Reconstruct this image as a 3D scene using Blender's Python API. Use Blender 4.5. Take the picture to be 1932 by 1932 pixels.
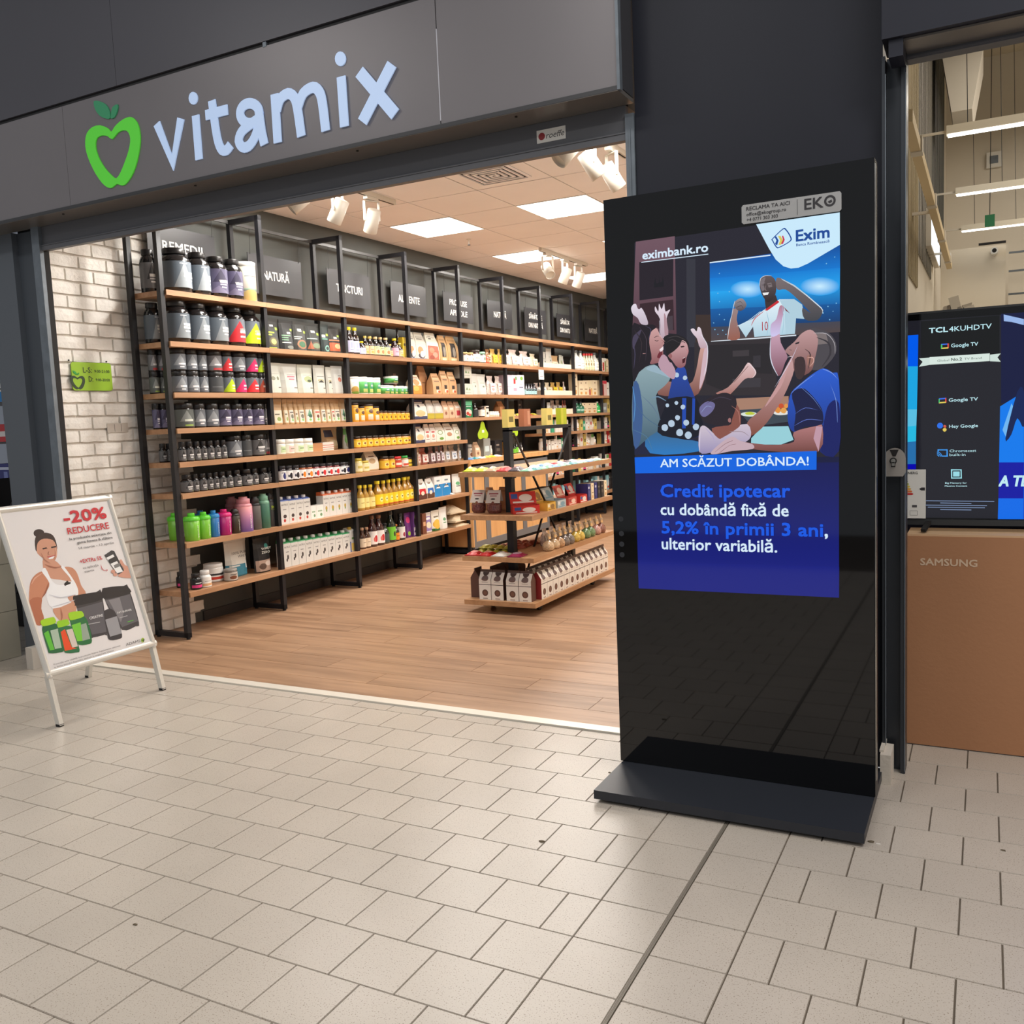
import bpy, bmesh, math, random
from mathutils import Vector, Matrix
from mathutils.geometry import tessellate_polygon

random.seed(7)
SC = bpy.context.scene
for _o in list(bpy.data.objects):
    bpy.data.objects.remove(_o, do_unlink=True)
COL = SC.collection

# ------------------------------------------------------------------ camera, world, lights, exposure
F_PX = 1715.46
CAM_POS = Vector((0.9614, -2.2804, 1.3752))
YAW, PITCH, ROLL = -0.4826, -0.1024, -0.0426


def camera_axes():
    cy, sy = math.cos(YAW), math.sin(YAW)
    fwd = Vector((sy * math.cos(PITCH), cy * math.cos(PITCH), math.sin(PITCH)))
    right = Vector((cy, -sy, 0))
    up = right.cross(fwd)
    r2 = right * math.cos(ROLL) + up * math.sin(ROLL)
    u2 = -right * math.sin(ROLL) + up * math.cos(ROLL)
    return r2, u2, fwd


R_AX, U_AX, F_AX = camera_axes()
cam_data = bpy.data.cameras.new('camera')
cam_data.sensor_fit = 'HORIZONTAL'
cam_data.sensor_width = 36.0
cam_data.lens = F_PX / 1932.0 * 36.0
cam_data.clip_start = 0.05
cam_data.clip_end = 200
cam = bpy.data.objects.new('camera', cam_data)
COL.objects.link(cam)
cam.matrix_world = Matrix((
    (R_AX.x, U_AX.x, -F_AX.x, CAM_POS.x),
    (R_AX.y, U_AX.y, -F_AX.y, CAM_POS.y),
    (R_AX.z, U_AX.z, -F_AX.z, CAM_POS.z),
    (0, 0, 0, 1)))
SC.camera = cam

SC.view_settings.view_transform = 'Standard'
SC.view_settings.look = 'None'
SC.view_settings.gamma = 1.0
SC.view_settings.use_curve_mapping = False
SC.view_settings.exposure = 0.0

world = bpy.data.worlds.new('world')
SC.world = world
world.use_nodes = True
world.node_tree.nodes['Background'].inputs[0].default_value = (0.93, 0.96, 1.0, 1)
world.node_tree.nodes['Background'].inputs[1].default_value = 0.34


def area_light(name, loc, sx, sy, power, color=(1, 1, 1), rot=(0, 0, 0)):
    d = bpy.data.lights.new(name, 'AREA')
    d.shape = 'RECTANGLE'
    d.size = sx
    d.size_y = sy
    d.energy = power
    d.color = color
    o = bpy.data.objects.new(name, d)
    COL.objects.link(o)
    o.location = loc
    o.rotation_euler = rot
    return o


# unseen luminaires over the mall walkway; those at right added to brighten the floor
for lx, ly, pw in ((-3.9, -1.7, 33), (-0.8, -1.7, 33), (1.9, -0.7, 46), (3.9, -1.7, 36), (2.6, 0.5, 40), (-2.0, -4.4, 38), (1.6, -4.4, 38)):
    area_light('mall_unseen_light', (lx, ly, 4.4), 1.3, 0.5, pw, (1.0, 0.955, 0.90))
WARM = (1.0, 0.96, 0.905)
# luminaires of the electronics hall on the right
for ly in (4.2, 7.2, 9.8):
    area_light('hall_ceiling_light', (2.2, ly, 4.9), 1.6, 0.4, 42, (1.0, 0.92, 0.80))


# ------------------------------------------------------------------ helpers
def lin(c):
    out = []
    for v in c[:3]:
        v = v / 255.0
        out.append(v / 12.92 if v <= 0.04045 else ((v + 0.055) / 1.055) ** 2.4)
    return (out[0], out[1], out[2], 1.0)


MATS = {}


def M(name, rgb, rough=0.5, metal=0.0, spec=0.5, noise=None, bump=None, emit=None, coat=0.0, alpha=None, trans=0.0, obj_var=0.0):
    """Procedural principled material. noise=(scale, amount) colour mottling, bump=(scale, strength)."""
    if name in MATS:
        return MATS[name]
    m = bpy.data.materials.new(name)
    m.use_nodes = True
    nt = m.node_tree
    b = nt.nodes['Principled BSDF']
    col = lin(rgb)
    b.inputs['Base Color'].default_value = col
    b.inputs['Roughness'].default_value = rough
    b.inputs['Metallic'].default_value = metal
    b.inputs['Specular IOR Level'].default_value = spec
    b.inputs['Coat Weight'].default_value = coat
    if trans:
        b.inputs['Transmission Weight'].default_value = trans
        b.inputs['IOR'].default_value = 1.3
    if alpha is not None:
        b.inputs['Alpha'].default_value = alpha
    tc = None
    if noise or bump:
        tc = nt.nodes.new('ShaderNodeNewGeometry').outputs['Position']
    if noise:
        n = nt.nodes.new('ShaderNodeTexNoise')
        n.inputs['Scale'].default_value = noise[0]
        n.inputs['Detail'].default_value = 4
        nt.links.new(tc, n.inputs['Vector'])
        mr = nt.nodes.new('ShaderNodeMapRange')
        mr.inputs['From Min'].default_value = 0.3
        mr.inputs['From Max'].default_value = 0.7
        mr.inputs['To Min'].default_value = 1 - noise[1]
        mr.inputs['To Max'].default_value = 1 + noise[1]
        nt.links.new(n.outputs['Fac'], mr.inputs['Value'])
        fac = mr.outputs['Result']
        if obj_var:
            oi = nt.nodes.new('ShaderNodeObjectInfo')
            m2 = nt.nodes.new('ShaderNodeMapRange')
            m2.inputs['To Min'].default_value = 1 - obj_var
            m2.inputs['To Max'].default_value = 1 + obj_var
            nt.links.new(oi.outputs['Random'], m2.inputs['Value'])
            mm = nt.nodes.new('ShaderNodeMath')
            mm.operation = 'MULTIPLY'
            nt.links.new(fac, mm.inputs[0])
            nt.links.new(m2.outputs['Result'], mm.inputs[1])
            fac = mm.outputs[0]
        vm = nt.nodes.new('ShaderNodeVectorMath')
        vm.operation = 'SCALE'
        vm.inputs[0].default_value = col[:3]
        nt.links.new(fac, vm.inputs['Scale'])
        nt.links.new(vm.outputs[0], b.inputs['Base Color'])
    if bump:
        n = nt.nodes.new('ShaderNodeTexNoise')
        n.inputs['Scale'].default_value = bump[0]
        n.inputs['Detail'].default_value = 5
        nt.links.new(tc, n.inputs['Vector'])
        bp = nt.nodes.new('ShaderNodeBump')
        bp.inputs['Strength'].default_value = bump[1]
        bp.inputs['Distance'].default_value = 0.01
        nt.links.new(n.outputs['Fac'], bp.inputs['Height'])
        nt.links.new(bp.outputs['Normal'], b.inputs['Normal'])
    if emit:
        b.inputs['Emission Color'].default_value = lin(emit[0])
        b.inputs['Emission Strength'].default_value = emit[1]
    MATS[name] = m
    return m


def vcol_mat(name, emission=0.0, rough=0.4, glow=0.0):
    """Flat print or lit screen: colours come from the print's own colour attribute."""
    m = bpy.data.materials.new(name)
    m.use_nodes = True
    nt = m.node_tree
    b = nt.nodes['Principled BSDF']
    a = nt.nodes.new('ShaderNodeVertexColor')
    a.layer_name = 'print'
    b.inputs['Roughness'].default_value = rough
    if emission:
        b.inputs['Base Color'].default_value = (0.002, 0.002, 0.002, 1)
        nt.links.new(a.outputs['Color'], b.inputs['Emission Color'])
        b.inputs['Emission Strength'].default_value = emission
    else:
        nt.links.new(a.outputs['Color'], b.inputs['Base Color'])
    MATS[name] = m
    return m


def art_mat(name, base, shapes, rough=0.45, metal=0.0, vgrad=None):
    """Flat printed packaging: rectangles, ellipses and triangles over the pack's UV, all by nodes."""
    if name in MATS:
        return MATS[name]
    m = bpy.data.materials.new(name)
    m.use_nodes = True
    nt = m.node_tree
    N, L = nt.nodes, nt.links
    b = N['Principled BSDF']
    b.inputs['Roughness'].default_value = rough
    b.inputs['Metallic'].default_value = metal
    uv = N.new('ShaderNodeUVMap')
    sep = N.new('ShaderNodeSeparateXYZ')
    L.new(uv.outputs[0], sep.inputs[0])
    U, V = sep.outputs[0], sep.outputs[1]

    def math_n(op, *ins):
        n = N.new('ShaderNodeMath')
        n.operation = op
        for i, v in enumerate(ins):
            if isinstance(v, (int, float)):
                n.inputs[i].default_value = v
            else:
                L.new(v, n.inputs[i])
        return n.outputs[0]

    cur = None
    if vgrad:
        mx = N.new('ShaderNodeMix')
        mx.data_type = 'RGBA'
        mx.inputs[6].default_value = lin(base)
        mx.inputs[7].default_value = lin(vgrad)
        L.new(V, mx.inputs[0])
        cur = mx.outputs[2]
    for s in shapes:
        k = s[0]
        if k == 'r':
            _, u0, v0, u1, v1, c = s
            mask = math_n('MULTIPLY', math_n('COMPARE', U, (u0 + u1) / 2, (u1 - u0) / 2), math_n('COMPARE', V, (v0 + v1) / 2, (v1 - v0) / 2))
        elif k == 'e':
            _, cu, cv, ru, rv, c = s
            a = math_n('DIVIDE', math_n('SUBTRACT', U, cu), ru)
            d = math_n('DIVIDE', math_n('SUBTRACT', V, cv), rv)
            mask = math_n('LESS_THAN', math_n('ADD', math_n('MULTIPLY', a, a), math_n('MULTIPLY', d, d)), 1.0)
        else:  # 't' triangle, apex up
            _, cu, v0, hw, v1, c = s
            a = math_n('ABSOLUTE', math_n('SUBTRACT', U, cu))
            lim = math_n('MULTIPLY', math_n('DIVIDE', math_n('SUBTRACT', v1, V), v1 - v0), hw)
            mask = math_n('MULTIPLY', math_n('LESS_THAN', a, lim), math_n('GREATER_THAN', V, v0))
        mx = N.new('ShaderNodeMix')
        mx.data_type = 'RGBA'
        L.new(mask, mx.inputs[0])
        if cur is None:
            mx.inputs[6].default_value = lin(base)
        else:
            L.new(cur, mx.inputs[6])
        mx.inputs[7].default_value = lin(c)
        cur = mx.outputs[2]
    if cur is None:
        b.inputs['Base Color'].default_value = lin(base)
    else:
        L.new(cur, b.inputs['Base Color'])
    MATS[name] = m
    return m


class MB:
    """Mesh collector: boxes, lathes, prisms, tubes, quads with optional UV; build() links ONE mesh object."""

    def __init__(self):
        self.v, self.f, self.uv, self.sm = [], [], [], []

    def face(self, pts, uv=None, smooth=False):
        i = len(self.v)
        self.v += [tuple(p) for p in pts]
        self.f.append(list(range(i, i + len(pts))))
        self.uv.append(uv)
        self.sm.append(smooth)

    def box(self, x0, x1, y0, y1, z0, z1, front_uv=False):
        i = len(self.v)
        self.v += [(x0, y0, z0), (x1, y0, z0), (x1, y1, z0), (x0, y1, z0), (x0, y0, z1), (x1, y0, z1), (x1, y1, z1), (x0, y1, z1)]
        fs = [(0, 3, 2, 1), (4, 5, 6, 7), (0, 1, 5, 4), (1, 2, 6, 5), (2, 3, 7, 6), (3, 0, 4, 7)]
        for k, q in enumerate(fs):
            self.f.append([i + a for a in q])
            self.uv.append([(0, 0), (1, 0), (1, 1), (0, 1)] if (front_uv and k == 3) else None)
            self.sm.append(False)
        return self

    def obox(self, c, ax, ay, az):
        """box from centre and three half-axis vectors"""
        c, ax, ay, az = Vector(c), Vector(ax), Vector(ay), Vector(az)
        i = len(self.v)
        for sz in (-1, 1):
            for sx, sy in ((-1, -1), (1, -1), (1, 1), (-1, 1)):
                self.v.append(tuple(c + ax * sx + ay * sy + az * sz))
        for q in [(0, 3, 2, 1), (4, 5, 6, 7), (0, 1, 5, 4), (1, 2, 6, 5), (2, 3, 7, 6), (3, 0, 4, 7)]:
            self.f.append([i + a for a in q])
            self.uv.append(None)
            self.sm.append(False)
        return self

    def bar(self, a, b, w, h=None, up=(0, 0, 1)):
        a, b = Vector(a), Vector(b)
        h = w if h is None else h
        d = (b - a)
        ln = d.length
        d.normalize()
        u = Vector(up)
        if abs(d.dot(u)) > 0.95:
            u = Vector((1, 0, 0))
        s = d.cross(u).normalized()
        t = s.cross(d).normalized()
        return self.obox((a + b) / 2, s * w / 2, d * ln / 2, t * h / 2)

    def lathe(self, prof, n=18, c=(0, 0, 0), uvband=False, smooth=True, axis='z', cap=True):
        """prof: [(r,z)] ; closed with caps where r>0 at ends"""
        i0 = len(self.v)
        for r, z in prof:
            for k in range(n):
                a = 2 * math.pi * k / n
                p = (r * math.cos(a), r * math.sin(a), z)
                if axis == 'x':
                    p = (p[2], p[0], p[1])
                elif axis == 'y':
                    p = (p[0], p[2], p[1])
                self.v.append((c[0] + p[0], c[1] + p[1], c[2] + p[2]))
        m = len(prof)
        z0, z1 = prof[0][1], prof[-1][1]
        for j in range(m - 1):
            for k in range(n):
                k2 = (k + 1) % n
                self.f.append([i0 + j * n + k, i0 + j * n + k2, i0 + (j + 1) * n + k2, i0 + (j + 1) * n + k])
                if uvband:
                    # u = 0.5 faces +x, grows with y
                    def uu(q):
                        a = q / n
                        return (a + 0.5) if a <= 0.5 else (a - 0.5)
                    ua, ub = uu(k), uu(k + 1)
                    if ub < ua:
                        ub = ua + 1.0 / n
                    va = (prof[j][1] - z0) / (z1 - z0)
                    vb = (prof[j + 1][1] - z0) / (z1 - z0)
                    self.uv.append([(ua, va), (ub, va), (ub, vb), (ua, vb)])
                else:
                    self.uv.append(None)
                self.sm.append(smooth)
        if cap:
            if prof[0][0] > 1e-6:
                self.f.append([i0 + k for k in reversed(range(n))])
                self.uv.append(None)
                self.sm.append(False)
            if prof[-1][0] > 1e-6:
                self.f.append([i0 + (m - 1) * n + k for k in range(n)])
                self.uv.append(None)
                self.sm.append(False)
        return self

    def tube(self, pts, r, n=8):
        pts = [Vector(p) for p in pts]
        i0 = len(self.v)
        for j, p in enumerate(pts):
            d = (pts[min(j + 1, len(pts) - 1)] - pts[max(j - 1, 0)]).normalized()
            u = Vector((0, 0, 1)) if abs(d.z) < 0.9 else Vector((1, 0, 0))
            s = d.cross(u).normalized()
            t = s.cross(d)
            for k in range(n):
                a = 2 * math.pi * k / n
                self.v.append(tuple(p + s * (r * math.cos(a)) + t * (r * math.sin(a))))
        for j in range(len(pts) - 1):
            for k in range(n):
                k2 = (k + 1) % n
                self.f.append([i0 + j * n + k, i0 + j * n + k2, i0 + (j + 1) * n + k2, i0 + (j + 1) * n + k])
                self.uv.append(None)
                self.sm.append(True)
        self.f.append([i0 + k for k in reversed(range(n))])
        self.f.append([i0 + (len(pts) - 1) * n + k for k in range(n)])
        self.uv += [None, None]
        self.sm += [False, False]
        return self

    def prism(self, loops, fn, depth_vec):
        """loops: [outer, hole...] of 2-D points; fn maps 2-D to 3-D front surface; extruded by depth_vec"""
        pts = [p for lp in loops for p in lp]
        tris = tessellate_polygon([[Vector((p[0], p[1], 0)) for p in lp] for lp in loops])
        dv = Vector(depth_vec)
        front = [Vector(fn(*p)) for p in pts]
        i0 = len(self.v)
        self.v += [tuple(p) for p in front] + [tuple(p + dv) for p in front]
        n = len(pts)
        for t in tris:
            self.f.append([i0 + a for a in t])
            self.f.append([i0 + n + a for a in reversed(t)])
            self.uv += [None, None]
            self.sm += [False, False]
        o = 0
        for lp in loops:
            m = len(lp)
            for k in range(m):
                a, b = o + k, o + (k + 1) % m
                self.f.append([i0 + a, i0 + b, i0 + n + b, i0 + n + a])
                self.uv.append(None)
                self.sm.append(False)
            o += m
        return self

    def mesh(self, name, mat):
        me = bpy.data.meshes.new(name)
        me.from_pydata(self.v, [], self.f)
        if any(u is not None for u in self.uv):
            ul = me.uv_layers.new(name='UVMap')
            flat = []
            for f, u in zip(self.f, self.uv):
                for k in range(len(f)):
                    flat += list(u[k]) if u is not None else [-1.0, -1.0]
            ul.data.foreach_set('uv', flat)
        me.polygons.foreach_set('use_smooth', self.sm)
        if mat is not None:
            me.materials.append(mat)
        me.update()
        return me

    def build(self, name, mat, parent=None, loc=None):
        o = bpy.data.objects.new(name, self.mesh(name, mat))
        COL.objects.link(o)
        if parent is not None:
            o.parent = parent
        if loc is not None:
            o.location = loc
        return o


def tag(o, label=None, cat=None, group=None, kind=None):
    if label:
        o['label'] = label
    if cat:
        o['category'] = cat
    if group:
        o['group'] = group
    if kind:
        o['kind'] = kind
    return o


def empty(name, loc, label=None, cat=None, group=None, rz=0.0):
    o = bpy.data.objects.new(name, None)
    o.empty_display_size = 0.05
    COL.objects.link(o)
    o.location = loc
    o.rotation_euler = (0, 0, rz)
    return tag(o, label, cat, group)


def part(name, mesh, parent):
    o = bpy.data.objects.new(name, mesh)
    COL.objects.link(o)
    o.parent = parent
    return o


def struct(name, mb, mat, parent=None, kind='structure'):
    o = mb.build(name, mat, parent)
    if parent is None:
        o['kind'] = kind
    return o


def smooth_loop(pts, n=3, closed=True):
    out = []
    m = len(pts)
    rng = range(m) if closed else range(m - 1)
    for i in rng:
        if closed:
            p0, p1, p2, p3 = pts[(i - 1) % m], pts[i], pts[(i + 1) % m], pts[(i + 2) % m]
        else:
            p0, p1, p2, p3 = pts[max(i - 1, 0)], pts[i], pts[i + 1], pts[min(i + 2, m - 1)]
        for k in range(n):
            t = k / n
            out.append(tuple(0.5 * ((2 * b) + (-a + c) * t + (2 * a - 5 * b + 4 * c - d) * t * t + (-a + 3 * b - 3 * c + d) * t ** 3)
                             for a, b, c, d in zip(p0, p1, p2, p3)))
    if not closed:
        out.append(pts[-1])
    return out


def ribbon(pts, w):
    """closed outline of a polyline stroke of width w (2-D)"""
    L, Rr = [], []
    for i, p in enumerate(pts):
        a = Vector(pts[max(i - 1, 0)])
        b = Vector(pts[min(i + 1, len(pts) - 1)])
        p = Vector(p)
        if 0 < i < len(pts) - 1:
            d1 = (p - a).normalized()
            d2 = (b - p).normalized()
            n = (Vector((-d1.y, d1.x)) + Vector((-d2.y, d2.x)))
            n.normalize()
            c = max(0.62, n.dot(Vector((-d1.y, d1.x))))
            off = n * (w / 2 / c)
        else:
            d = (b - a).normalized()
            off = Vector((-d.y, d.x)) * (w / 2)
        L.append(tuple(p + off))
        Rr.append(tuple(p - off))
    return L + Rr[::-1]


def lettering(body, mat, parent, fn, x0, y0, W=None, H=0.02, bold=0.0, name='lettering', align='LEFT', shear=0.0):
    """Raised or printed writing as one thin mesh: fn(u, v) -> 3-D point. H is the capital height, W fits the width."""
    cu = bpy.data.curves.new('writing', 'FONT')
    cu.body = body
    cu.resolution_u = 2
    cu.shear = shear
    ob = bpy.data.objects.new('writing', cu)
    me = bpy.data.meshes.new_from_object(ob)
    bpy.data.objects.remove(ob)
    xs = [v.co.x for v in me.vertices]
    if not xs:
        return None
    mnx, mxx = min(xs), max(xs)
    sy = H / 0.70
    sx = W / (mxx - mnx) if W else sy
    wid = (mxx - mnx) * sx
    off = {'LEFT': 0, 'CENTER': -wid / 2, 'RIGHT': -wid}[align]
    co = [(x0 + off + (v.co.x - mnx) * sx, y0 + v.co.y * sy) for v in me.vertices]
    fc = [list(pl.vertices) for pl in me.polygons]
    bpy.data.meshes.remove(me)
    b = bold * sy
    sh = [(0, 0)] + ([(b, b), (-b, b), (b, -b), (-b, -b)] if b else [])
    vs, fs = [], []
    p0_, e_ = Vector(fn(*co[0])), H * .01
    nrm = (Vector(fn(co[0][0] + e_, co[0][1])) - p0_).cross(Vector(fn(co[0][0], co[0][1] + e_)) - p0_).normalized()
    for k_, (dx, dy) in enumerate(sh):
        o0 = len(vs)
        vs += [tuple(Vector(fn(p[0] + dx, p[1] + dy)) + nrm * (.00012 * k_)) for p in co]
        fs += [[o0 + k for k in q] for q in fc]
    me = bpy.data.meshes.new(name)
    me.from_pydata(vs, [], fs)
    me.materials.append(mat)
    me.name = name
    me.update()
    o = bpy.data.objects.new(name, me)
    COL.objects.link(o)
    o.parent = parent
    return o


def picture(name, arts, fn, mat, parent, step=0.00012):
    """Flat print: layered flat shapes in one mesh with a colour attribute. fn(u, v, k)."""
    v, f, cols = [], [], []
    for k, (c, pts, sm) in enumerate(arts):
        if sm and len(pts) > 4:
            pts = smooth_loop(pts, 3)
        i = len(v)
        if sm == 2:      # soft disc: centre colour fading to edge colour
            cx_, cy_ = sum(p[0] for p in pts) / len(pts), sum(p[1] for p in pts) / len(pts)
            v += [tuple(fn(p[0], p[1], k * step)) for p in pts] + [tuple(fn(cx_, cy_, k * step))]
            m_ = len(pts)
            for t in range(m_):
                f.append([i + t, i + (t + 1) % m_, i + m_])
                cols.append([lin(c[1]), lin(c[1]), lin(c[0])])
            continue
        tris = tessellate_polygon([[Vector((p[0], p[1], 0)) for p in pts]])
        v += [tuple(fn(p[0], p[1], k * step)) for p in pts]
        if isinstance(c[0], tuple):      # top and bottom colour
            z0_, z1_ = min(p[1] for p in pts), max(p[1] for p in pts)
            a_, b_ = lin(c[0]), lin(c[1])
            pc = [tuple(b_[j] + (a_[j] - b_[j]) * (p[1] - z0_) / (z1_ - z0_) for j in range(4)) for p in pts]
        else:
            pc = [lin(c)] * len(pts)
        for t in tris:
            f.append([i + a for a in t])
            cols.append([pc[a] for a in t])
    me = bpy.data.meshes.new(name)
    me.from_pydata(v, [], f)
    ca = me.color_attributes.new('print', 'FLOAT_COLOR', 'CORNER')
    flat = []
    for c in cols:
        for q in c:
            flat += list(q)
    ca.data.foreach_set('color', flat)
    me.materials.append(mat)
    me.update()
    o = bpy.data.objects.new(name, me)
    COL.objects.link(o)
    o.parent = parent
    return o


def project(P):
    d = Vector(P) - CAM_POS
    z = d.dot(F_AX)
    if z < 0.05:
        return None
    return (966 + F_PX * d.dot(R_AX) / z, 966 - F_PX * d.dot(U_AX) / z, z)


def child(o, name):
    for c in o.children:
        if c.name.split('.')[0] == name:
            return c
    return o


ORD = ['first', 'second', 'third', 'fourth', 'fifth', 'sixth', 'seventh', 'eighth', 'ninth', 'tenth', 'eleventh', 'twelfth',
       'thirteenth', 'fourteenth', 'fifteenth', 'sixteenth', 'seventeenth', 'eighteenth', 'nineteenth', 'twentieth', 'twenty-first', 'twenty-second']

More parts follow.
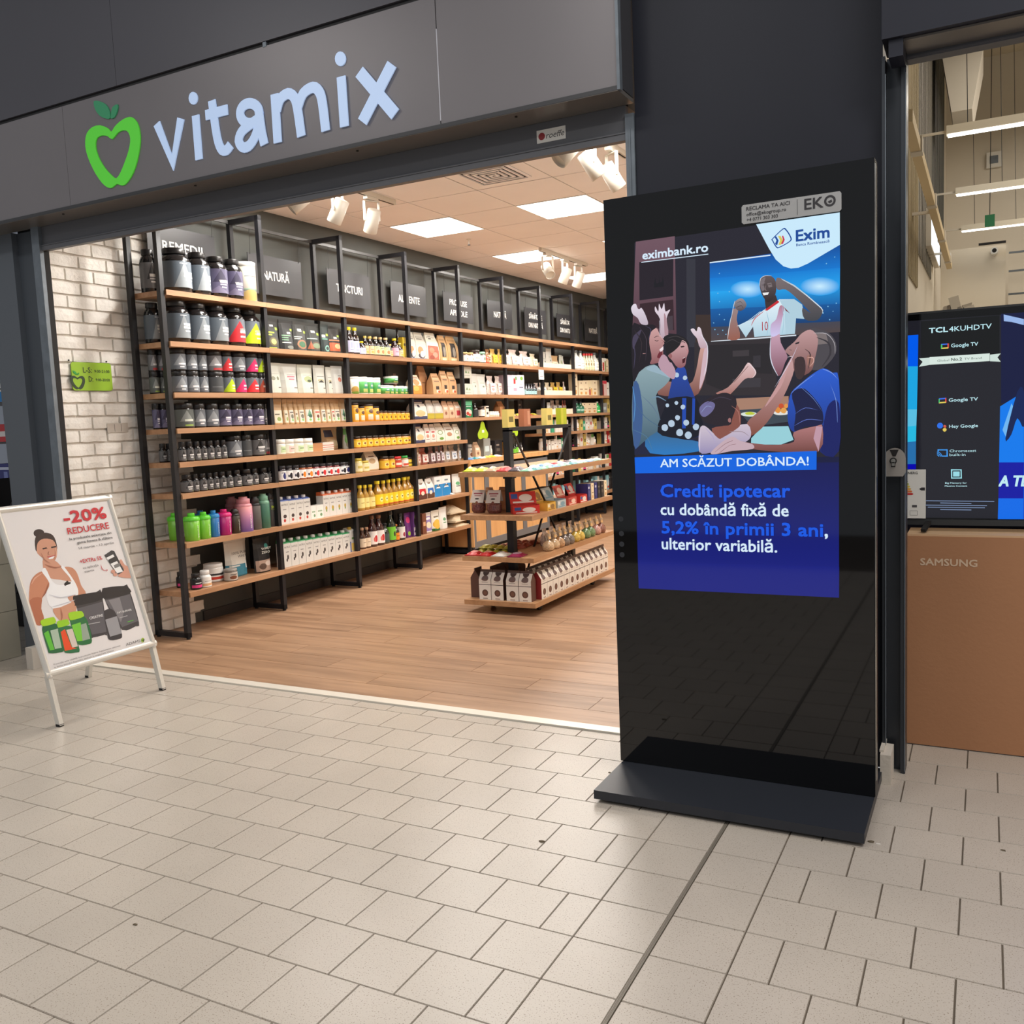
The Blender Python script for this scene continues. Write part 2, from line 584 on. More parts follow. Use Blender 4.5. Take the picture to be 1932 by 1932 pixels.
KIOSK_ART = [
((16,20,60),[(-.162,1.982),(.534,1.989),(.527,.728),(-.183,.725)],0),
((34,32,44),[(-.162,1.982),(.534,1.989),(.53,1.203),(-.183,1.208)],0),
(((14,20,84),(22,32,130)),[(-.184,1.181),(.529,1.185),(.527,.728),(-.183,.725)],0),
((20,30,125),[(-.182,.826),(.528,.833),(.527,.728),(-.183,.725)],0),
(((110,82,94),(84,56,66)),[(-.157,1.985),(-.013,1.986),(-.015,1.648),(-.179,1.675)],0),
((34,26,36),[(-.146,1.912),(-.02,1.909),(-.024,1.781),(-.149,1.778)],0),
((52,32,40),[(-.148,1.766),(-.024,1.769),(-.023,1.662),(-.15,1.685)],0),
((70,58,66),[(-.047,1.712),(-.027,1.713),(-.027,1.663),(-.047,1.664)],0),
((22,20,28),[(-.093,1.832),(-.088,1.853),(-.085,1.831),(-.075,1.833),(-.073,1.853),(-.071,1.833),(-.063,1.835),(-.06,1.853),(-.057,1.834),(-.057,1.817),(-.093,1.817)],0),
((50,50,60),[(.027,1.904),(.059,1.9),(.053,1.597),(.021,1.6)],0),
((58,44,40),[(.056,1.709),(.14,1.702),(.138,1.606),(.053,1.613)],0),
(((4,70,150),(0,120,210)),[(.109,1.881),(.536,1.894),(.536,1.808),(.108,1.822)],0),
(((0,118,208),(30,165,240)),[(.108,1.828),(.536,1.816),(.535,1.751),(.108,1.778)],0),
(((30,165,240),(8,88,160)),[(.108,1.783),(.535,1.759),(.535,1.693),(.108,1.719)],0),
(((8,92,165),(14,52,100)),[(.108,1.724),(.535,1.701),(.535,1.635),(.109,1.654)],0),
(((60,66,84),(78,66,66)),[(.109,1.662),(.535,1.645),(.535,1.611),(.109,1.613)],0),
(((190,232,255),(26,155,232)),[(.296,1.772),(.292,1.763),(.282,1.756),(.267,1.751),(.248,1.749),(.227,1.751),(.208,1.756),(.193,1.764),(.183,1.774),(.179,1.784),(.183,1.794),(.193,1.801),(.209,1.806),(.228,1.807),(.249,1.805),(.267,1.8),(.283,1.792),(.292,1.782)],2),
(((200,236,255),(26,155,232)),[(.534,1.757),(.531,1.748),(.52,1.74),(.503,1.735),(.483,1.733),(.462,1.735),(.441,1.741),(.425,1.749),(.414,1.759),(.41,1.77),(.414,1.78),(.425,1.788),(.442,1.792),(.462,1.794),(.484,1.792),(.504,1.786),(.52,1.778),(.531,1.768)],2),
((215,235,250),[(.109,1.883),(.315,1.884),(.315,1.88),(.109,1.879)],0),
((215,225,235),[(.108,1.614),(.396,1.613),(.396,1.609),(.108,1.609)],0),
((200,232,250),[(.269,1.989),(.536,1.991),(.536,1.889),(.49,1.867),(.436,1.841),(.406,1.831),(.381,1.831),(.357,1.841),(.332,1.866),(.31,1.905)],0),
((48,42,46),[(.049,1.613),(.328,1.608),(.331,1.415),(.045,1.429)],0),
((120,185,225),[(.144,1.841),(.143,1.839),(.14,1.84),(.14,1.842),(.143,1.843)],0),
((120,185,225),[(.496,1.834),(.494,1.832),(.492,1.833),(.492,1.835),(.495,1.836)],0),
((120,185,225),[(.522,1.852),(.52,1.85),(.518,1.851),(.518,1.853),(.52,1.854)],0),
((120,185,225),[(.177,1.776),(.176,1.774),(.173,1.775),(.173,1.778),(.176,1.778)],0),
((120,185,225),[(.138,1.775),(.136,1.773),(.133,1.774),(.133,1.776),(.136,1.777)],0),
((120,185,225),[(.143,1.746),(.141,1.744),(.139,1.745),(.139,1.748),(.141,1.748)],0),
((120,185,225),[(.443,1.688),(.442,1.686),(.439,1.687),(.439,1.69),(.442,1.69)],0),
((120,185,225),[(.464,1.692),(.463,1.69),(.46,1.691),(.46,1.693),(.463,1.694)],0),
((120,185,225),[(.505,1.653),(.504,1.651),(.501,1.652),(.501,1.655),(.504,1.655)],0),
((120,185,225),[(.526,1.704),(.524,1.702),(.522,1.703),(.522,1.706),(.524,1.706)],0),
((120,185,225),[(.485,1.676),(.483,1.674),(.481,1.675),(.481,1.678),(.483,1.679)],0),
((120,185,225),[(.515,1.679),(.514,1.677),(.512,1.678),(.512,1.68),(.514,1.681)],0),
((120,185,225),[(.5,1.696),(.499,1.694),(.496,1.695),(.496,1.698),(.499,1.698)],0),
((120,185,225),[(.163,1.633),(.162,1.631),(.159,1.631),(.159,1.634),(.162,1.635)],0),
((120,185,225),[(.121,1.675),(.12,1.673),(.117,1.674),(.117,1.677),(.12,1.677)],0),
((120,185,225),[(.152,1.647),(.151,1.645),(.148,1.646),(.148,1.649),(.151,1.65)],0),
((120,185,225),[(.135,1.635),(.133,1.633),(.131,1.634),(.131,1.636),(.133,1.637)],0),
((120,185,225),[(.125,1.652),(.123,1.65),(.121,1.651),(.121,1.654),(.123,1.655)],0),
((120,185,225),[(.159,1.683),(.157,1.681),(.154,1.682),(.155,1.685),(.157,1.685)],0),
((120,185,225),[(.142,1.702),(.14,1.7),(.138,1.701),(.138,1.703),(.14,1.704)],0),
((38,34,38),[(.091,1.601),(.311,1.591),(.316,1.488),(.26,1.494),(.25,1.531),(.158,1.435),(.088,1.467)],0),
((60,54,58),[(.183,1.575),(.239,1.574),(.239,1.554),(.183,1.555)],0),
((52,48,54),[(.253,1.553),(.278,1.553),(.277,1.513),(.252,1.514)],0),
((58,54,60),[(.181,1.479),(.277,1.477),(.276,1.446),(.181,1.448)],0),
((165,125,105),[(.192,1.411),(.369,1.411),(.369,1.375),(.197,1.371)],0),
((60,70,80),[(.197,1.371),(.369,1.375),(.368,1.325),(.246,1.312)],0),
((150,205,215),[(.242,1.272),(.279,1.311),(.367,1.31),(.384,1.263),(.342,1.248),(.241,1.251)],0),
((215,225,215),[(.264,1.354),(.261,1.351),(.253,1.348),(.242,1.347),(.23,1.348),(.218,1.35),(.21,1.353),(.208,1.356),(.21,1.36),(.218,1.362),(.23,1.363),(.242,1.363),(.254,1.361),(.261,1.358)],1),
((190,200,60),[(.256,1.357),(.254,1.355),(.249,1.353),(.242,1.353),(.235,1.353),(.228,1.354),(.224,1.356),(.222,1.359),(.224,1.361),(.228,1.362),(.235,1.363),(.243,1.363),(.249,1.361),(.254,1.359)],1),
((225,225,220),[(.371,1.355),(.368,1.352),(.361,1.349),(.35,1.348),(.338,1.348),(.327,1.35),(.319,1.354),(.317,1.358),(.319,1.361),(.327,1.364),(.338,1.365),(.35,1.365),(.361,1.363),(.368,1.359)],1),
((220,140,60),[(.343,1.365),(.342,1.361),(.339,1.357),(.335,1.355),(.331,1.356),(.327,1.358),(.324,1.361),(.323,1.366),(.324,1.37),(.327,1.373),(.331,1.375),(.336,1.375),(.339,1.373),(.342,1.369)],1),
((225,160,80),[(.362,1.363),(.361,1.359),(.358,1.355),(.354,1.353),(.35,1.354),(.346,1.356),(.343,1.359),(.342,1.364),(.344,1.368),(.346,1.371),(.35,1.373),(.354,1.373),(.358,1.371),(.361,1.367)],1),
((200,80,40),[(.353,1.378),(.352,1.375),(.35,1.372),(.346,1.371),(.342,1.371),(.339,1.372),(.336,1.375),(.336,1.379),(.336,1.383),(.339,1.385),(.342,1.387),(.346,1.387),(.35,1.385),(.352,1.382)],1),
((225,150,70),[(.367,1.378),(.366,1.374),(.364,1.372),(.362,1.37),(.359,1.371),(.356,1.372),(.355,1.375),(.354,1.378),(.355,1.382),(.357,1.384),(.359,1.386),(.362,1.385),(.365,1.384),(.366,1.381)],1),
(((226,240,248),(176,208,224)),[(.204,1.658),(.256,1.679),(.279,1.697),(.319,1.72),(.342,1.734),(.391,1.73),(.416,1.71),(.426,1.662),(.396,1.667),(.392,1.616),(.258,1.616),(.254,1.651),(.229,1.617)],0),
((175,205,220),[(.342,1.732),(.391,1.73),(.416,1.71),(.426,1.662),(.396,1.667),(.392,1.616),(.362,1.617),(.358,1.702)],0),
((58,46,48),[(.294,1.741),(.331,1.749),(.337,1.729),(.316,1.711),(.298,1.704)],0),
(((96,84,86),(44,34,36)),[(.282,1.809),(.298,1.816),(.317,1.813),(.331,1.796),(.333,1.768),(.326,1.744),(.308,1.728),(.295,1.738),(.283,1.762),(.278,1.788)],1),
((120,110,115),[(.283,1.804),(.298,1.811),(.292,1.789),(.294,1.772),(.286,1.767),(.28,1.785)],1),
((120,108,110),[(.303,1.791),(.317,1.792),(.32,1.778),(.308,1.776)],1),
((235,235,235),[(.287,1.761),(.309,1.761),(.305,1.753),(.291,1.752)],1),
((200,40,50),[(.293,1.703),(.337,1.731),(.343,1.725),(.302,1.7)],0),
(((120,108,110),(64,66,72)),[(.333,1.802),(.349,1.802),(.392,1.775),(.432,1.739),(.478,1.693),(.481,1.679),(.464,1.655),(.424,1.661),(.417,1.699),(.443,1.68),(.4,1.731),(.364,1.764),(.336,1.767)],1),
((190,205,215),[(.349,1.802),(.392,1.776),(.432,1.74),(.478,1.694),(.478,1.69),(.431,1.736),(.39,1.772),(.353,1.797)],0),
(((150,130,130),(150,92,76)),[(.187,1.716),(.204,1.712),(.199,1.679),(.209,1.617),(.166,1.617),(.175,1.67),(.181,1.692)],1),
(((150,144,150),(84,72,76)),[(.191,1.731),(.199,1.745),(.219,1.749),(.233,1.728),(.225,1.713),(.21,1.708),(.195,1.718)],1),
((120,30,40),[(.358,1.707),(.377,1.684),(.363,1.695)],0),
(((206,160,150),(120,74,66)),[(-.061,1.486),(.026,1.469),(.053,1.514),(.071,1.593),(.096,1.593),(.09,1.512),(.059,1.434),(.004,1.427),(-.087,1.438),(-.077,1.47)],1),
((205,175,185),[(.084,1.587),(.096,1.593),(.09,1.512),(.064,1.448),(.071,1.514)],1),
(((226,212,222),(190,160,170)),[(.037,1.659),(.048,1.662),(.058,1.651),(.063,1.665),(.073,1.66),(.08,1.633),(.097,1.597),(.07,1.593),(.059,1.626),(.047,1.641)],1),
((28,32,60),[(-.184,1.356),(-.081,1.329),(-.018,1.285),(.054,1.272),(.058,1.229),(-.184,1.223)],0),
(((60,96,124),(40,120,190)),[(-.134,1.318),(-.081,1.323),(-.018,1.279),(.054,1.266),(.056,1.231),(-.124,1.228)],1),
(((140,165,172),(58,88,108)),[(-.156,1.527),(-.1,1.546),(-.073,1.521),(-.042,1.496),(-.062,1.469),(-.096,1.435),(-.082,1.346),(-.081,1.317),(-.122,1.291),(-.186,1.26),(-.183,1.47)],1),
((60,90,140),[(-.183,1.47),(-.161,1.48),(-.148,1.379),(-.161,1.271),(-.186,1.26)],1),
((150,175,190),[(-.131,1.532),(-.097,1.543),(-.076,1.522),(-.043,1.496),(-.079,1.511)],1),
(((206,160,158),(140,88,92)),[(-.112,1.671),(-.089,1.675),(-.076,1.648),(-.057,1.624),(-.066,1.609),(-.065,1.58),(-.072,1.556),(-.097,1.55),(-.117,1.554),(-.118,1.613)],1),
((110,40,50),[(-.083,1.584),(-.071,1.595),(-.068,1.58),(-.078,1.568),(-.088,1.571)],1),
((235,220,225),[(-.078,1.599),(-.064,1.609),(-.064,1.597),(-.074,1.589)],1),
((30,24,32),[(-.18,1.685),(-.148,1.691),(-.102,1.688),(-.09,1.676),(-.109,1.662),(-.116,1.625),(-.109,1.566),(-.131,1.541),(-.158,1.522),(-.182,1.496)],1),
((70,62,84),[(-.178,1.647),(-.159,1.666),(-.143,1.673),(-.166,1.628),(-.178,1.606)],1),
(((226,216,228),(190,176,190)),[(-.181,1.753),(-.172,1.766),(-.162,1.766),(-.156,1.75),(-.149,1.747),(-.141,1.75),(-.126,1.721),(-.119,1.69),(-.145,1.694),(-.157,1.716),(-.175,1.731)],1),
(((228,216,228),(186,160,172)),[(-.09,1.751),(-.079,1.732),(-.076,1.76),(-.067,1.739),(-.057,1.76),(-.053,1.73),(-.035,1.735),(-.049,1.706),(-.045,1.648),(-.073,1.641),(-.074,1.705),(-.091,1.733)],1),
((175,140,150),[(-.058,1.724),(-.05,1.706),(-.045,1.648),(-.057,1.643),(-.059,1.696)],1),
(((36,70,160),(20,30,70)),[(-.024,1.519),(.012,1.529),(.024,1.482),(.048,1.417),(.07,1.323),(.06,1.283),(-.018,1.279),(-.085,1.305),(-.058,1.398)],1),
((18,20,34),[(-.051,1.422),(.048,1.42),(.068,1.347),(.075,1.3),(.03,1.277),(-.018,1.279),(-.094,1.304),(-.064,1.393)],1),
((28,70,170),[(.001,1.422),(.016,1.421),(.011,1.314),(-.002,1.314)],0),
((28,70,170),[(.038,1.42),(.048,1.418),(.043,1.324),(.034,1.327)],0),
((180,200,220),[(-.048,1.398),(-.049,1.394),(-.053,1.392),(-.057,1.392),(-.06,1.395),(-.061,1.399),(-.06,1.403),(-.057,1.405),(-.052,1.405),(-.049,1.402)],1),
((180,200,220),[(-.014,1.405),(-.016,1.401),(-.019,1.399),(-.023,1.399),(-.026,1.402),(-.028,1.406),(-.026,1.41),(-.023,1.412),(-.019,1.412),(-.015,1.409)],1),
((180,200,220),[(.021,1.492),(.019,1.488),(.015,1.485),(.01,1.485),(.006,1.488),(.005,1.493),(.007,1.498),(.011,1.5),(.015,1.5),(.019,1.497)],1),
((180,200,220),[(-.009,1.504),(-.01,1.499),(-.015,1.496),(-.02,1.496),(-.024,1.5),(-.025,1.505),(-.024,1.51),(-.019,1.513),(-.014,1.512),(-.01,1.509)],1),
((180,200,220),[(.06,1.318),(.057,1.311),(.052,1.307),(.045,1.307),(.039,1.312),(.037,1.319),(.04,1.325),(.045,1.329),(.052,1.329),(.058,1.325)],1),
((180,200,220),[(.033,1.289),(.03,1.282),(.024,1.277),(.016,1.277),(.01,1.282),(.007,1.29),(.01,1.297),(.016,1.302),(.024,1.302),(.03,1.297)],1),
((180,200,220),[(.001,1.299),(-.001,1.292),(-.008,1.287),(-.016,1.288),(-.022,1.292),(-.024,1.3),(-.021,1.308),(-.015,1.312),(-.007,1.312),(-.001,1.307)],1),
((180,200,220),[(.024,1.334),(.022,1.328),(.016,1.324),(.01,1.324),(.005,1.328),(.003,1.334),(.005,1.341),(.011,1.344),(.017,1.344),(.022,1.34)],1),
((180,200,220),[(.011,1.39),(.009,1.385),(.005,1.382),(.0,1.382),(-.004,1.385),(-.006,1.39),(-.004,1.395),(.0,1.398),(.006,1.398),(.01,1.395)],1),
((180,200,220),[(-.009,1.352),(-.011,1.347),(-.015,1.344),(-.021,1.344),(-.025,1.348),(-.027,1.353),(-.025,1.359),(-.02,1.362),(-.015,1.361),(-.01,1.358)],1),
((180,200,220),[(-.054,1.319),(-.056,1.312),(-.062,1.307),(-.07,1.308),(-.076,1.312),(-.078,1.32),(-.076,1.327),(-.069,1.331),(-.062,1.331),(-.056,1.326)],1),
((180,200,220),[(-.029,1.333),(-.031,1.325),(-.037,1.321),(-.045,1.321),(-.051,1.326),(-.053,1.333),(-.051,1.341),(-.044,1.345),(-.037,1.345),(-.031,1.34)],1),
((185,150,165),[(-.084,1.552),(-.062,1.58),(-.024,1.528),(-.025,1.493),(-.043,1.496),(-.073,1.522)],1),
((30,26,30),[(-.06,1.642),(-.021,1.648),(.015,1.632),(.029,1.611),(.026,1.591),(.008,1.619),(-.006,1.605),(-.021,1.577),(-.036,1.549),(-.05,1.567),(-.058,1.609)],1),
(((206,164,166),(140,86,92)),[(-.025,1.589),(-.004,1.607),(.005,1.624),(.021,1.614),(.028,1.585),(.02,1.563),(.013,1.534),(-.012,1.53),(-.034,1.558),(-.047,1.573),(-.039,1.581)],1),
((70,20,30),[(.004,1.557),(.018,1.566),(.013,1.546),(.005,1.543)],1),
((60,45,50),[(-.001,1.604),(.011,1.605),(.011,1.6),(.002,1.599)],1),
(((205,165,165),(128,74,60)),[(.229,1.326),(.268,1.362),(.296,1.391),(.333,1.45),(.355,1.496),(.388,1.549),(.399,1.575),(.42,1.574),(.434,1.559),(.426,1.535),(.395,1.521),(.383,1.478),(.35,1.405),(.296,1.324),(.242,1.281)],1),
((195,150,150),[(.333,1.45),(.355,1.496),(.383,1.544),(.388,1.538),(.366,1.495),(.344,1.442),(.299,1.385),(.294,1.386)],1),
((210,190,205),[(.396,1.573),(.407,1.577),(.432,1.562),(.426,1.536),(.415,1.549),(.399,1.55)],1),
(((222,190,190),(160,104,94)),[(.122,1.433),(.165,1.451),(.211,1.499),(.235,1.531),(.252,1.516),(.263,1.496),(.251,1.479),(.225,1.477),(.194,1.447),(.168,1.423),(.153,1.423)],1),
(((206,192,204),(150,140,180)),[(.061,1.306),(.08,1.321),(.119,1.287),(.148,1.28),(.167,1.305),(.229,1.322),(.241,1.278),(.205,1.253),(.103,1.226),(.059,1.23)],1),
((135,80,70),[(.176,1.394),(.202,1.379),(.207,1.324),(.186,1.302),(.148,1.28),(.128,1.275),(.105,1.311),(.163,1.326)],1),
((40,32,40),[(.062,1.39),(.092,1.415),(.145,1.433),(.179,1.423),(.194,1.393),(.178,1.343),(.165,1.319),(.094,1.327),(.065,1.355)],1),
((110,105,150),[(.064,1.387),(.092,1.406),(.118,1.396),(.109,1.371),(.082,1.352),(.066,1.361)],1),
(((200,160,180),(120,72,84)),[(.316,1.614),(.341,1.623),(.346,1.59),(.367,1.545),(.359,1.523),(.345,1.486),(.333,1.483),(.316,1.523),(.311,1.554)],1),
(((178,120,140),(206,200,240)),[(.314,1.653),(.332,1.67),(.344,1.712),(.358,1.705),(.352,1.671),(.344,1.634),(.341,1.62),(.315,1.613)],1),
((74,70,76),[(.442,1.628),(.476,1.623),(.504,1.607),(.522,1.577),(.52,1.539),(.48,1.496),(.441,1.496),(.454,1.528),(.462,1.581)],1),
((120,110,110),[(.447,1.612),(.491,1.611),(.499,1.576),(.465,1.575)],1),
(((190,150,150),(110,70,68)),[(.36,1.564),(.391,1.591),(.413,1.615),(.442,1.626),(.463,1.605),(.465,1.575),(.455,1.528),(.444,1.491),(.414,1.476),(.39,1.491),(.383,1.53),(.372,1.548)],1),
((60,45,48),[(.391,1.532),(.42,1.536),(.425,1.492),(.411,1.465),(.393,1.477)],1),
((30,30,40),[(.393,1.586),(.407,1.589),(.404,1.583),(.394,1.581)],0),
((155,110,100),[(.43,1.54),(.445,1.541),(.454,1.525),(.445,1.504),(.432,1.51)],1),
(((40,92,206),(16,24,92)),[(.379,1.423),(.411,1.452),(.451,1.482),(.483,1.496),(.511,1.48),(.531,1.456),(.53,1.223),(.47,1.221),(.479,1.309),(.423,1.306),(.385,1.29),(.367,1.321),(.367,1.377)],1),
((22,26,66),[(.38,1.418),(.414,1.435),(.44,1.415),(.466,1.381),(.479,1.353),(.476,1.309),(.423,1.306),(.387,1.293),(.392,1.357)],1),
((18,28,96),[(.5,1.379),(.531,1.378),(.53,1.223),(.473,1.222),(.484,1.325)],1),
(((176,120,120),(108,62,56)),[(.385,1.289),(.458,1.307),(.478,1.304),(.465,1.222),(.341,1.223),(.202,1.24),(.173,1.236),(.171,1.27),(.23,1.258),(.314,1.248),(.385,1.256)],1),
((190,150,165),[(.458,1.307),(.478,1.304),(.465,1.222),(.449,1.266)],1),
((195,168,178),[(.1,1.226),(.142,1.263),(.177,1.28),(.205,1.264),(.246,1.252),(.246,1.235),(.176,1.23),(.118,1.22)],1),
((46,34,38),[(-.096,1.641),(-.086,1.645),(-.08,1.644),(-.08,1.645),(-.087,1.647),(-.097,1.642)],1),
((40,28,32),[(-.095,1.631),(-.087,1.628),(-.081,1.63),(-.082,1.631),(-.087,1.63),(-.094,1.632)],1),
((150,96,98),[(-.073,1.633),(-.062,1.624),(-.068,1.621),(-.068,1.62),(-.06,1.625),(-.073,1.633)],1),
((220,175,170),[(-.086,1.673),(-.075,1.647),(-.059,1.626),(-.058,1.626),(-.074,1.648),(-.085,1.673)],1),
((240,232,236),[(-.078,1.595),(-.067,1.602),(-.068,1.603),(-.079,1.596)],1),
((200,150,150),[(-.141,1.587),(-.13,1.587),(-.13,1.588),(-.141,1.589)],1),
((50,40,46),[(-.169,1.669),(-.146,1.627),(-.156,1.557),(-.155,1.557),(-.142,1.627),(-.167,1.67)],1),
((64,54,66),[(-.149,1.679),(-.127,1.637),(-.131,1.567),(-.13,1.567),(-.124,1.637),(-.148,1.68)],1),
((76,70,96),[(-.176,1.629),(-.172,1.587),(-.177,1.541),(-.176,1.54),(-.169,1.587),(-.175,1.629)],1),
((70,66,92),[(-.127,1.683),(-.11,1.671),(-.119,1.637),(-.118,1.636),(-.107,1.671),(-.127,1.684)],1),
((60,40,44),[(.001,1.6),(.008,1.603),(.014,1.601),(.015,1.602),(.008,1.605),(.0,1.601)],1),
((60,50,54),[(-.004,1.616),(.008,1.618),(.016,1.614),(.017,1.615),(.008,1.621),(-.004,1.617)],1),
((236,226,228),[(.007,1.561),(.016,1.564),(.016,1.565),(.007,1.562)],1),
((190,120,124),[(.019,1.591),(.026,1.582),(.02,1.578),(.021,1.577),(.028,1.582),(.02,1.592)],1),
((150,96,98),[(-.032,1.572),(-.034,1.566),(-.039,1.564),(-.043,1.567),(-.045,1.573),(-.043,1.579),(-.038,1.581),(-.034,1.578)],1),
((70,64,66),[(-.045,1.636),(-.015,1.639),(.014,1.626),(.015,1.627),(-.015,1.641),(-.046,1.637)],1),
((60,54,58),[(-.052,1.619),(-.03,1.628),(-.007,1.616),(-.006,1.617),(-.03,1.631),(-.052,1.62)],1),
((225,228,240),[(.076,1.635),(.095,1.597),(.092,1.541),(.082,1.499),(.083,1.498),(.094,1.54),(.097,1.597),(.077,1.636)],1),
((214,216,230),[(-.076,1.7),(-.076,1.645),(-.075,1.645),(-.075,1.7)],1),
((210,214,230),[(.312,1.609),(.309,1.554),(.316,1.517),(.333,1.483),(.334,1.484),(.319,1.518),(.312,1.554),(.313,1.609)],1),
((210,205,225),[(.399,1.573),(.382,1.538),(.354,1.491),(.322,1.44),(.322,1.44),(.356,1.49),(.384,1.538),(.399,1.572)],1),
((120,150,220),[(.38,1.421),(.412,1.448),(.451,1.476),(.451,1.477),(.41,1.45),(.38,1.422)],1),
((130,160,230),[(.482,1.493),(.508,1.479),(.529,1.456),(.529,1.456),(.509,1.481),(.483,1.494)],1),
((110,140,210),[(.413,1.435),(.45,1.397),(.479,1.353),(.479,1.353),(.451,1.398),(.414,1.435)],1),
((90,110,190),[(.392,1.351),(.424,1.368),(.466,1.359),(.466,1.359),(.424,1.37),(.391,1.351)],1),
((90,110,190),[(.391,1.312),(.429,1.329),(.473,1.325),(.474,1.326),(.428,1.331),(.391,1.313)],1),
((120,150,220),[(.503,1.444),(.52,1.392),(.525,1.324),(.526,1.324),(.522,1.392),(.503,1.444)],1),
((70,44,48),[(.373,1.565),(.381,1.562),(.382,1.563),(.374,1.566)],1),
((40,30,34),[(.395,1.584),(.407,1.587),(.407,1.588),(.394,1.585)],1),
((225,215,220),[(.368,1.54),(.383,1.542),(.383,1.544),(.367,1.541)],1),
((70,50,52),[(.425,1.562),(.439,1.545),(.434,1.502),(.436,1.502),(.443,1.545),(.426,1.563)],1),
((205,160,150),[(.433,1.534),(.448,1.532),(.45,1.52),(.44,1.507),(.441,1.507),(.453,1.519),(.45,1.535),(.433,1.535)],1),
((180,175,180),[(.455,1.613),(.493,1.607),(.516,1.577),(.519,1.545),(.52,1.545),(.518,1.577),(.494,1.609),(.455,1.614)],1),
((56,52,58),[(.465,1.596),(.496,1.577),(.501,1.542),(.479,1.505),(.481,1.504),(.507,1.54),(.501,1.58),(.466,1.598)],1),
((130,120,124),[(.284,1.792),(.297,1.792),(.297,1.794),(.284,1.794)],1),
((28,22,24),[(.286,1.786),(.296,1.786),(.296,1.787),(.286,1.787)],1),
((28,22,24),[(.306,1.785),(.317,1.786),(.317,1.787),(.306,1.786)],1),
((130,116,118),[(.298,1.783),(.295,1.77),(.302,1.767),(.303,1.768),(.298,1.771),(.299,1.783)],1),
((200,200,205),[(.279,1.785),(.283,1.807),(.298,1.815),(.317,1.813),(.317,1.814),(.297,1.817),(.281,1.808),(.278,1.785)],1),
((215,225,235),[(.429,1.739),(.476,1.692),(.48,1.676),(.481,1.677),(.478,1.694),(.43,1.74)],1),
((215,240,250),[(.204,1.658),(.239,1.672),(.277,1.697),(.276,1.698),(.238,1.673),(.203,1.659)],1),
((150,190,210),[(.352,1.71),(.356,1.665),(.351,1.621),(.352,1.621),(.358,1.665),(.353,1.71)],1),
((150,190,210),[(.301,1.692),(.306,1.658),(.3,1.619),(.301,1.619),(.308,1.658),(.302,1.693)],1),
((190,50,60),[(.25,1.657),(.263,1.678),(.288,1.696),(.287,1.697),(.261,1.68),(.249,1.658)],1),
((215,235,245),[(.181,1.692),(.174,1.667),(.167,1.62),(.168,1.62),(.176,1.667),(.182,1.691)],1),
((210,220,230),[(.193,1.741),(.186,1.716),(.182,1.694),(.183,1.694),(.188,1.716),(.194,1.74)],1),
((60,50,56),[(.196,1.732),(.213,1.738),(.224,1.724),(.224,1.724),(.213,1.74),(.196,1.732)],1),
((60,50,56),[(.199,1.72),(.216,1.724),(.221,1.716),(.222,1.716),(.216,1.726),(.199,1.721)],1),
((96,60,54),[(.189,1.469),(.215,1.496),(.235,1.517),(.234,1.518),(.214,1.497),(.188,1.47)],1),
((236,225,230),[(.234,1.53),(.249,1.516),(.26,1.496),(.251,1.48),(.252,1.48),(.262,1.496),(.251,1.517),(.235,1.53)],1),
((176,120,110),[(.178,1.385),(.199,1.364),(.204,1.327),(.205,1.327),(.201,1.365),(.179,1.385)],1),
((60,52,66),[(.092,1.4),(.136,1.417),(.173,1.407),(.174,1.409),(.136,1.42),(.092,1.401)],1),
((140,150,196),[(.071,1.369),(.089,1.388),(.106,1.385),(.107,1.386),(.088,1.39),(.07,1.37)],1),
((170,160,200),[(.084,1.311),(.106,1.284),(.115,1.264),(.116,1.264),(.108,1.285),(.085,1.312)],1),
((236,226,240),[(.063,1.3),(.06,1.26),(.06,1.231),(.061,1.23),(.062,1.26),(.064,1.3)],1),
((150,130,140),[(.172,1.296),(.211,1.295),(.234,1.28),(.234,1.281),(.212,1.297),(.172,1.298)],1),
((160,110,110),[(.174,1.337),(.173,1.331),(.169,1.329),(.165,1.332),(.163,1.337),(.165,1.343),(.169,1.345),(.173,1.343)],1),
((130,90,96),[(.118,1.229),(.151,1.254),(.177,1.265),(.176,1.266),(.15,1.255),(.118,1.23)],1),
((130,90,96),[(.133,1.224),(.165,1.248),(.188,1.253),(.188,1.254),(.165,1.249),(.132,1.225)],1),
((96,116,140),[(-.15,1.438),(-.111,1.397),(-.084,1.352),(-.083,1.353),(-.109,1.399),(-.149,1.438)],1),
((70,100,130),[(-.173,1.409),(-.14,1.36),(-.091,1.325),(-.09,1.326),(-.138,1.361),(-.172,1.41)],1),
((150,180,196),[(-.097,1.541),(-.073,1.52),(-.043,1.495),(-.043,1.496),(-.072,1.522),(-.097,1.542)],1),
((90,150,206),[(-.183,1.466),(-.177,1.41),(-.183,1.35),(-.181,1.35),(-.174,1.41),(-.181,1.467)],1),
((80,120,150),[(-.182,1.313),(-.136,1.288),(-.115,1.24),(-.114,1.24),(-.134,1.289),(-.181,1.314)],1),
((110,140,166),[(-.109,1.426),(-.088,1.429),(-.061,1.415),(-.06,1.417),(-.087,1.433),(-.11,1.428)],1),
((0,98,222),[(-.183,1.214),(.459,1.224),(.458,1.161),(-.182,1.155)],0),
((20,70,150),[(.329,1.941),(.336,1.94),(.343,1.926),(.338,1.911),(.331,1.916),(.336,1.927)],0),
((215,200,90),[(.341,1.941),(.349,1.941),(.357,1.926),(.35,1.911),(.342,1.912),(.348,1.926)],0),
((200,50,80),[(.354,1.94),(.358,1.94),(.363,1.926),(.357,1.913),(.35,1.914),(.357,1.926)],0),
]
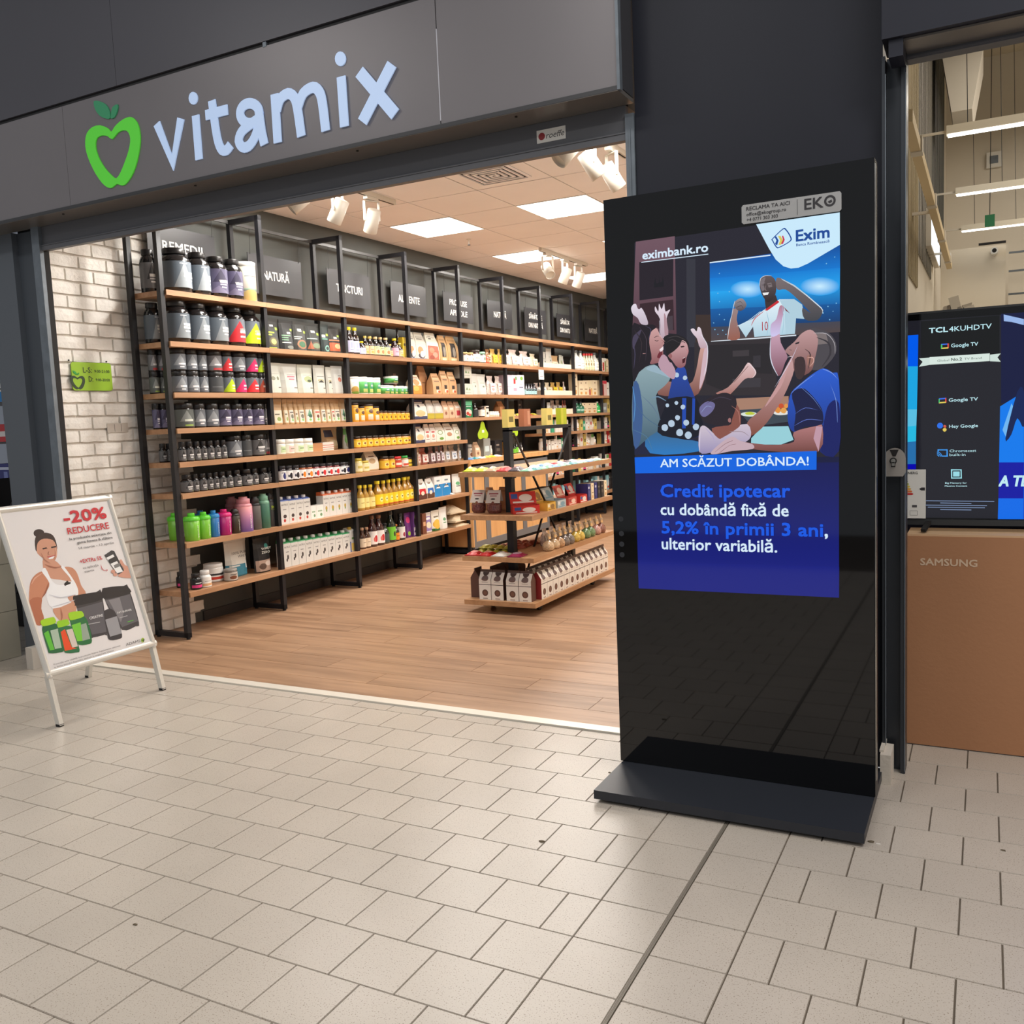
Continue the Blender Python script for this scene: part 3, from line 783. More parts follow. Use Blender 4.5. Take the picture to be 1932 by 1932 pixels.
TV_ART = [
((30,30,38),[(.68,1.691),(1.083,1.686),(1.093,.911),(.669,.911)],0),
((12,14,16),[(.731,1.686),(1.002,1.685),(1.004,1.533),(.732,1.511)],0),
((0,90,235),[(.67,1.635),(.721,1.635),(.72,1.512),(.668,1.515)],0),
((30,165,225),[(.668,1.515),(.72,1.512),(.717,1.343),(.667,1.345)],0),
((90,190,225),[(.667,1.345),(.717,1.343),(.715,1.273),(.667,1.275)],0),
((40,185,225),[(.667,1.275),(.715,1.279),(.714,1.214),(.667,1.213)],0),
((40,110,170),[(.667,1.213),(.714,1.217),(.714,1.126),(.684,1.126)],0),
((10,10,170),[(.673,1.126),(.714,1.126),(.714,1.105),(.673,1.106)],0),
((10,18,60),[(1.007,1.69),(1.083,1.689),(1.087,1.361),(1.011,1.353)],0),
((150,180,230),[(1.016,1.687),(1.083,1.664),(1.083,1.642),(1.042,1.657),(1.017,1.662)],0),
((0,120,235),[(1.008,1.342),(1.087,1.394),(1.09,1.126),(1.007,1.128)],0),
((110,180,240),[(1.017,1.252),(1.046,1.352),(1.066,1.306),(1.032,1.217)],0),
((10,30,80),[(1.027,1.218),(1.065,1.395),(1.087,1.394),(1.088,1.261),(1.066,1.295),(1.047,1.234)],1),
((5,15,160),[(1.007,1.128),(1.09,1.127),(1.092,.989),(1.006,.989)],0),
((0,105,230),[(1.006,.989),(1.092,.989),(1.093,.909),(1.005,.908)],0),
((205,222,215),[(.724,1.543),(.763,1.543),(.763,1.515),(.724,1.51),(.737,1.528)],0),
((205,222,215),[(.972,1.54),(1.008,1.542),(.997,1.528),(1.008,1.511),(.972,1.515)],0),
((215,230,222),[(.762,1.545),(.971,1.545),(.971,1.516),(.762,1.515)],0),
((40,110,230),[(.811,1.276),(.81,1.271),(.807,1.267),(.803,1.265),(.798,1.265),(.794,1.267),(.791,1.271),(.79,1.276),(.791,1.281),(.794,1.285),(.798,1.287),(.803,1.287),(.807,1.285),(.81,1.281)],1),
((225,200,90),[(.824,1.259),(.823,1.256),(.821,1.254),(.818,1.252),(.815,1.252),(.813,1.254),(.811,1.256),(.81,1.26),(.811,1.262),(.813,1.265),(.815,1.266),(.818,1.266),(.821,1.265),(.823,1.262)],1),
((205,90,70),[(.823,1.272),(.822,1.27),(.821,1.268),(.819,1.267),(.816,1.268),(.814,1.269),(.813,1.27),(.812,1.273),(.813,1.275),(.814,1.277),(.816,1.278),(.818,1.278),(.821,1.276),(.822,1.275)],1),
((60,110,235),[(.803,1.593),(.829,1.593),(.829,1.589),(.803,1.589)],0),
((220,70,60),[(.825,1.593),(.83,1.593),(.83,1.575),(.825,1.575)],0),
((230,210,90),[(.803,1.578),(.828,1.579),(.828,1.574),(.803,1.574)],0),
((70,190,110),[(.802,1.591),(.807,1.591),(.807,1.576),(.802,1.575)],0),
((60,110,235),[(.796,1.383),(.822,1.384),(.822,1.379),(.796,1.378)],0),
((220,70,60),[(.818,1.383),(.822,1.383),(.823,1.365),(.818,1.365)],0),
((230,210,90),[(.796,1.368),(.821,1.369),(.821,1.364),(.796,1.363)],0),
((70,190,110),[(.795,1.38),(.799,1.38),(.799,1.365),(.795,1.365)],0),
((60,150,235),[(.792,1.183),(.828,1.182),(.828,1.178),(.792,1.179)],0),
((60,150,235),[(.824,1.183),(.828,1.182),(.829,1.154),(.824,1.155)],0),
((60,150,235),[(.807,1.158),(.829,1.158),(.829,1.153),(.807,1.154)],0),
((60,150,235),[(.792,1.183),(.797,1.183),(.797,1.175),(.792,1.175)],0),
((60,150,235),[(.796,1.154),(.795,1.156),(.794,1.158),(.792,1.159),(.79,1.16),(.79,1.163),(.793,1.162),(.796,1.16),(.798,1.157),(.798,1.154)],0),
((60,150,235),[(.801,1.154),(.8,1.158),(.798,1.162),(.794,1.165),(.79,1.166),(.79,1.169),(.795,1.167),(.8,1.164),(.803,1.159),(.804,1.154)],0),
((60,150,235),[(.806,1.154),(.805,1.16),(.802,1.166),(.796,1.17),(.79,1.171),(.79,1.174),(.797,1.173),(.803,1.168),(.808,1.161),(.809,1.154)],0),
((150,215,225),[(.84,1.104),(.878,1.103),(.879,1.067),(.841,1.067)],0),
((30,30,38),[(.845,1.099),(.874,1.099),(.875,1.071),(.845,1.071)],0),
((150,215,225),[(.848,1.095),(.871,1.095),(.871,1.075),(.848,1.075)],0),
((120,140,175),[(.751,.98),(.992,.979),(.992,.976),(.751,.978)],0),
((120,140,175),[(.803,.972),(.913,.97),(.913,.967),(.803,.969)],0),
((120,140,175),[(.751,.963),(.967,.962),(.967,.959),(.751,.96)],0),
((120,140,175),[(.758,.955),(.96,.954),(.96,.951),(.758,.952)],0),
((120,140,175),[(.803,.946),(.913,.945),(.913,.942),(.803,.943)],0),
]
BOARD_ART = [
((226,222,222),[(.378,1.05),(1.001,1.048),(1.066,.24),(.443,.263)],0),
((52,40,40),[(.596,.911),(.588,.9),(.572,.895),(.554,.897),(.542,.906),(.54,.918),(.548,.929),(.564,.934),(.581,.932),(.594,.923)],1),
((58,44,42),[(.536,.879),(.556,.906),(.602,.913),(.638,.895),(.647,.856),(.642,.823),(.629,.845),(.568,.867),(.532,.829)],1),
((205,150,125),[(.534,.829),(.55,.87),(.587,.885),(.632,.871),(.643,.836),(.637,.803),(.623,.778),(.596,.763),(.577,.775),(.556,.795),(.542,.81)],1),
((205,150,125),[(.56,.794),(.617,.772),(.646,.737),(.678,.714),(.679,.659),(.622,.676),(.574,.691),(.547,.729)],1),
((55,45,45),[(.567,.841),(.591,.842),(.589,.836),(.568,.834)],0),
((55,45,45),[(.613,.841),(.642,.842),(.64,.835),(.614,.834)],0),
((235,235,235),[(.582,.794),(.624,.797),(.609,.783),(.59,.783)],1),
((190,90,90),[(.579,.797),(.627,.799),(.623,.795),(.585,.79)],0),
((200,135,105),[(.456,.672),(.485,.713),(.533,.732),(.563,.706),(.553,.654),(.51,.615),(.488,.56),(.49,.513),(.461,.483),(.433,.512),(.432,.585)],1),
((180,110,82),[(.44,.609),(.501,.61),(.488,.56),(.489,.51),(.461,.483),(.43,.516)],1),
((200,140,112),[(.656,.731),(.696,.725),(.719,.693),(.726,.629),(.741,.585),(.687,.574),(.679,.631),(.671,.688)],1),
((205,150,122),[(.549,.554),(.66,.559),(.667,.516),(.614,.473),(.565,.487)],1),
((240,240,242),[(.536,.731),(.558,.744),(.577,.677),(.615,.65),(.679,.659),(.641,.733),(.657,.735),(.694,.656),(.703,.606),(.687,.574),(.668,.561),(.547,.548),(.529,.618),(.558,.66),(.552,.695)],1),
((40,36,36),[(.635,.653),(.648,.661),(.657,.666),(.663,.656),(.672,.656),(.671,.648),(.636,.642)],0),
((205,150,125),[(.636,.584),(.668,.592),(.704,.578),(.737,.586),(.684,.561),(.663,.544)],1),
((62,60,64),[(.666,.578),(.69,.586),(.8,.581),(.83,.574),(.807,.374),(.79,.364),(.725,.365),(.68,.374),(.673,.522)],1),
((38,36,40),[(.665,.58),(.69,.586),(.8,.581),(.83,.574),(.823,.537),(.677,.536),(.668,.547)],1),
((92,90,96),[(.673,.522),(.822,.527),(.805,.375),(.721,.38),(.715,.444)],0),
((62,60,64),[(.835,.581),(.87,.592),(.969,.582),(.996,.569),(1.009,.38),(.981,.364),(.898,.364),(.853,.471)],1),
((38,36,40),[(.835,.583),(.87,.592),(.969,.582),(.994,.571),(.995,.536),(.838,.538)],1),
((96,94,100),[(.84,.53),(.994,.533),(1.005,.388),(.902,.378),(.856,.484)],0),
((130,128,132),[(.86,.527),(.928,.528),(.931,.448),(.901,.403)],0),
((55,53,58),[(.814,.465),(.831,.483),(.867,.479),(.886,.442),(.89,.341),(.87,.324),(.813,.331),(.805,.361)],1),
((150,150,155),[(.814,.436),(.886,.439),(.89,.348),(.818,.347)],0),
((40,110,62),[(.619,.478),(.649,.492),(.694,.483),(.715,.444),(.712,.351),(.686,.34),(.641,.347),(.629,.374)],1),
((150,165,150),[(.667,.441),(.703,.443),(.705,.363),(.661,.363)],0),
((120,200,60),[(.623,.45),(.674,.453),(.661,.363),(.631,.367)],0),
((160,210,40),[(.619,.506),(.639,.512),(.688,.506),(.699,.496),(.696,.476),(.629,.473),(.62,.482)],1),
((34,100,60),[(.466,.462),(.489,.48),(.539,.477),(.553,.446),(.554,.348),(.525,.338),(.476,.347),(.47,.365)],1),
((96,190,60),[(.471,.444),(.496,.452),(.504,.357),(.481,.359)],0),
((170,190,170),[(.506,.449),(.547,.45),(.543,.357),(.507,.359)],0),
((165,212,40),[(.467,.501),(.482,.508),(.533,.509),(.544,.5),(.541,.478),(.481,.476),(.469,.484)],1),
((40,110,70),[(.545,.441),(.563,.453),(.608,.45),(.624,.426),(.634,.325),(.61,.317),(.566,.325),(.549,.344)],1),
((230,80,40),[(.557,.431),(.582,.439),(.595,.348),(.622,.335),(.555,.338)],0),
((215,200,190),[(.588,.434),(.622,.433),(.629,.343),(.598,.344)],0),
((150,205,40),[(.549,.48),(.564,.485),(.605,.483),(.612,.473),(.61,.455),(.555,.453),(.548,.46)],1),
((60,60,64),[(.897,.756),(.946,.774),(.961,.768),(.994,.654),(.982,.645),(.944,.646)],0),
((232,232,232),[(.904,.741),(.95,.752),(.985,.655),(.946,.653)],0),
((50,50,54),[(.912,.729),(.967,.742),(.971,.716),(.918,.706)],0),
((120,120,120),[(.937,.696),(.976,.704),(.977,.686),(.94,.679)],0),
((205,150,130),[(1.004,.689),(.991,.72),(.978,.704),(.992,.661),(.947,.64),(.981,.623),(1.033,.616),(1.04,.646),(1.022,.675)],1),
((205,150,130),[(.939,.663),(.936,.659),(.931,.656),(.926,.655),(.92,.656),(.915,.659),(.913,.663),(.912,.667),(.915,.671),(.919,.674),(.925,.675),(.931,.674),(.936,.671),(.938,.668)],1),
((205,150,130),[(.947,.646),(.945,.642),(.941,.64),(.935,.639),(.929,.64),(.924,.643),(.921,.646),(.921,.65),(.923,.653),(.928,.656),(.934,.656),(.939,.655),(.944,.653),(.947,.649)],1),
((170,112,92),[(.553,.815),(.56,.786),(.585,.764),(.586,.765),(.564,.788),(.555,.816)],1),
((120,70,60),[(.593,.82),(.586,.807),(.597,.803),(.597,.804),(.589,.807),(.595,.819)],1),
((60,44,44),[(.569,.836),(.581,.838),(.59,.835),(.591,.836),(.582,.841),(.569,.838)],1),
((60,44,44),[(.616,.835),(.629,.838),(.64,.836),(.641,.837),(.629,.841),(.616,.837)],1),
((225,175,150),[(.632,.831),(.629,.804),(.617,.779),(.618,.778),(.634,.803),(.634,.831)],1),
((165,105,85),[(.561,.759),(.6,.738),(.638,.737),(.639,.739),(.603,.743),(.563,.761)],1),
((160,95,70),[(.552,.668),(.527,.633),(.504,.61),(.505,.609),(.531,.63),(.554,.667)],1),
((225,170,145),[(.469,.682),(.492,.703),(.531,.721),(.53,.723),(.488,.708),(.467,.684)],1),
((205,205,212),[(.546,.614),(.599,.589),(.676,.589),(.676,.592),(.6,.594),(.547,.616)],1),
((205,205,212),[(.55,.556),(.606,.557),(.665,.564),(.665,.566),(.606,.562),(.55,.558)],1),
((175,115,92),[(.585,.54),(.582,.507),(.574,.485),(.576,.484),(.588,.506),(.587,.54)],1),
((190,52,60),[(.863,.712),(.861,.693),(.872,.679),(.892,.678),(.892,.679),(.874,.681),(.865,.694),(.864,.712)],1),
((190,52,60),[(.885,.685),(.892,.678),(.883,.673),(.884,.672),(.895,.678),(.886,.685)],1),
((170,170,174),[(.712,.432),(.779,.429),(.78,.433),(.712,.436)],1),
((170,170,174),[(.898,.425),(.947,.426),(.947,.43),(.897,.429)],1),
((90,190,60),[(.938,.395),(.977,.396),(.977,.399),(.938,.398)],1),
((150,180,60),[(1.014,.283),(1.009,.276),(1.001,.274),(.995,.279),(.994,.288),(1.0,.295),(1.008,.297),(1.014,.292)],1),
((60,90,40),[(.998,.287),(1.017,.29),(1.008,.274)],0),
]
SIGN_STROKES = [[(-2.7349,2.9171),(-2.6463,2.7119),(-2.5683,2.9116)],[(-2.4685,2.9078),(-2.4675,2.6993)],[(-2.3553,2.9554),(-2.3453,2.8333),(-2.334,2.7599),(-2.3131,2.7187),(-2.2825,2.7136),(-2.2558,2.7331)],[(-2.402,2.8955),(-2.2581,2.8954)],[(-2.064,2.8418),(-2.07,2.8257),(-2.084,2.8136),(-2.1039,2.8074),(-2.1268,2.8081),(-2.1491,2.8156),(-2.1674,2.8288),(-2.1789,2.8457),(-2.1818,2.8636),(-2.1756,2.8799),(-2.1613,2.8919),(-2.1412,2.8979),(-2.1183,2.897),(-2.0962,2.8894),(-2.0782,2.8762),(-2.0669,2.8595),(-2.064,2.8418)],[(-2.0783,2.8158),(-2.1336,2.7997),(-2.1816,2.7776),(-2.2021,2.7416),(-2.181,2.7089),(-2.1424,2.7076),(-2.1035,2.7377),(-2.0753,2.7849)],[(-2.0662,2.8569),(-2.0567,2.7556),(-2.0455,2.6972)],[(-1.9632,2.9085),(-1.9641,2.6919)],[(-1.9573,2.8323),(-1.9325,2.8787),(-1.8853,2.895),(-1.85,2.8713),(-1.8354,2.818),(-1.8233,2.6957)],[(-1.8314,2.8256),(-1.7967,2.8778),(-1.7401,2.8934),(-1.7059,2.8684),(-1.6916,2.8159),(-1.6828,2.6946)],[(-1.5791,2.9072),(-1.5773,2.694)],[(-1.4796,2.9064),(-1.305,2.6963)],[(-1.3072,2.9027),(-1.4783,2.6958)]]
SIGN_DOTS = [[(-2.4463,2.9836),(-2.4497,2.9729),(-2.4569,2.9647),(-2.467,2.9602),(-2.4784,2.96),(-2.4893,2.9644),(-2.498,2.9725),(-2.5033,2.9832),(-2.5044,2.9947),(-2.5009,3.0055),(-2.4936,3.0137),(-2.4835,3.0181),(-2.4721,3.0182),(-2.4613,3.0138),(-2.4525,3.0057),(-2.4473,2.9951)],[(-1.5515,2.9778),(-1.5546,2.9667),(-1.5617,2.9582),(-1.5716,2.9536),(-1.583,2.9536),(-1.594,2.9582),(-1.603,2.9668),(-1.6086,2.978),(-1.6099,2.9902),(-1.6068,3.0013),(-1.5996,3.0098),(-1.5896,3.0144),(-1.5783,3.0143),(-1.5673,3.0096),(-1.5584,3.001),(-1.5529,2.9899)]]
APPLE_OUT = [(-3.0644,2.9354),(-3.0882,2.9577),(-3.1436,2.9825),(-3.2028,2.9837),(-3.2486,2.9613),(-3.2671,2.9198),(-3.2653,2.8691),(-3.2431,2.8094),(-3.2084,2.7478),(-3.1644,2.6934),(-3.1258,2.6653),(-3.0928,2.6603),(-3.0578,2.6733),(-3.0262,2.6613),(-2.9932,2.6618),(-2.9488,2.6907),(-2.9111,2.7338),(-2.8797,2.7938),(-2.861,2.85),(-2.8585,2.9033),(-2.873,2.9489),(-2.9054,2.979),(-2.9452,2.9836),(-2.9953,2.9738),(-3.0388,2.9544)]
APPLE_IN = [(-3.0625,2.8984),(-3.0932,2.9185),(-3.1336,2.93),(-3.1722,2.9257),(-3.1899,2.901),(-3.1891,2.8619),(-3.1699,2.8142),(-3.1341,2.764),(-3.093,2.7242),(-3.056,2.7007),(-3.0177,2.7289),(-2.9788,2.7775),(-2.9489,2.8216),(-2.9318,2.8622),(-2.9318,2.8947),(-2.9491,2.9194),(-2.9846,2.9284),(-3.0224,2.9214)]
APPLE_LEAVES = [[(-3.1756,3.1076),(-3.1364,3.102),(-3.0885,3.0766),(-3.0643,3.0387),(-3.0656,3.0055),(-3.0904,3.0053),(-3.1387,3.0285),(-3.1704,3.0681)],[(-3.0567,3.0182),(-3.0407,3.0533),(-3.001,3.0601),(-3.0079,3.0282),(-3.0327,3.0023),(-3.0589,3.0014)]]
PRODUCTS = [
(1,1,'tub','grey',2.022,2.132,0.284,3.955,0.000,'black whey tub with grey label'),
(1,1,'tub','steel_w',2.095,2.306,0.293,3.830,0.000,'large black gainer tub, blue-grey label'),
(1,1,'tub','steel_w',2.306,2.470,0.291,3.830,0.000,'black gainer tub with blue-grey label'),
(1,1,'tub','purple',2.470,2.633,0.285,3.830,0.000,'black whey tub with purple label'),
(1,1,'tub','purple',2.633,2.784,0.288,3.830,0.000,'black whey tub with purple label'),
(1,1,'canister','cream',2.784,2.932,0.288,3.820,0.000,'white cardboard protein canister'),
(1,2,'tub','steel_w',2.022,2.132,0.268,3.955,0.000,'black gainer tub with grey label'),
(1,2,'tub','steel_w',2.081,2.254,0.277,3.830,0.000,'black gainer tub with grey label'),
(1,2,'tub','steel_w',2.254,2.428,0.275,3.830,0.000,'black gainer tub with grey label'),
(1,2,'tub','steel_w',2.428,2.602,0.273,3.830,0.000,'black gainer tub with grey label'),
(1,2,'tub','red',2.602,2.768,0.277,3.830,0.000,'black tub with red triangle label'),
(1,2,'tub','lime',2.768,2.950,0.276,3.830,0.000,'black tub with lime triangle label'),
(1,3,'jar','greenw',2.022,2.090,0.146,3.955,0.000,'black jar, grey-green label'),
(1,3,'jar','greenw',2.090,2.155,0.146,3.955,0.000,'black jar, grey-green label'),
(1,3,'jar','steel',2.086,2.193,0.146,3.820,0.000,'black jar with grey label'),
(1,3,'jar','steel',2.193,2.299,0.146,3.820,0.000,'black jar with grey label'),
(1,3,'jar','steel',2.299,2.386,0.146,3.820,0.000,'black jar with grey label'),
(1,3,'jar','plain',2.386,2.516,0.146,3.820,0.000,'black jar, plain dark label'),
(1,3,'jar','lime',2.516,2.630,0.146,3.820,0.000,'black jar with lime triangle'),
(1,3,'jar','pink',2.630,2.743,0.146,3.820,0.000,'black jar with pink triangle'),
(1,3,'jar','red',2.743,2.867,0.146,3.820,0.000,'black jar with red triangle'),
(1,3,'jar','brown',2.867,2.950,0.146,3.820,0.000,'black jar with rust triangle'),
(1,3,'jar','redstrip',2.022,2.082,0.146,3.955,0.147,'black jar, red-striped grey label'),
(1,3,'jar','redstrip',2.087,2.160,0.146,3.955,0.147,'black jar, red-striped grey label'),
(1,3,'jar','steel',2.079,2.194,0.146,3.820,0.147,'black jar with grey label'),
(1,3,'jar','steel',2.194,2.296,0.146,3.820,0.147,'black jar with grey label'),
(1,3,'jar','steel',2.296,2.385,0.146,3.820,0.147,'black jar with grey label'),
(1,3,'jar','redstrip',2.386,2.515,0.146,3.820,0.147,'black jar, red-striped grey label'),
(1,3,'jar','red',2.515,2.618,0.146,3.820,0.147,'black jar with red triangle'),
(1,3,'jar','steel',2.618,2.744,0.146,3.820,0.147,'black jar with grey label'),
(1,3,'jar','pink',2.747,2.870,0.146,3.820,0.147,'black jar with pink triangle'),
(1,3,'jar','lime',2.870,2.950,0.146,3.820,0.147,'black jar with lime triangle'),
(1,4,'jar','purple',2.022,2.072,0.172,3.955,0.000,'black jar with violet-grey label'),
(1,4,'jar','purple',2.072,2.150,0.172,3.955,0.000,'black jar with violet-grey label'),
(1,4,'jar','greenw',2.096,2.225,0.166,3.820,0.000,'black jar, grey-green label'),
(1,4,'jar','steel',2.225,2.332,0.163,3.820,0.000,'black jar with grey label'),
(1,4,'jar','steel',2.332,2.452,0.161,3.820,0.000,'black jar with grey label'),
(1,4,'jar','purple',2.452,2.571,0.159,3.820,0.000,'black jar with violet-grey label'),
(1,4,'jar','purple',2.571,2.684,0.158,3.820,0.000,'black jar with violet-grey label'),
(1,4,'jar','purple',2.684,2.786,0.157,3.820,0.000,'black jar with violet-grey label'),
(1,4,'jar','purple',2.786,2.903,0.157,3.820,0.000,'black jar with violet-grey label'),
(1,4,'jar','steel',2.903,2.950,0.156,3.820,0.000,'black jar with grey label'),
(1,5,'pill','grey',2.050,2.104,0.127,3.955,0.000,'small black pill bottle, grey label'),
(1,5,'pill','grey',2.104,2.155,0.125,3.955,0.000,'small black pill bottle, grey label'),
(1,5,'pill','grey',2.073,2.128,0.133,3.800,0.000,'small black pill bottle, grey label'),
(1,5,'pill','grey',2.128,2.194,0.134,3.800,0.000,'small black pill bottle, grey label'),
(1,5,'pill','grey',2.194,2.257,0.131,3.800,0.000,'small black pill bottle, grey label'),
(1,5,'pill','grey',2.257,2.313,0.131,3.800,0.000,'small black pill bottle, grey label'),
(1,5,'pill','grey',2.313,2.378,0.131,3.800,0.000,'small black pill bottle, grey label'),
(1,5,'pill','grey',2.378,2.439,0.131,3.800,0.000,'small black pill bottle, grey label'),
(1,5,'pill','grey',2.439,2.499,0.130,3.800,0.000,'small black pill bottle, grey label'),
(1,5,'jar','steel',2.520,2.649,0.157,3.820,0.000,'dark supplement jar with grey label'),
(1,5,'jar','plain',2.649,2.755,0.158,3.820,0.000,'dark supplement jar with grey label'),
(1,5,'jar','grey',2.760,2.889,0.158,3.820,0.000,'dark supplement jar with grey label'),
(1,5,'jar','redstrip',2.889,2.950,0.156,3.820,0.000,'dark supplement jar with grey label'),
(1,6,'pill','grey',2.077,2.161,0.121,3.800,0.000,'black pill bottle with grey label'),
(1,6,'pill','grey',2.161,2.220,0.120,3.800,0.000,'black pill bottle with grey label'),
(1,6,'pill','grey',2.220,2.290,0.120,3.800,0.000,'black pill bottle with grey label'),
(1,6,'pill','grey',2.290,2.349,0.119,3.800,0.000,'black pill bottle with grey label'),
(1,6,'pill','grey',2.349,2.404,0.119,3.800,0.000,'black pill bottle with grey label'),
(1,6,'pill','grey',2.404,2.470,0.119,3.800,0.000,'black pill bottle with grey label'),
(1,6,'pill','grey',2.470,2.535,0.120,3.800,0.000,'black pill bottle with grey label'),
(1,6,'pill','grey',2.539,2.617,0.121,3.800,0.000,'black pill bottle with grey label'),
(1,6,'pill','grey',2.619,2.721,0.120,3.800,0.000,'black pill bottle with grey label'),
(1,6,'pill','grey',2.721,2.790,0.118,3.800,0.000,'black pill bottle with grey label'),
(1,6,'pill','grey',2.807,2.893,0.117,3.800,0.000,'black pill bottle with grey label'),
(1,6,'pill','grey',2.893,2.950,0.117,3.800,0.000,'black pill bottle with grey label'),
(1,7,'shaker','green',2.080,2.173,0.187,3.955,0.000,'lime green lettered plastic shaker'),
(1,7,'shaker','green',2.077,2.190,0.187,3.800,0.000,'lime green lettered plastic shaker'),
(1,7,'shaker','green',2.190,2.290,0.183,3.800,0.000,'lime green lettered plastic shaker'),
(1,7,'shaker','blue',2.290,2.375,0.183,3.800,0.000,'blue lettered plastic shaker'),
(1,7,'shaker','magenta',2.375,2.484,0.181,3.800,0.000,'magenta lettered plastic shaker'),
(1,7,'shaker','blue',2.284,2.378,0.181,3.920,0.000,'blue shaker behind the green ones'),
(1,7,'flask','black',2.484,2.562,0.173,3.790,0.000,'short black lettered drinking bottle'),
(1,7,'flask','sunset',2.563,2.688,0.250,3.790,0.000,'pink to violet water bottle'),
(1,7,'flask','rose',2.619,2.719,0.246,3.955,0.000,'rose water bottle behind black bottle'),
(1,7,'flask','smoke',2.688,2.774,0.241,3.790,0.000,'smoky grey water bottle'),
(1,7,'flask','mint',2.774,2.867,0.254,3.790,0.000,'sea green water bottle'),
(1,7,'flask','charcoal',2.867,2.950,0.254,3.790,0.000,'tall charcoal water bottle'),
(1,8,'pill','magenta',2.111,2.174,0.108,3.955,0.000,'black bottle with magenta label'),
(1,8,'pill','magenta',2.083,2.161,0.107,3.790,0.000,'black bottle with magenta label'),
(1,8,'pill','white',2.161,2.247,0.115,3.790,0.000,'white pill bottle, peach label'),
(1,8,'jar','collagen',2.331,2.468,0.127,3.910,0.000,'large white collagen tub'),
(1,8,'jar','cocoa',2.406,2.502,0.084,3.800,0.000,'brown jar with silver lid'),
(1,8,'pouch','whey',2.502,2.720,0.278,3.850,0.000,'white and teal whey pouch'),
(1,8,'pouch','wheyzero',2.720,2.893,0.256,3.790,0.000,'black whey pouch with window'),
(2,2,'pouch','matcha',2.973,3.155,0.234,3.790,0.000,'dark pouch with yellow cup'),
(2,2,'pouch','chlor',3.155,3.311,0.233,3.790,0.000,'dark pouch with plain green lettering'),
(2,2,'pouch','spir',3.311,3.464,0.232,3.790,0.000,'dark pouch with green bowl'),
(2,2,'pouch','spir2',3.464,3.633,0.231,3.790,0.000,'dark pouch with wide green bowl'),
(2,2,'pouch','teal',3.633,3.736,0.232,3.790,0.000,'narrow dark pouch with teal leaf'),
(2,2,'pouch','ash',3.736,3.892,0.225,3.790,0.000,'dark pouch with orange roots'),
(2,3,'pouch','wp1',2.983,3.141,0.233,3.790,0.000,'white pouch with grey berries'),
(2,3,'pouch','wp2',3.141,3.335,0.232,3.790,0.000,'white pouch with red lettering'),
(2,3,'pouch','wp3',3.335,3.520,0.230,3.790,0.000,'white pouch with green leaves'),
(2,3,'pouch','wp4',3.520,3.666,0.231,3.790,0.000,'white pouch with black seeds'),
(2,3,'pouch','wp4',3.666,3.743,0.219,3.790,0.000,'narrow white pouch with dark seeds'),
(2,3,'pouch','wp5',3.744,3.892,0.232,3.790,0.000,'white pouch with red almonds'),
(2,4,'pouch','kr1',2.998,3.124,0.195,3.790,0.000,'kraft paper pouch with printed label'),
(2,4,'pouch','kr1',3.124,3.180,0.194,3.790,0.000,'kraft paper pouch with printed label'),
(2,4,'pouch','kr2',3.180,3.247,0.194,3.790,0.000,'kraft paper pouch with printed label'),
(2,4,'pouch','kr1',3.247,3.294,0.194,3.790,0.000,'kraft paper pouch with printed label'),
(2,4,'pouch','kr2',3.294,3.370,0.194,3.790,0.000,'kraft paper pouch with printed label'),
(2,4,'pouch','kr3',3.370,3.475,0.194,3.790,0.000,'kraft paper pouch with printed label'),
(2,4,'pouch','kr4',3.475,3.564,0.194,3.790,0.000,'kraft paper pouch with printed label'),
(2,4,'pouch','kr2',3.564,3.633,0.194,3.790,0.000,'kraft paper pouch with printed label'),
(2,4,'pouch','kr1',3.633,3.694,0.194,3.790,0.000,'kraft paper pouch with printed label'),
(2,4,'pouch','kr4',3.694,3.744,0.194,3.790,0.000,'kraft paper pouch with printed label'),
(2,4,'pouch','kr2',3.732,3.819,0.194,3.790,0.000,'kraft paper pouch with printed label'),
(2,4,'pouch','kr3',3.819,3.892,0.194,3.790,0.000,'kraft paper pouch with printed label'),
(2,5,'lowjar','wg',2.991,3.083,0.112,3.790,0.000,'white jar with pale green label'),
(2,5,'lowjar','wp',3.083,3.180,0.111,3.790,0.000,'white jar with pale green label'),
(2,5,'lowjar','wg',3.180,3.288,0.110,3.790,0.000,'white jar with pale green label'),
(2,5,'lowjar','wg',3.288,3.398,0.108,3.790,0.000,'white jar with pale green label'),
(2,5,'box','kraft',3.398,3.546,0.065,3.790,0.000,'open brown cardboard box'),
(2,5,'box','stripes',3.546,3.687,0.067,3.790,0.000,'pile of white-red striped packets'),
(2,5,'pouch','rice',3.686,3.892,0.189,3.870,0.000,'large kraft pouch, blue panel'),
(2,5,'pouch','greenfoil',3.849,3.892,0.188,3.790,0.000,'green and silver foil pouch'),
(2,6,'gjar','bb',2.992,3.065,0.119,3.780,0.000,'jam jar with blueberry label'),
(2,6,'gjar','bk',3.066,3.140,0.117,3.780,0.000,'jam jar with blackcurrant label'),
(2,6,'gjar','bk',3.141,3.217,0.115,3.780,0.000,'jam jar with elderberry label'),
(2,6,'gjar','or',3.217,3.295,0.113,3.780,0.000,'jam jar with orange label'),
(2,6,'gjar','or',3.295,3.375,0.112,3.780,0.000,'jam jar with apricot label'),
(2,6,'gjar','rd',3.375,3.456,0.110,3.780,0.000,'jam jar with raspberry label'),
(2,6,'gjar','rd',3.456,3.538,0.108,3.780,0.000,'jam jar with cherry label'),
(2,6,'gjar','rd',3.539,3.623,0.106,3.780,0.000,'jam jar with cranberry label'),
(2,6,'gjar','rd',3.623,3.709,0.104,3.780,0.000,'jam jar with strawberry label'),
(2,6,'gjar','bk',3.709,3.797,0.102,3.780,0.000,'jam jar with dark plum label'),
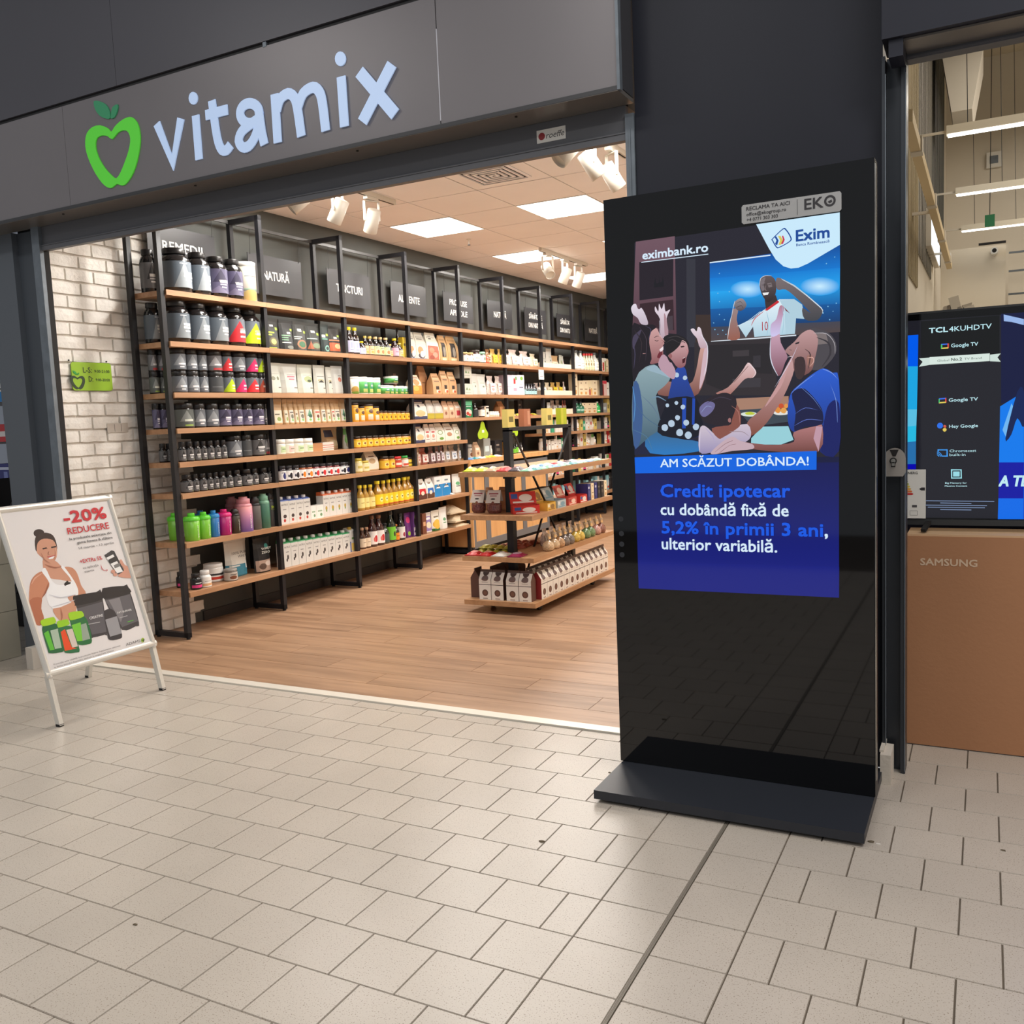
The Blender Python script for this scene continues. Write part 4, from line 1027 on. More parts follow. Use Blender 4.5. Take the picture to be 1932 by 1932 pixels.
(2,6,'gjar','bb',3.797,3.887,0.100,3.780,0.000,'jam jar with black berry label'),
(2,7,'carton','bluec',2.989,3.085,0.209,3.780,0.000,'white milk carton with blue top'),
(2,7,'carton','bluec',3.085,3.170,0.206,3.780,0.000,'white milk carton with blue top'),
(2,7,'carton','bluec',3.170,3.256,0.204,3.780,0.000,'white milk carton with blue top'),
(2,7,'carton','bluec',3.256,3.338,0.203,3.780,0.000,'white milk carton with blue top'),
(2,7,'box','whitebox',3.338,3.404,0.107,3.780,0.000,'small white green-printed box'),
(2,7,'box','whitebox',3.404,3.494,0.107,3.780,0.000,'small white green-printed box'),
(2,7,'carton','orangec',3.494,3.570,0.207,3.780,0.000,'white milk carton with orange top'),
(2,7,'carton','orangec',3.570,3.658,0.205,3.780,0.000,'white milk carton with orange top'),
(2,7,'carton','orangec',3.658,3.738,0.204,3.780,0.000,'white milk carton with orange top'),
(2,7,'carton','orangec',3.738,3.814,0.204,3.780,0.000,'white milk carton with orange top'),
(2,7,'carton','orangec',3.814,3.892,0.203,3.780,0.000,'white milk carton with orange top'),
(2,8,'carton','greenc',2.994,3.076,0.217,3.780,0.000,'white milk carton with green top'),
(2,8,'carton','greenc',3.077,3.161,0.214,3.780,0.000,'white milk carton with green top'),
(2,8,'carton','greenc',3.162,3.248,0.211,3.780,0.000,'white milk carton with green top'),
(2,8,'carton','greenc',3.249,3.337,0.207,3.780,0.000,'white milk carton with green top'),
(2,8,'carton','greenc',3.338,3.428,0.204,3.780,0.000,'white milk carton with green top'),
(2,8,'carton','greenc',3.429,3.521,0.200,3.780,0.000,'white milk carton with green top'),
(2,8,'carton','greenc',3.522,3.616,0.197,3.780,0.000,'white milk carton with green top'),
(2,8,'carton','greenc',3.617,3.713,0.193,3.780,0.000,'white milk carton with green top'),
(2,8,'carton','greenc',3.714,3.812,0.189,3.780,0.000,'white milk carton with green top'),
(2,8,'carton','yellowc',3.812,3.892,0.205,3.780,0.000,'tall white carton, yellow panel'),
(3,2,'bottle','lav',3.936,4.014,0.227,3.790,0.000,'tall dark bottle, yellow cap, lavender label'),
(3,2,'bottle','lav',4.014,4.093,0.227,3.790,0.000,'tall dark bottle, yellow cap, lavender label'),
(3,2,'bottle','lav',4.093,4.166,0.118,3.780,0.000,'small dark bottle with lavender label'),
(3,2,'bottle','lav',4.189,4.230,0.174,3.880,0.000,'small dark bottle behind lavender one'),
(3,2,'bottle','peachl',4.166,4.228,0.167,3.790,0.000,'dark tincture bottle with peach label'),
(3,2,'bottle','peachl',4.228,4.301,0.167,3.790,0.000,'dark tincture bottle with peach label'),
(3,2,'bottle','greenl',4.304,4.386,0.167,3.790,0.000,'dark tincture bottle with pale green label'),
(3,2,'bottle','greenl',4.386,4.456,0.169,3.790,0.000,'dark tincture bottle with pale green label'),
(3,2,'bottle','greenl',4.456,4.541,0.168,3.790,0.000,'dark tincture bottle with pale green label'),
(3,2,'bottle','peachl',4.541,4.592,0.115,3.790,0.000,'tiny dark tincture bottle'),
(3,2,'bottle','pinkl',4.595,4.676,0.170,3.790,0.000,'dark bottle with pink label'),
(3,2,'bottle','peachl',4.676,4.749,0.134,3.790,0.000,'small dark bottle, peach label'),
(3,2,'box','yellowslim',4.774,4.833,0.192,3.790,0.000,'slim yellow carton'),
(3,2,'bottle','plain',4.784,4.833,0.281,3.870,0.000,'tall plain dark bottle'),
(3,3,'canister','wcream',3.948,4.056,0.144,3.800,0.000,'white canister with seed picture'),
(3,3,'canister','wgreen',4.056,4.174,0.145,3.800,0.000,'white and green canister'),
(3,3,'canister','wgreen',4.174,4.262,0.143,3.800,0.000,'white and green canister'),
(3,3,'canister','wgreen',4.262,4.368,0.142,3.800,0.000,'white and green canister'),
(3,3,'canister','wgreen',4.368,4.494,0.077,3.800,0.000,'low white and green canister'),
(3,3,'canister','wgreen',4.494,4.574,0.076,3.800,0.000,'low white and green canister'),
(3,3,'canister','wgreen',4.574,4.644,0.075,3.800,0.000,'low white and green canister'),
(3,3,'canister','wgreen',4.644,4.732,0.075,3.800,0.000,'low white and green canister'),
(3,3,'canister','wgreen',4.732,4.802,0.074,3.800,0.000,'low white and green canister'),
(3,3,'canister','wgreen',4.784,4.833,0.074,3.800,0.000,'low white and green canister'),
(3,3,'canister','wgreen',4.503,4.637,0.062,3.800,0.098,'white-green canister stacked on others'),
(3,3,'pouch','brownp',4.784,4.833,0.199,3.900,0.000,'brown pouch behind low canisters'),
(3,4,'canister','yellow',3.941,4.024,0.158,3.790,0.000,'yellow powder canister'),
(3,4,'canister','yellow',4.024,4.108,0.127,3.790,0.000,'yellow powder canister'),
(3,4,'canister','yellow',4.108,4.228,0.145,3.790,0.000,'yellow powder canister'),
(3,4,'canister','yellow',4.228,4.316,0.125,3.790,0.000,'yellow powder canister'),
(3,4,'gjar','honeyl',4.316,4.371,0.088,3.780,0.000,'small yellow labelled honey jar'),
(3,4,'gjar','honeyl',4.371,4.438,0.087,3.780,0.000,'small yellow labelled honey jar'),
(3,4,'gjar','honeyl',4.438,4.505,0.086,3.780,0.000,'small yellow labelled honey jar'),
(3,4,'gjar','honeyl',4.505,4.574,0.085,3.780,0.000,'small yellow labelled honey jar'),
(3,4,'gjar','honeyl',4.574,4.643,0.084,3.780,0.000,'small yellow labelled honey jar'),
(3,4,'gjar','honeyl',4.643,4.714,0.082,3.780,0.000,'small yellow labelled honey jar'),
(3,4,'gjar','honeyl',4.714,4.786,0.081,3.780,0.000,'small yellow labelled honey jar'),
(3,4,'gjar','honeyl',4.786,4.833,0.080,3.780,0.000,'small yellow labelled honey jar'),
(3,5,'gjar','honey',3.934,4.016,0.099,3.780,0.000,'yellow labelled honey jar'),
(3,5,'gjar','honey',4.016,4.100,0.099,3.780,0.000,'yellow labelled honey jar'),
(3,5,'gjar','honey',4.100,4.185,0.098,3.780,0.000,'yellow labelled honey jar'),
(3,5,'gjar','honey',4.185,4.271,0.097,3.780,0.000,'yellow labelled honey jar'),
(3,5,'gjar','honey',4.271,4.360,0.097,3.780,0.000,'yellow labelled honey jar'),
(3,5,'gjar','honey',4.360,4.450,0.096,3.780,0.000,'yellow labelled honey jar'),
(3,5,'gjar','honey',4.450,4.541,0.095,3.780,0.000,'yellow labelled honey jar'),
(3,5,'gjar','honey',4.542,4.635,0.095,3.780,0.000,'yellow labelled honey jar'),
(3,5,'gjar','honey',4.635,4.731,0.094,3.780,0.000,'yellow labelled honey jar'),
(3,5,'gjar','honey',4.731,4.828,0.093,3.780,0.000,'yellow labelled honey jar'),
(3,6,'gjar','honeyp',3.929,4.022,0.122,3.780,0.000,'jar of pale creamed honey'),
(3,6,'gjar','honeyp',4.022,4.120,0.096,3.780,0.000,'jar of pale creamed honey'),
(3,6,'gusset','whitebag',4.120,4.299,0.171,3.790,0.000,'white gusseted bag with picture'),
(3,6,'gjar','honey',4.314,4.415,0.117,3.780,0.000,'square jar of amber honey'),
(3,6,'gjar','honey',4.415,4.505,0.113,3.780,0.000,'square jar of amber honey'),
(3,6,'gjar','redlid',4.508,4.619,0.105,3.780,0.000,'jar with red lid'),
(3,6,'gjar','greenlid',4.623,4.722,0.106,3.780,0.000,'jar with green lid'),
(3,6,'gjar','yellowdk',4.722,4.833,0.085,3.780,0.000,'yellow jar with dark lid'),
(3,7,'bottle','oilp',3.959,4.036,0.216,3.790,0.000,'short oil bottle with cream label'),
(3,7,'bottle','oilp',4.036,4.106,0.213,3.790,0.000,'short oil bottle with cream label'),
(3,7,'bottle','oilp',4.106,4.187,0.211,3.790,0.000,'short oil bottle with cream label'),
(3,7,'bottle','oil',4.199,4.300,0.234,3.790,0.000,'tall sunflower oil bottle, yellow label'),
(3,7,'bottle','oil',4.300,4.382,0.231,3.790,0.000,'tall sunflower oil bottle, yellow label'),
(3,7,'bottle','oil',4.382,4.460,0.232,3.790,0.000,'tall sunflower oil bottle, yellow label'),
(3,7,'bottle','oil',4.460,4.540,0.233,3.790,0.000,'tall sunflower oil bottle, yellow label'),
(3,7,'bottle','oil',4.540,4.624,0.233,3.790,0.000,'tall sunflower oil bottle, yellow label'),
(3,7,'bottle','oil',4.624,4.714,0.235,3.790,0.000,'tall sunflower oil bottle, yellow label'),
(3,7,'bottle','oil',4.718,4.831,0.233,3.790,0.000,'tall sunflower oil bottle, yellow label'),
(3,8,'bottle','brownb',3.963,4.028,0.182,3.790,0.000,'small brown bottle with cream label'),
(3,8,'bottle','brownb',4.028,4.094,0.179,3.790,0.000,'small brown bottle with cream label'),
(3,8,'bottle','syrup',4.094,4.186,0.272,3.790,0.000,'dark syrup bottle, white pomegranate label'),
(3,8,'bottle','syrup',4.186,4.290,0.267,3.790,0.000,'dark syrup bottle, white pomegranate label'),
(3,8,'bottle','plaing',4.290,4.370,0.181,3.790,0.000,'dark green bottle, grey label'),
(3,8,'bottle','limeb',4.370,4.466,0.281,3.790,0.000,'dark bottle with lime label'),
(3,8,'bottle','orangeb',4.466,4.532,0.151,3.790,0.000,'small bottle with orange label'),
(3,8,'bottle','plainw',4.532,4.618,0.242,3.790,0.000,'dark bottle with white label'),
(3,8,'pouch','violet',4.676,4.774,0.231,3.790,0.000,'violet pouch with pink disc'),
(3,8,'box','cereal',4.774,4.833,0.231,3.780,0.000,'purple and white cereal box'),
(4,2,'gusset','coco',4.883,4.996,0.249,3.790,0.000,'white gusseted bag, coconut picture'),
(4,2,'gusset','coco',4.996,5.180,0.254,3.790,0.000,'second white bag with coconut picture'),
(4,2,'gusset','driedf',5.180,5.405,0.265,3.790,0.000,'white bag with dried fruit window'),
(4,2,'gusset','kraftw',5.411,5.564,0.251,3.790,0.000,'narrow kraft bag with dark window'),
(4,2,'gusset','kraftw',5.564,5.775,0.253,3.790,0.000,'wide kraft bag with dark window'),
(4,3,'gusset','orangebag',4.897,5.061,0.184,3.790,0.000,'orange and white gusseted bag'),
(4,3,'gusset','kraftp',5.179,5.330,0.285,3.890,0.000,'tall plain kraft bag'),
(4,3,'gusset','kraftl',5.255,5.416,0.207,3.790,0.000,'kraft bag with printed label'),
(4,3,'gusset','kraftl',5.416,5.559,0.236,3.790,0.000,'kraft bag with printed label'),
(4,3,'gusset','kraftl',5.559,5.707,0.228,3.790,0.000,'kraft bag with printed label'),
(4,4,'gusset','navyb',4.895,5.130,0.189,3.790,0.000,'navy and white flour bag'),
(4,4,'gusset','silvery',5.130,5.262,0.180,3.790,0.000,'silver bag with yellow base'),
(4,4,'gusset','silvery',5.262,5.419,0.178,3.790,0.000,'silver bag with yellow base'),
(4,4,'gusset','kpink',5.419,5.530,0.172,3.790,0.000,'pinkish kraft bag'),
(4,4,'gusset','kpink',5.530,5.647,0.168,3.790,0.000,'pinkish kraft bag'),
(4,4,'gusset','kred',5.647,5.775,0.166,3.790,0.000,'kraft bag with red label'),
(4,5,'gusset','navyb',4.904,5.068,0.180,3.790,0.000,'white and navy flour bag'),
(4,5,'gusset','wredl',5.068,5.168,0.177,3.790,0.000,'white bag with red lettering'),
(4,5,'gusset','wredl',5.168,5.270,0.174,3.790,0.000,'white bag with red lettering'),
(4,5,'gusset','wgrl',5.270,5.434,0.178,3.790,0.000,'white bag with green seal'),
(4,5,'gusset','wbrl',5.434,5.608,0.172,3.790,0.000,'white bag with brown nuts'),
(4,5,'gusset','wgrl',5.608,5.735,0.164,3.790,0.000,'white bag with green leaf'),
(4,6,'clearbag','cr',4.920,4.987,0.167,3.790,0.000,'clear bag of grains, printed label'),
(4,6,'clearbag','crd',4.987,5.141,0.158,3.790,0.000,'clear bag of grains, printed label'),
(4,6,'clearbag','cp',5.142,5.254,0.162,3.790,0.000,'clear bag of grains, printed label'),
(4,6,'clearbag','cp',5.254,5.339,0.161,3.790,0.000,'clear bag of grains, printed label'),
(4,6,'clearbag','cp',5.339,5.419,0.159,3.790,0.000,'clear bag of grains, printed label'),
(4,6,'clearbag','cb',5.420,5.526,0.166,3.790,0.000,'clear bag of grains, printed label'),
(4,6,'clearbag','cb',5.526,5.678,0.160,3.790,0.000,'clear bag of grains, printed label'),
(4,6,'clearbag','cb',5.679,5.735,0.165,3.790,0.000,'clear bag of grains, printed label'),
(4,7,'gusset','redb',4.906,5.054,0.191,3.790,0.000,'white and red flour bag'),
(4,7,'gusset','blueb',5.054,5.190,0.188,3.790,0.000,'white and blue flour bag'),
(4,7,'box','bluebox',5.190,5.328,0.196,3.790,0.000,'white and bright blue box'),
(4,7,'box','bluebox',5.328,5.491,0.196,3.790,0.000,'white and bright blue box'),
(4,7,'pouch','wleaf',5.574,5.735,0.195,3.790,0.000,'white pouch with green leaf'),
(4,8,'box','brownbox',4.928,4.998,0.197,3.780,0.000,'slim brown carton'),
(4,8,'pouch','violetr',4.998,5.140,0.193,3.790,0.000,'white-violet rice pouch'),
(4,8,'pouch','yellowr',5.146,5.289,0.200,3.790,0.000,'yellow and green rice pouch'),
(4,8,'pouch','wgreenp',5.289,5.428,0.217,3.790,0.000,'white pouch with green print'),
(5,2,'gjar','wl',5.830,5.917,0.102,3.790,0.000,'jar with white label, gold lid'),
(5,2,'gjar','wl',5.917,6.029,0.102,3.790,0.000,'jar with white label, gold lid'),
(5,2,'gjar','wldark',6.030,6.179,0.134,3.790,0.000,'larger dark jar, white label'),
(5,2,'gjar','gl',6.179,6.283,0.120,3.790,0.000,'jar with green lid'),
(5,2,'gjar','redl',6.296,6.374,0.084,3.790,0.000,'low red labelled jar'),
(5,2,'clearbag','brn',6.374,6.487,0.161,3.790,0.000,'clear bag of brown pieces'),
(5,2,'clearbag','yel',6.487,6.640,0.173,3.790,0.000,'clear bag with yellow label'),
(5,2,'clearbag','yel',6.640,6.716,0.174,3.790,0.000,'narrower clear bag, yellow label'),
(5,3,'box','pines',5.837,6.023,0.114,3.790,0.000,'white box printed with pine trees'),
(5,3,'box','pines',5.832,6.014,0.116,3.790,0.172,'pine tree box stacked on another'),
(5,3,'pouch','wplain',6.023,6.162,0.222,3.790,0.000,'plain white pouch'),
(5,3,'pouch','wplain',6.162,6.381,0.220,3.790,0.000,'plain white pouch'),
(5,3,'clearbag','pinkw',6.390,6.572,0.207,3.790,0.000,'clear bag with cream label'),
(5,3,'clearbag','pinkw',6.572,6.716,0.208,3.790,0.000,'clear bag with cream label'),
(5,4,'box','greentin',5.817,6.000,0.179,3.790,0.000,'tall green tin box'),
(5,4,'bottle','plain',6.000,6.081,0.145,3.790,0.000,'plain dark bottle'),
(5,4,'gjar','wldark',6.133,6.220,0.113,3.790,0.000,'dark jar, white label'),
(5,4,'box','peachbox',6.223,6.287,0.108,3.790,0.000,'slim peach carton'),
(5,4,'box','blackwhite',6.288,6.354,0.117,3.790,0.000,'black and white carton'),
(5,4,'pill','white',6.354,6.403,0.059,3.790,0.000,'small white bottle'),
(5,4,'pill','white',6.403,6.455,0.058,3.790,0.000,'small white bottle'),
(5,4,'pill','white',6.455,6.507,0.057,3.790,0.000,'small white bottle'),
(5,4,'pill','white',6.507,6.560,0.057,3.790,0.000,'small white bottle'),
(5,4,'box','kraft',6.614,6.716,0.108,3.790,0.000,'square kraft carton'),
(6,2,'clearbag','wlab',6.778,6.916,0.183,3.790,0.000,'narrow clear bag, white label'),
(6,2,'clearbag','wlab',6.916,7.181,0.186,3.790,0.000,'wide clear bag, white label'),
(6,2,'clearbag','wlab',7.188,7.472,0.181,3.790,0.000,'clear bag, pine printed label'),
(6,2,'clearbag','cream',7.472,7.658,0.161,3.790,0.000,'slumped clear bag, cream label'),
(6,3,'box','pinkbox',6.764,6.908,0.225,3.780,0.000,'pale pink carton'),
(6,3,'box','pinkbox2',6.908,7.046,0.227,3.780,0.000,'pink carton with red pepper'),
(6,3,'box','pinkbox3',7.046,7.211,0.230,3.780,0.000,'white carton with green pepper'),
(6,3,'bottle','tealb',7.231,7.301,0.130,3.790,0.000,'small dark bottle, teal label'),
(6,3,'bottle','tealb',7.301,7.372,0.131,3.790,0.000,'small dark bottle, teal label'),
(6,3,'bottle','tealb',7.372,7.443,0.132,3.790,0.000,'small dark bottle, teal label'),
(6,3,'bottle','tealb',7.443,7.516,0.133,3.790,0.000,'small dark bottle, teal label'),
(7,2,'tray','paper',7.664,8.556,0.060,3.750,0.000,'pale card tray'),
(7,2,'pouch','wplain',7.878,8.047,0.203,3.850,0.000,'white pouch leaning in tray'),
(7,2,'pouch','wplain',8.047,8.204,0.248,3.850,0.000,'tallest white pouch in tray'),
(7,2,'pouch','kr1',8.204,8.414,0.169,3.850,0.000,'kraft pouch in tray'),
(7,2,'pouch','wp3',8.414,8.503,0.182,3.850,0.000,'white leaf pouch in tray'),
(7,2,'pouch','wp2',8.503,8.543,0.173,3.850,0.000,'white red-lettered pouch in tray'),
(7,3,'tray','paper',7.664,8.556,0.060,3.750,0.000,'pale card tray'),
(7,3,'clearbag','wlab',7.676,7.829,0.151,3.850,0.000,'silvery bag in card tray'),
(7,3,'clearbag','cb',7.829,7.991,0.156,3.850,0.000,'dark-printed bag in card tray'),
(7,3,'clearbag','cream',7.991,8.157,0.160,3.850,0.000,'cream bag in card tray'),
(7,3,'clearbag','yel',8.157,8.327,0.164,3.850,0.000,'yellow bag in card tray'),
(7,3,'clearbag','yel',8.327,8.483,0.169,3.850,0.000,'second yellow bag in card tray'),
(7,3,'clearbag','wlab',8.483,8.543,0.173,3.850,0.000,'white bag in card tray'),
(7,4,'pouch','wplain',7.898,7.994,0.144,3.800,0.000,'plump white pouch beside tray'),
(7,4,'tray','paper',7.886,8.556,0.066,3.750,0.000,'pale card tray'),
(7,4,'clearbag','wlab',8.130,8.282,0.172,3.850,0.000,'white bag in small tray'),
(7,4,'clearbag','cb',8.282,8.438,0.172,3.850,0.000,'dark-printed bag in small tray'),
(7,4,'clearbag','crd',8.438,8.503,0.171,3.850,0.000,'red bag in small tray'),
(7,4,'clearbag','crd',8.503,8.543,0.171,3.850,0.000,'second red bag in small tray'),
(8,2,'bottle','clearw',8.709,8.853,0.255,3.790,0.000,'clear bottle with white label'),
(8,2,'bottle','clearw',8.853,8.970,0.255,3.790,0.000,'clear bottle with white label'),
(8,2,'bottle','redcap',8.982,9.068,0.223,3.790,0.000,'bottle with red cap'),
(8,2,'bottle','redcap',9.068,9.155,0.227,3.790,0.000,'bottle with red cap'),
(8,2,'bottle','redcap',9.155,9.244,0.231,3.790,0.000,'bottle with red cap'),
(8,2,'bottle','redcap',9.244,9.333,0.234,3.790,0.000,'bottle with red cap'),
(8,2,'bottle','clearw',9.342,9.477,0.251,3.790,0.000,'clear bottle with pale label'),
(9,2,'bottle','clearw',9.545,9.622,0.254,3.790,0.000,'clear bottle with pale label'),
(9,2,'box','whitered',9.632,9.839,0.193,3.790,0.000,'white carton with red stripe'),
(8,3,'box','creambox',8.675,8.790,0.281,3.790,0.000,'tall cream carton'),
(8,3,'box','creambox',8.833,8.992,0.196,3.790,0.000,'cream carton'),
(8,3,'box','creambox',8.992,9.147,0.201,3.790,0.000,'cream carton'),
(8,3,'box','redbottle',9.147,9.302,0.205,3.790,0.000,'cream carton with red bottle'),
(8,3,'box','creambox',9.302,9.476,0.209,3.790,0.000,'cream carton with bottles'),
(9,3,'box','creambox',9.545,9.654,0.212,3.790,0.000,'cream carton'),
(9,3,'box','redtop',9.654,9.829,0.210,3.790,0.000,'pink carton with red top'),
(8,4,'bottle','greenglass',8.672,8.787,0.157,3.790,0.000,'green glass bottle'),
(8,4,'bottle','greenglass',8.794,8.911,0.151,3.790,0.000,'green glass bottle'),
(8,4,'box','creambox',8.918,9.085,0.138,3.790,0.000,'cream carton with colour panels'),
(8,4,'box','creambox',9.085,9.257,0.138,3.790,0.000,'cream carton with colour panels'),
(8,4,'box','creambox',9.257,9.433,0.137,3.790,0.000,'cream carton with colour panels'),
(8,4,'bottle','brightgreen',9.443,9.541,0.154,3.790,0.000,'bright green bottle'),
(9,4,'box','greybox',9.644,9.819,0.135,3.790,0.000,'grey carton'),
]

# ------------------------------------------------------------------ base materials
m_tile = M('floor_tile', (188, 178, 166), rough=0.32, spec=0.45, noise=(2.2, 0.05), bump=(90, 0.03), obj_var=0.03)
# fine dark speckles in the glazed tile
_nt = m_tile.node_tree
_b = _nt.nodes['Principled BSDF']
_src = _b.inputs['Base Color'].links[0].from_socket
_geo = _nt.nodes.new('ShaderNodeNewGeometry')
_vz = _nt.nodes.new('ShaderNodeTexNoise')
_vz.inputs['Scale'].default_value = 260
_vz.inputs['Detail'].default_value = 1
_nt.links.new(_geo.outputs['Position'], _vz.inputs['Vector'])
_mr = _nt.nodes.new('ShaderNodeMapRange')
_mr.inputs['From Min'].default_value = 0.62
_mr.inputs['From Max'].default_value = 0.70
_nt.links.new(_vz.outputs['Fac'], _mr.inputs['Value'])
_mx = _nt.nodes.new('ShaderNodeMix')
_mx.data_type = 'RGBA'
_nt.links.new(_mr.outputs['Result'], _mx.inputs[0])
_nt.links.new(_src, _mx.inputs[6])
_mx.inputs[7].default_value = lin((138, 124, 108))
_nt.links.new(_mx.outputs[2], _b.inputs['Base Color'])

m_grout = M('grout', (92, 82, 70), rough=0.9, noise=(8, 0.2))
m_joint = M('metal_joint', (136, 128, 116), rough=0.5, metal=0.2)


def wood_mat(name, rgb_a, rgb_b, axis=0, scale=1.0, rough=0.4, var=0.12):
    m = bpy.data.materials.new(name)
    m.use_nodes = True
    nt = m.node_tree
    b = nt.nodes['Principled BSDF']
    b.inputs['Roughness'].default_value = rough
    g = nt.nodes.new('ShaderNodeNewGeometry')
    oi = nt.nodes.new('ShaderNodeObjectInfo')
    add = nt.nodes.new('ShaderNodeVectorMath')
    add.operation = 'MULTIPLY_ADD'
    cmb = nt.nodes.new('ShaderNodeCombineXYZ')
    nt.links.new(oi.outputs['Random'], cmb.inputs[0])
    nt.links.new(oi.outputs['Random'], cmb.inputs[1])
    nt.links.new(oi.outputs['Random'], cmb.inputs[2])
    nt.links.new(cmb.outputs[0], add.inputs[0])
    add.inputs[1].default_value = (37, 53, 71)
    nt.links.new(g.outputs['Position'], add.inputs[2])
    mp = nt.nodes.new('ShaderNodeMapping')
    s = [14 * scale, 14 * scale, 14 * scale]
    s[axis] = 1.1 * scale
    mp.inputs['Scale'].default_value = s
    nt.links.new(add.outputs[0], mp.inputs['Vector'])
    n = nt.nodes.new('ShaderNodeTexNoise')
    n.inputs['Scale'].default_value = 1.0
    n.inputs['Detail'].default_value = 6
    n.inputs['Roughness'].default_value = 0.65
    nt.links.new(mp.outputs[0], n.inputs['Vector'])
    cr = nt.nodes.new('ShaderNodeValToRGB')
    cr.color_ramp.elements[0].position = 0.30
    cr.color_ramp.elements[0].color = lin(rgb_b)
    cr.color_ramp.elements[1].position = 0.62
    cr.color_ramp.elements[1].color = lin(rgb_a)
    nt.links.new(n.outputs['Fac'], cr.inputs['Fac'])
    mr = nt.nodes.new('ShaderNodeMapRange')
    mr.inputs['To Min'].default_value = 1 - var
    mr.inputs['To Max'].default_value = 1 + var
    nt.links.new(oi.outputs['Random'], mr.inputs['Value'])
    vm = nt.nodes.new('ShaderNodeVectorMath')
    vm.operation = 'SCALE'
    nt.links.new(cr.outputs['Color'], vm.inputs[0])
    nt.links.new(mr.outputs['Result'], vm.inputs['Scale'])
    nt.links.new(vm.outputs[0], b.inputs['Base Color'])
    MATS[name] = m
    return m


m_plank = wood_mat('laminate_plank', (172, 136, 106), (130, 98, 74), axis=0, rough=0.38, var=0.07)
m_shelf = wood_mat('shelf_oak', (184, 140, 104), (158, 116, 82), axis=1, scale=1.4, rough=0.45, var=0.03)
m_shelfx = wood_mat('gondola_oak', (190, 146, 106), (166, 122, 84), axis=1, scale=1.4, rough=0.45, var=0.03)
m_panelwood = wood_mat('counter_oak', (214, 164, 108), (196, 146, 94), axis=2, scale=1.2, rough=0.5, var=0.03)
m_black = M('black_steel', (30, 30, 34), rough=0.45, spec=0.4)
m_wall_dark = M('dark_wall_paint', (80, 82, 79), rough=0.75, noise=(1.5, 0.04))
m_pilaster = M('anthracite_cladding', (38, 40, 50), rough=0.45, spec=0.25, noise=(0.9, 0.08))
m_fascia = M('fascia_panel', (120, 116, 119), rough=0.36, metal=0.2, noise=(1.2, 0.04))
m_upper = M('upper_panel', (80, 79, 86), rough=0.4, metal=0.2, noise=(1.0, 0.05))
m_soffit = M('brushed_soffit', (118, 113, 108), rough=0.28, metal=0.35, noise=(0.7, 0.15))
m_lintel = M('shutter_steel', (94, 95, 100), rough=0.45, metal=0.2)
m_rail = M('galvanised_rail', (112, 120, 128), rough=0.45, metal=0.4, noise=(14, 0.15))
m_gasket = M('black_gasket', (24, 21, 21), rough=0.8)
m_colA = M('column_cladding', (86, 92, 100), rough=0.55)
m_colB = M('column_recess_cladding', (66, 72, 80), rough=0.55)
m_white = M('white_plastic', (232, 230, 224), rough=0.4)
m_offwhite = M('off_white_paint', (222, 214, 200), rough=0.8, noise=(1.2, 0.03))

# ------------------------------------------------------------------ mall floor: slab, tiles, expansion joint
T = 0.2
floor = struct('floor', MB().box(-9.0, 4.2, -6.0, 1.283, -0.10, -0.004).box(0.62, 4.2, 1.283, 12.2, -0.10, -0.004).box(-9.0, -4.46, 1.283, 4.2, -0.10, -0.004), m_grout)


def tile_mb(x0, x1, y0, y1, g=0.0016):
    mb = MB()
    a, b, c, d = x0 + g, x1 - g, y0 + g, y1 - g
    e = 0.0012
    mb.face([(a + e, c + e, 0), (b - e, c + e, 0), (b - e, d - e, 0), (a + e, d - e, 0)])
    z = -0.004
    mb.face([(a, c, z), (b, c, z), (b - e, c + e, 0), (a + e, c + e, 0)])
    mb.face([(b, c, z), (b, d, z), (b - e, d - e, 0), (b - e, c + e, 0)])
    mb.face([(b, d, z), (a, d, z), (a + e, d - e, 0), (b - e, d - e, 0)])
    mb.face([(a, d, z), (a, c, z), (a + e, c + e, 0), (a + e, d - e, 0)])
    return mb


tiles = []
JX = 0.0102                       # width of the metal expansion joint between the two continuous columns
for v in range(-19, 60):
    y0, y1 = v * T, (v + 1) * T
    segs = []
    # left field, running bond up to the continuous column line at x = 0
    edges = [0.0]
    x = 0.0 if v % 2 == 0 else -T / 2
    if v % 2:
        edges.append(x)
    while x > -8.8:
        x -= T
        edges.append(x)
    segs += [(edges[i + 1], edges[i]) for i in range(len(edges) - 1)]
    segs += [(0.0, T), (T + JX, 2 * T + JX)]
    x = 2 * T + JX
    edges = [x]
    if v % 2:
        x += T / 2
        edges.append(x)
    while x < 4.0:
        x += T
        edges.append(x)
    segs += [(edges[i], edges[i + 1]) for i in range(len(edges) - 1)]
    for a, b in segs:
        yy1 = y1
        if a < 0.62 and b > 0.64 and y0 >= 1.2:
            a = 0.62
        elif a < 0.62 and a > -4.46:
            if y0 >= 1.283:
                continue
            yy1 = min(y1, 1.281)
        elif a <= -4.46 and y0 > 4.0:
            continue
        P = project(((a + b) / 2, (y0 + yy1) / 2, 0))
        if P is None:
            vis = False
            d = 99
        else:
            vis = -60 < P[0] < 1990 and P[1] < 2000
            d = P[2]
        tiles.append((not vis, d, a, b, y0, yy1))
tiles.sort()
TILE_CACHE = {}
rest = MB()
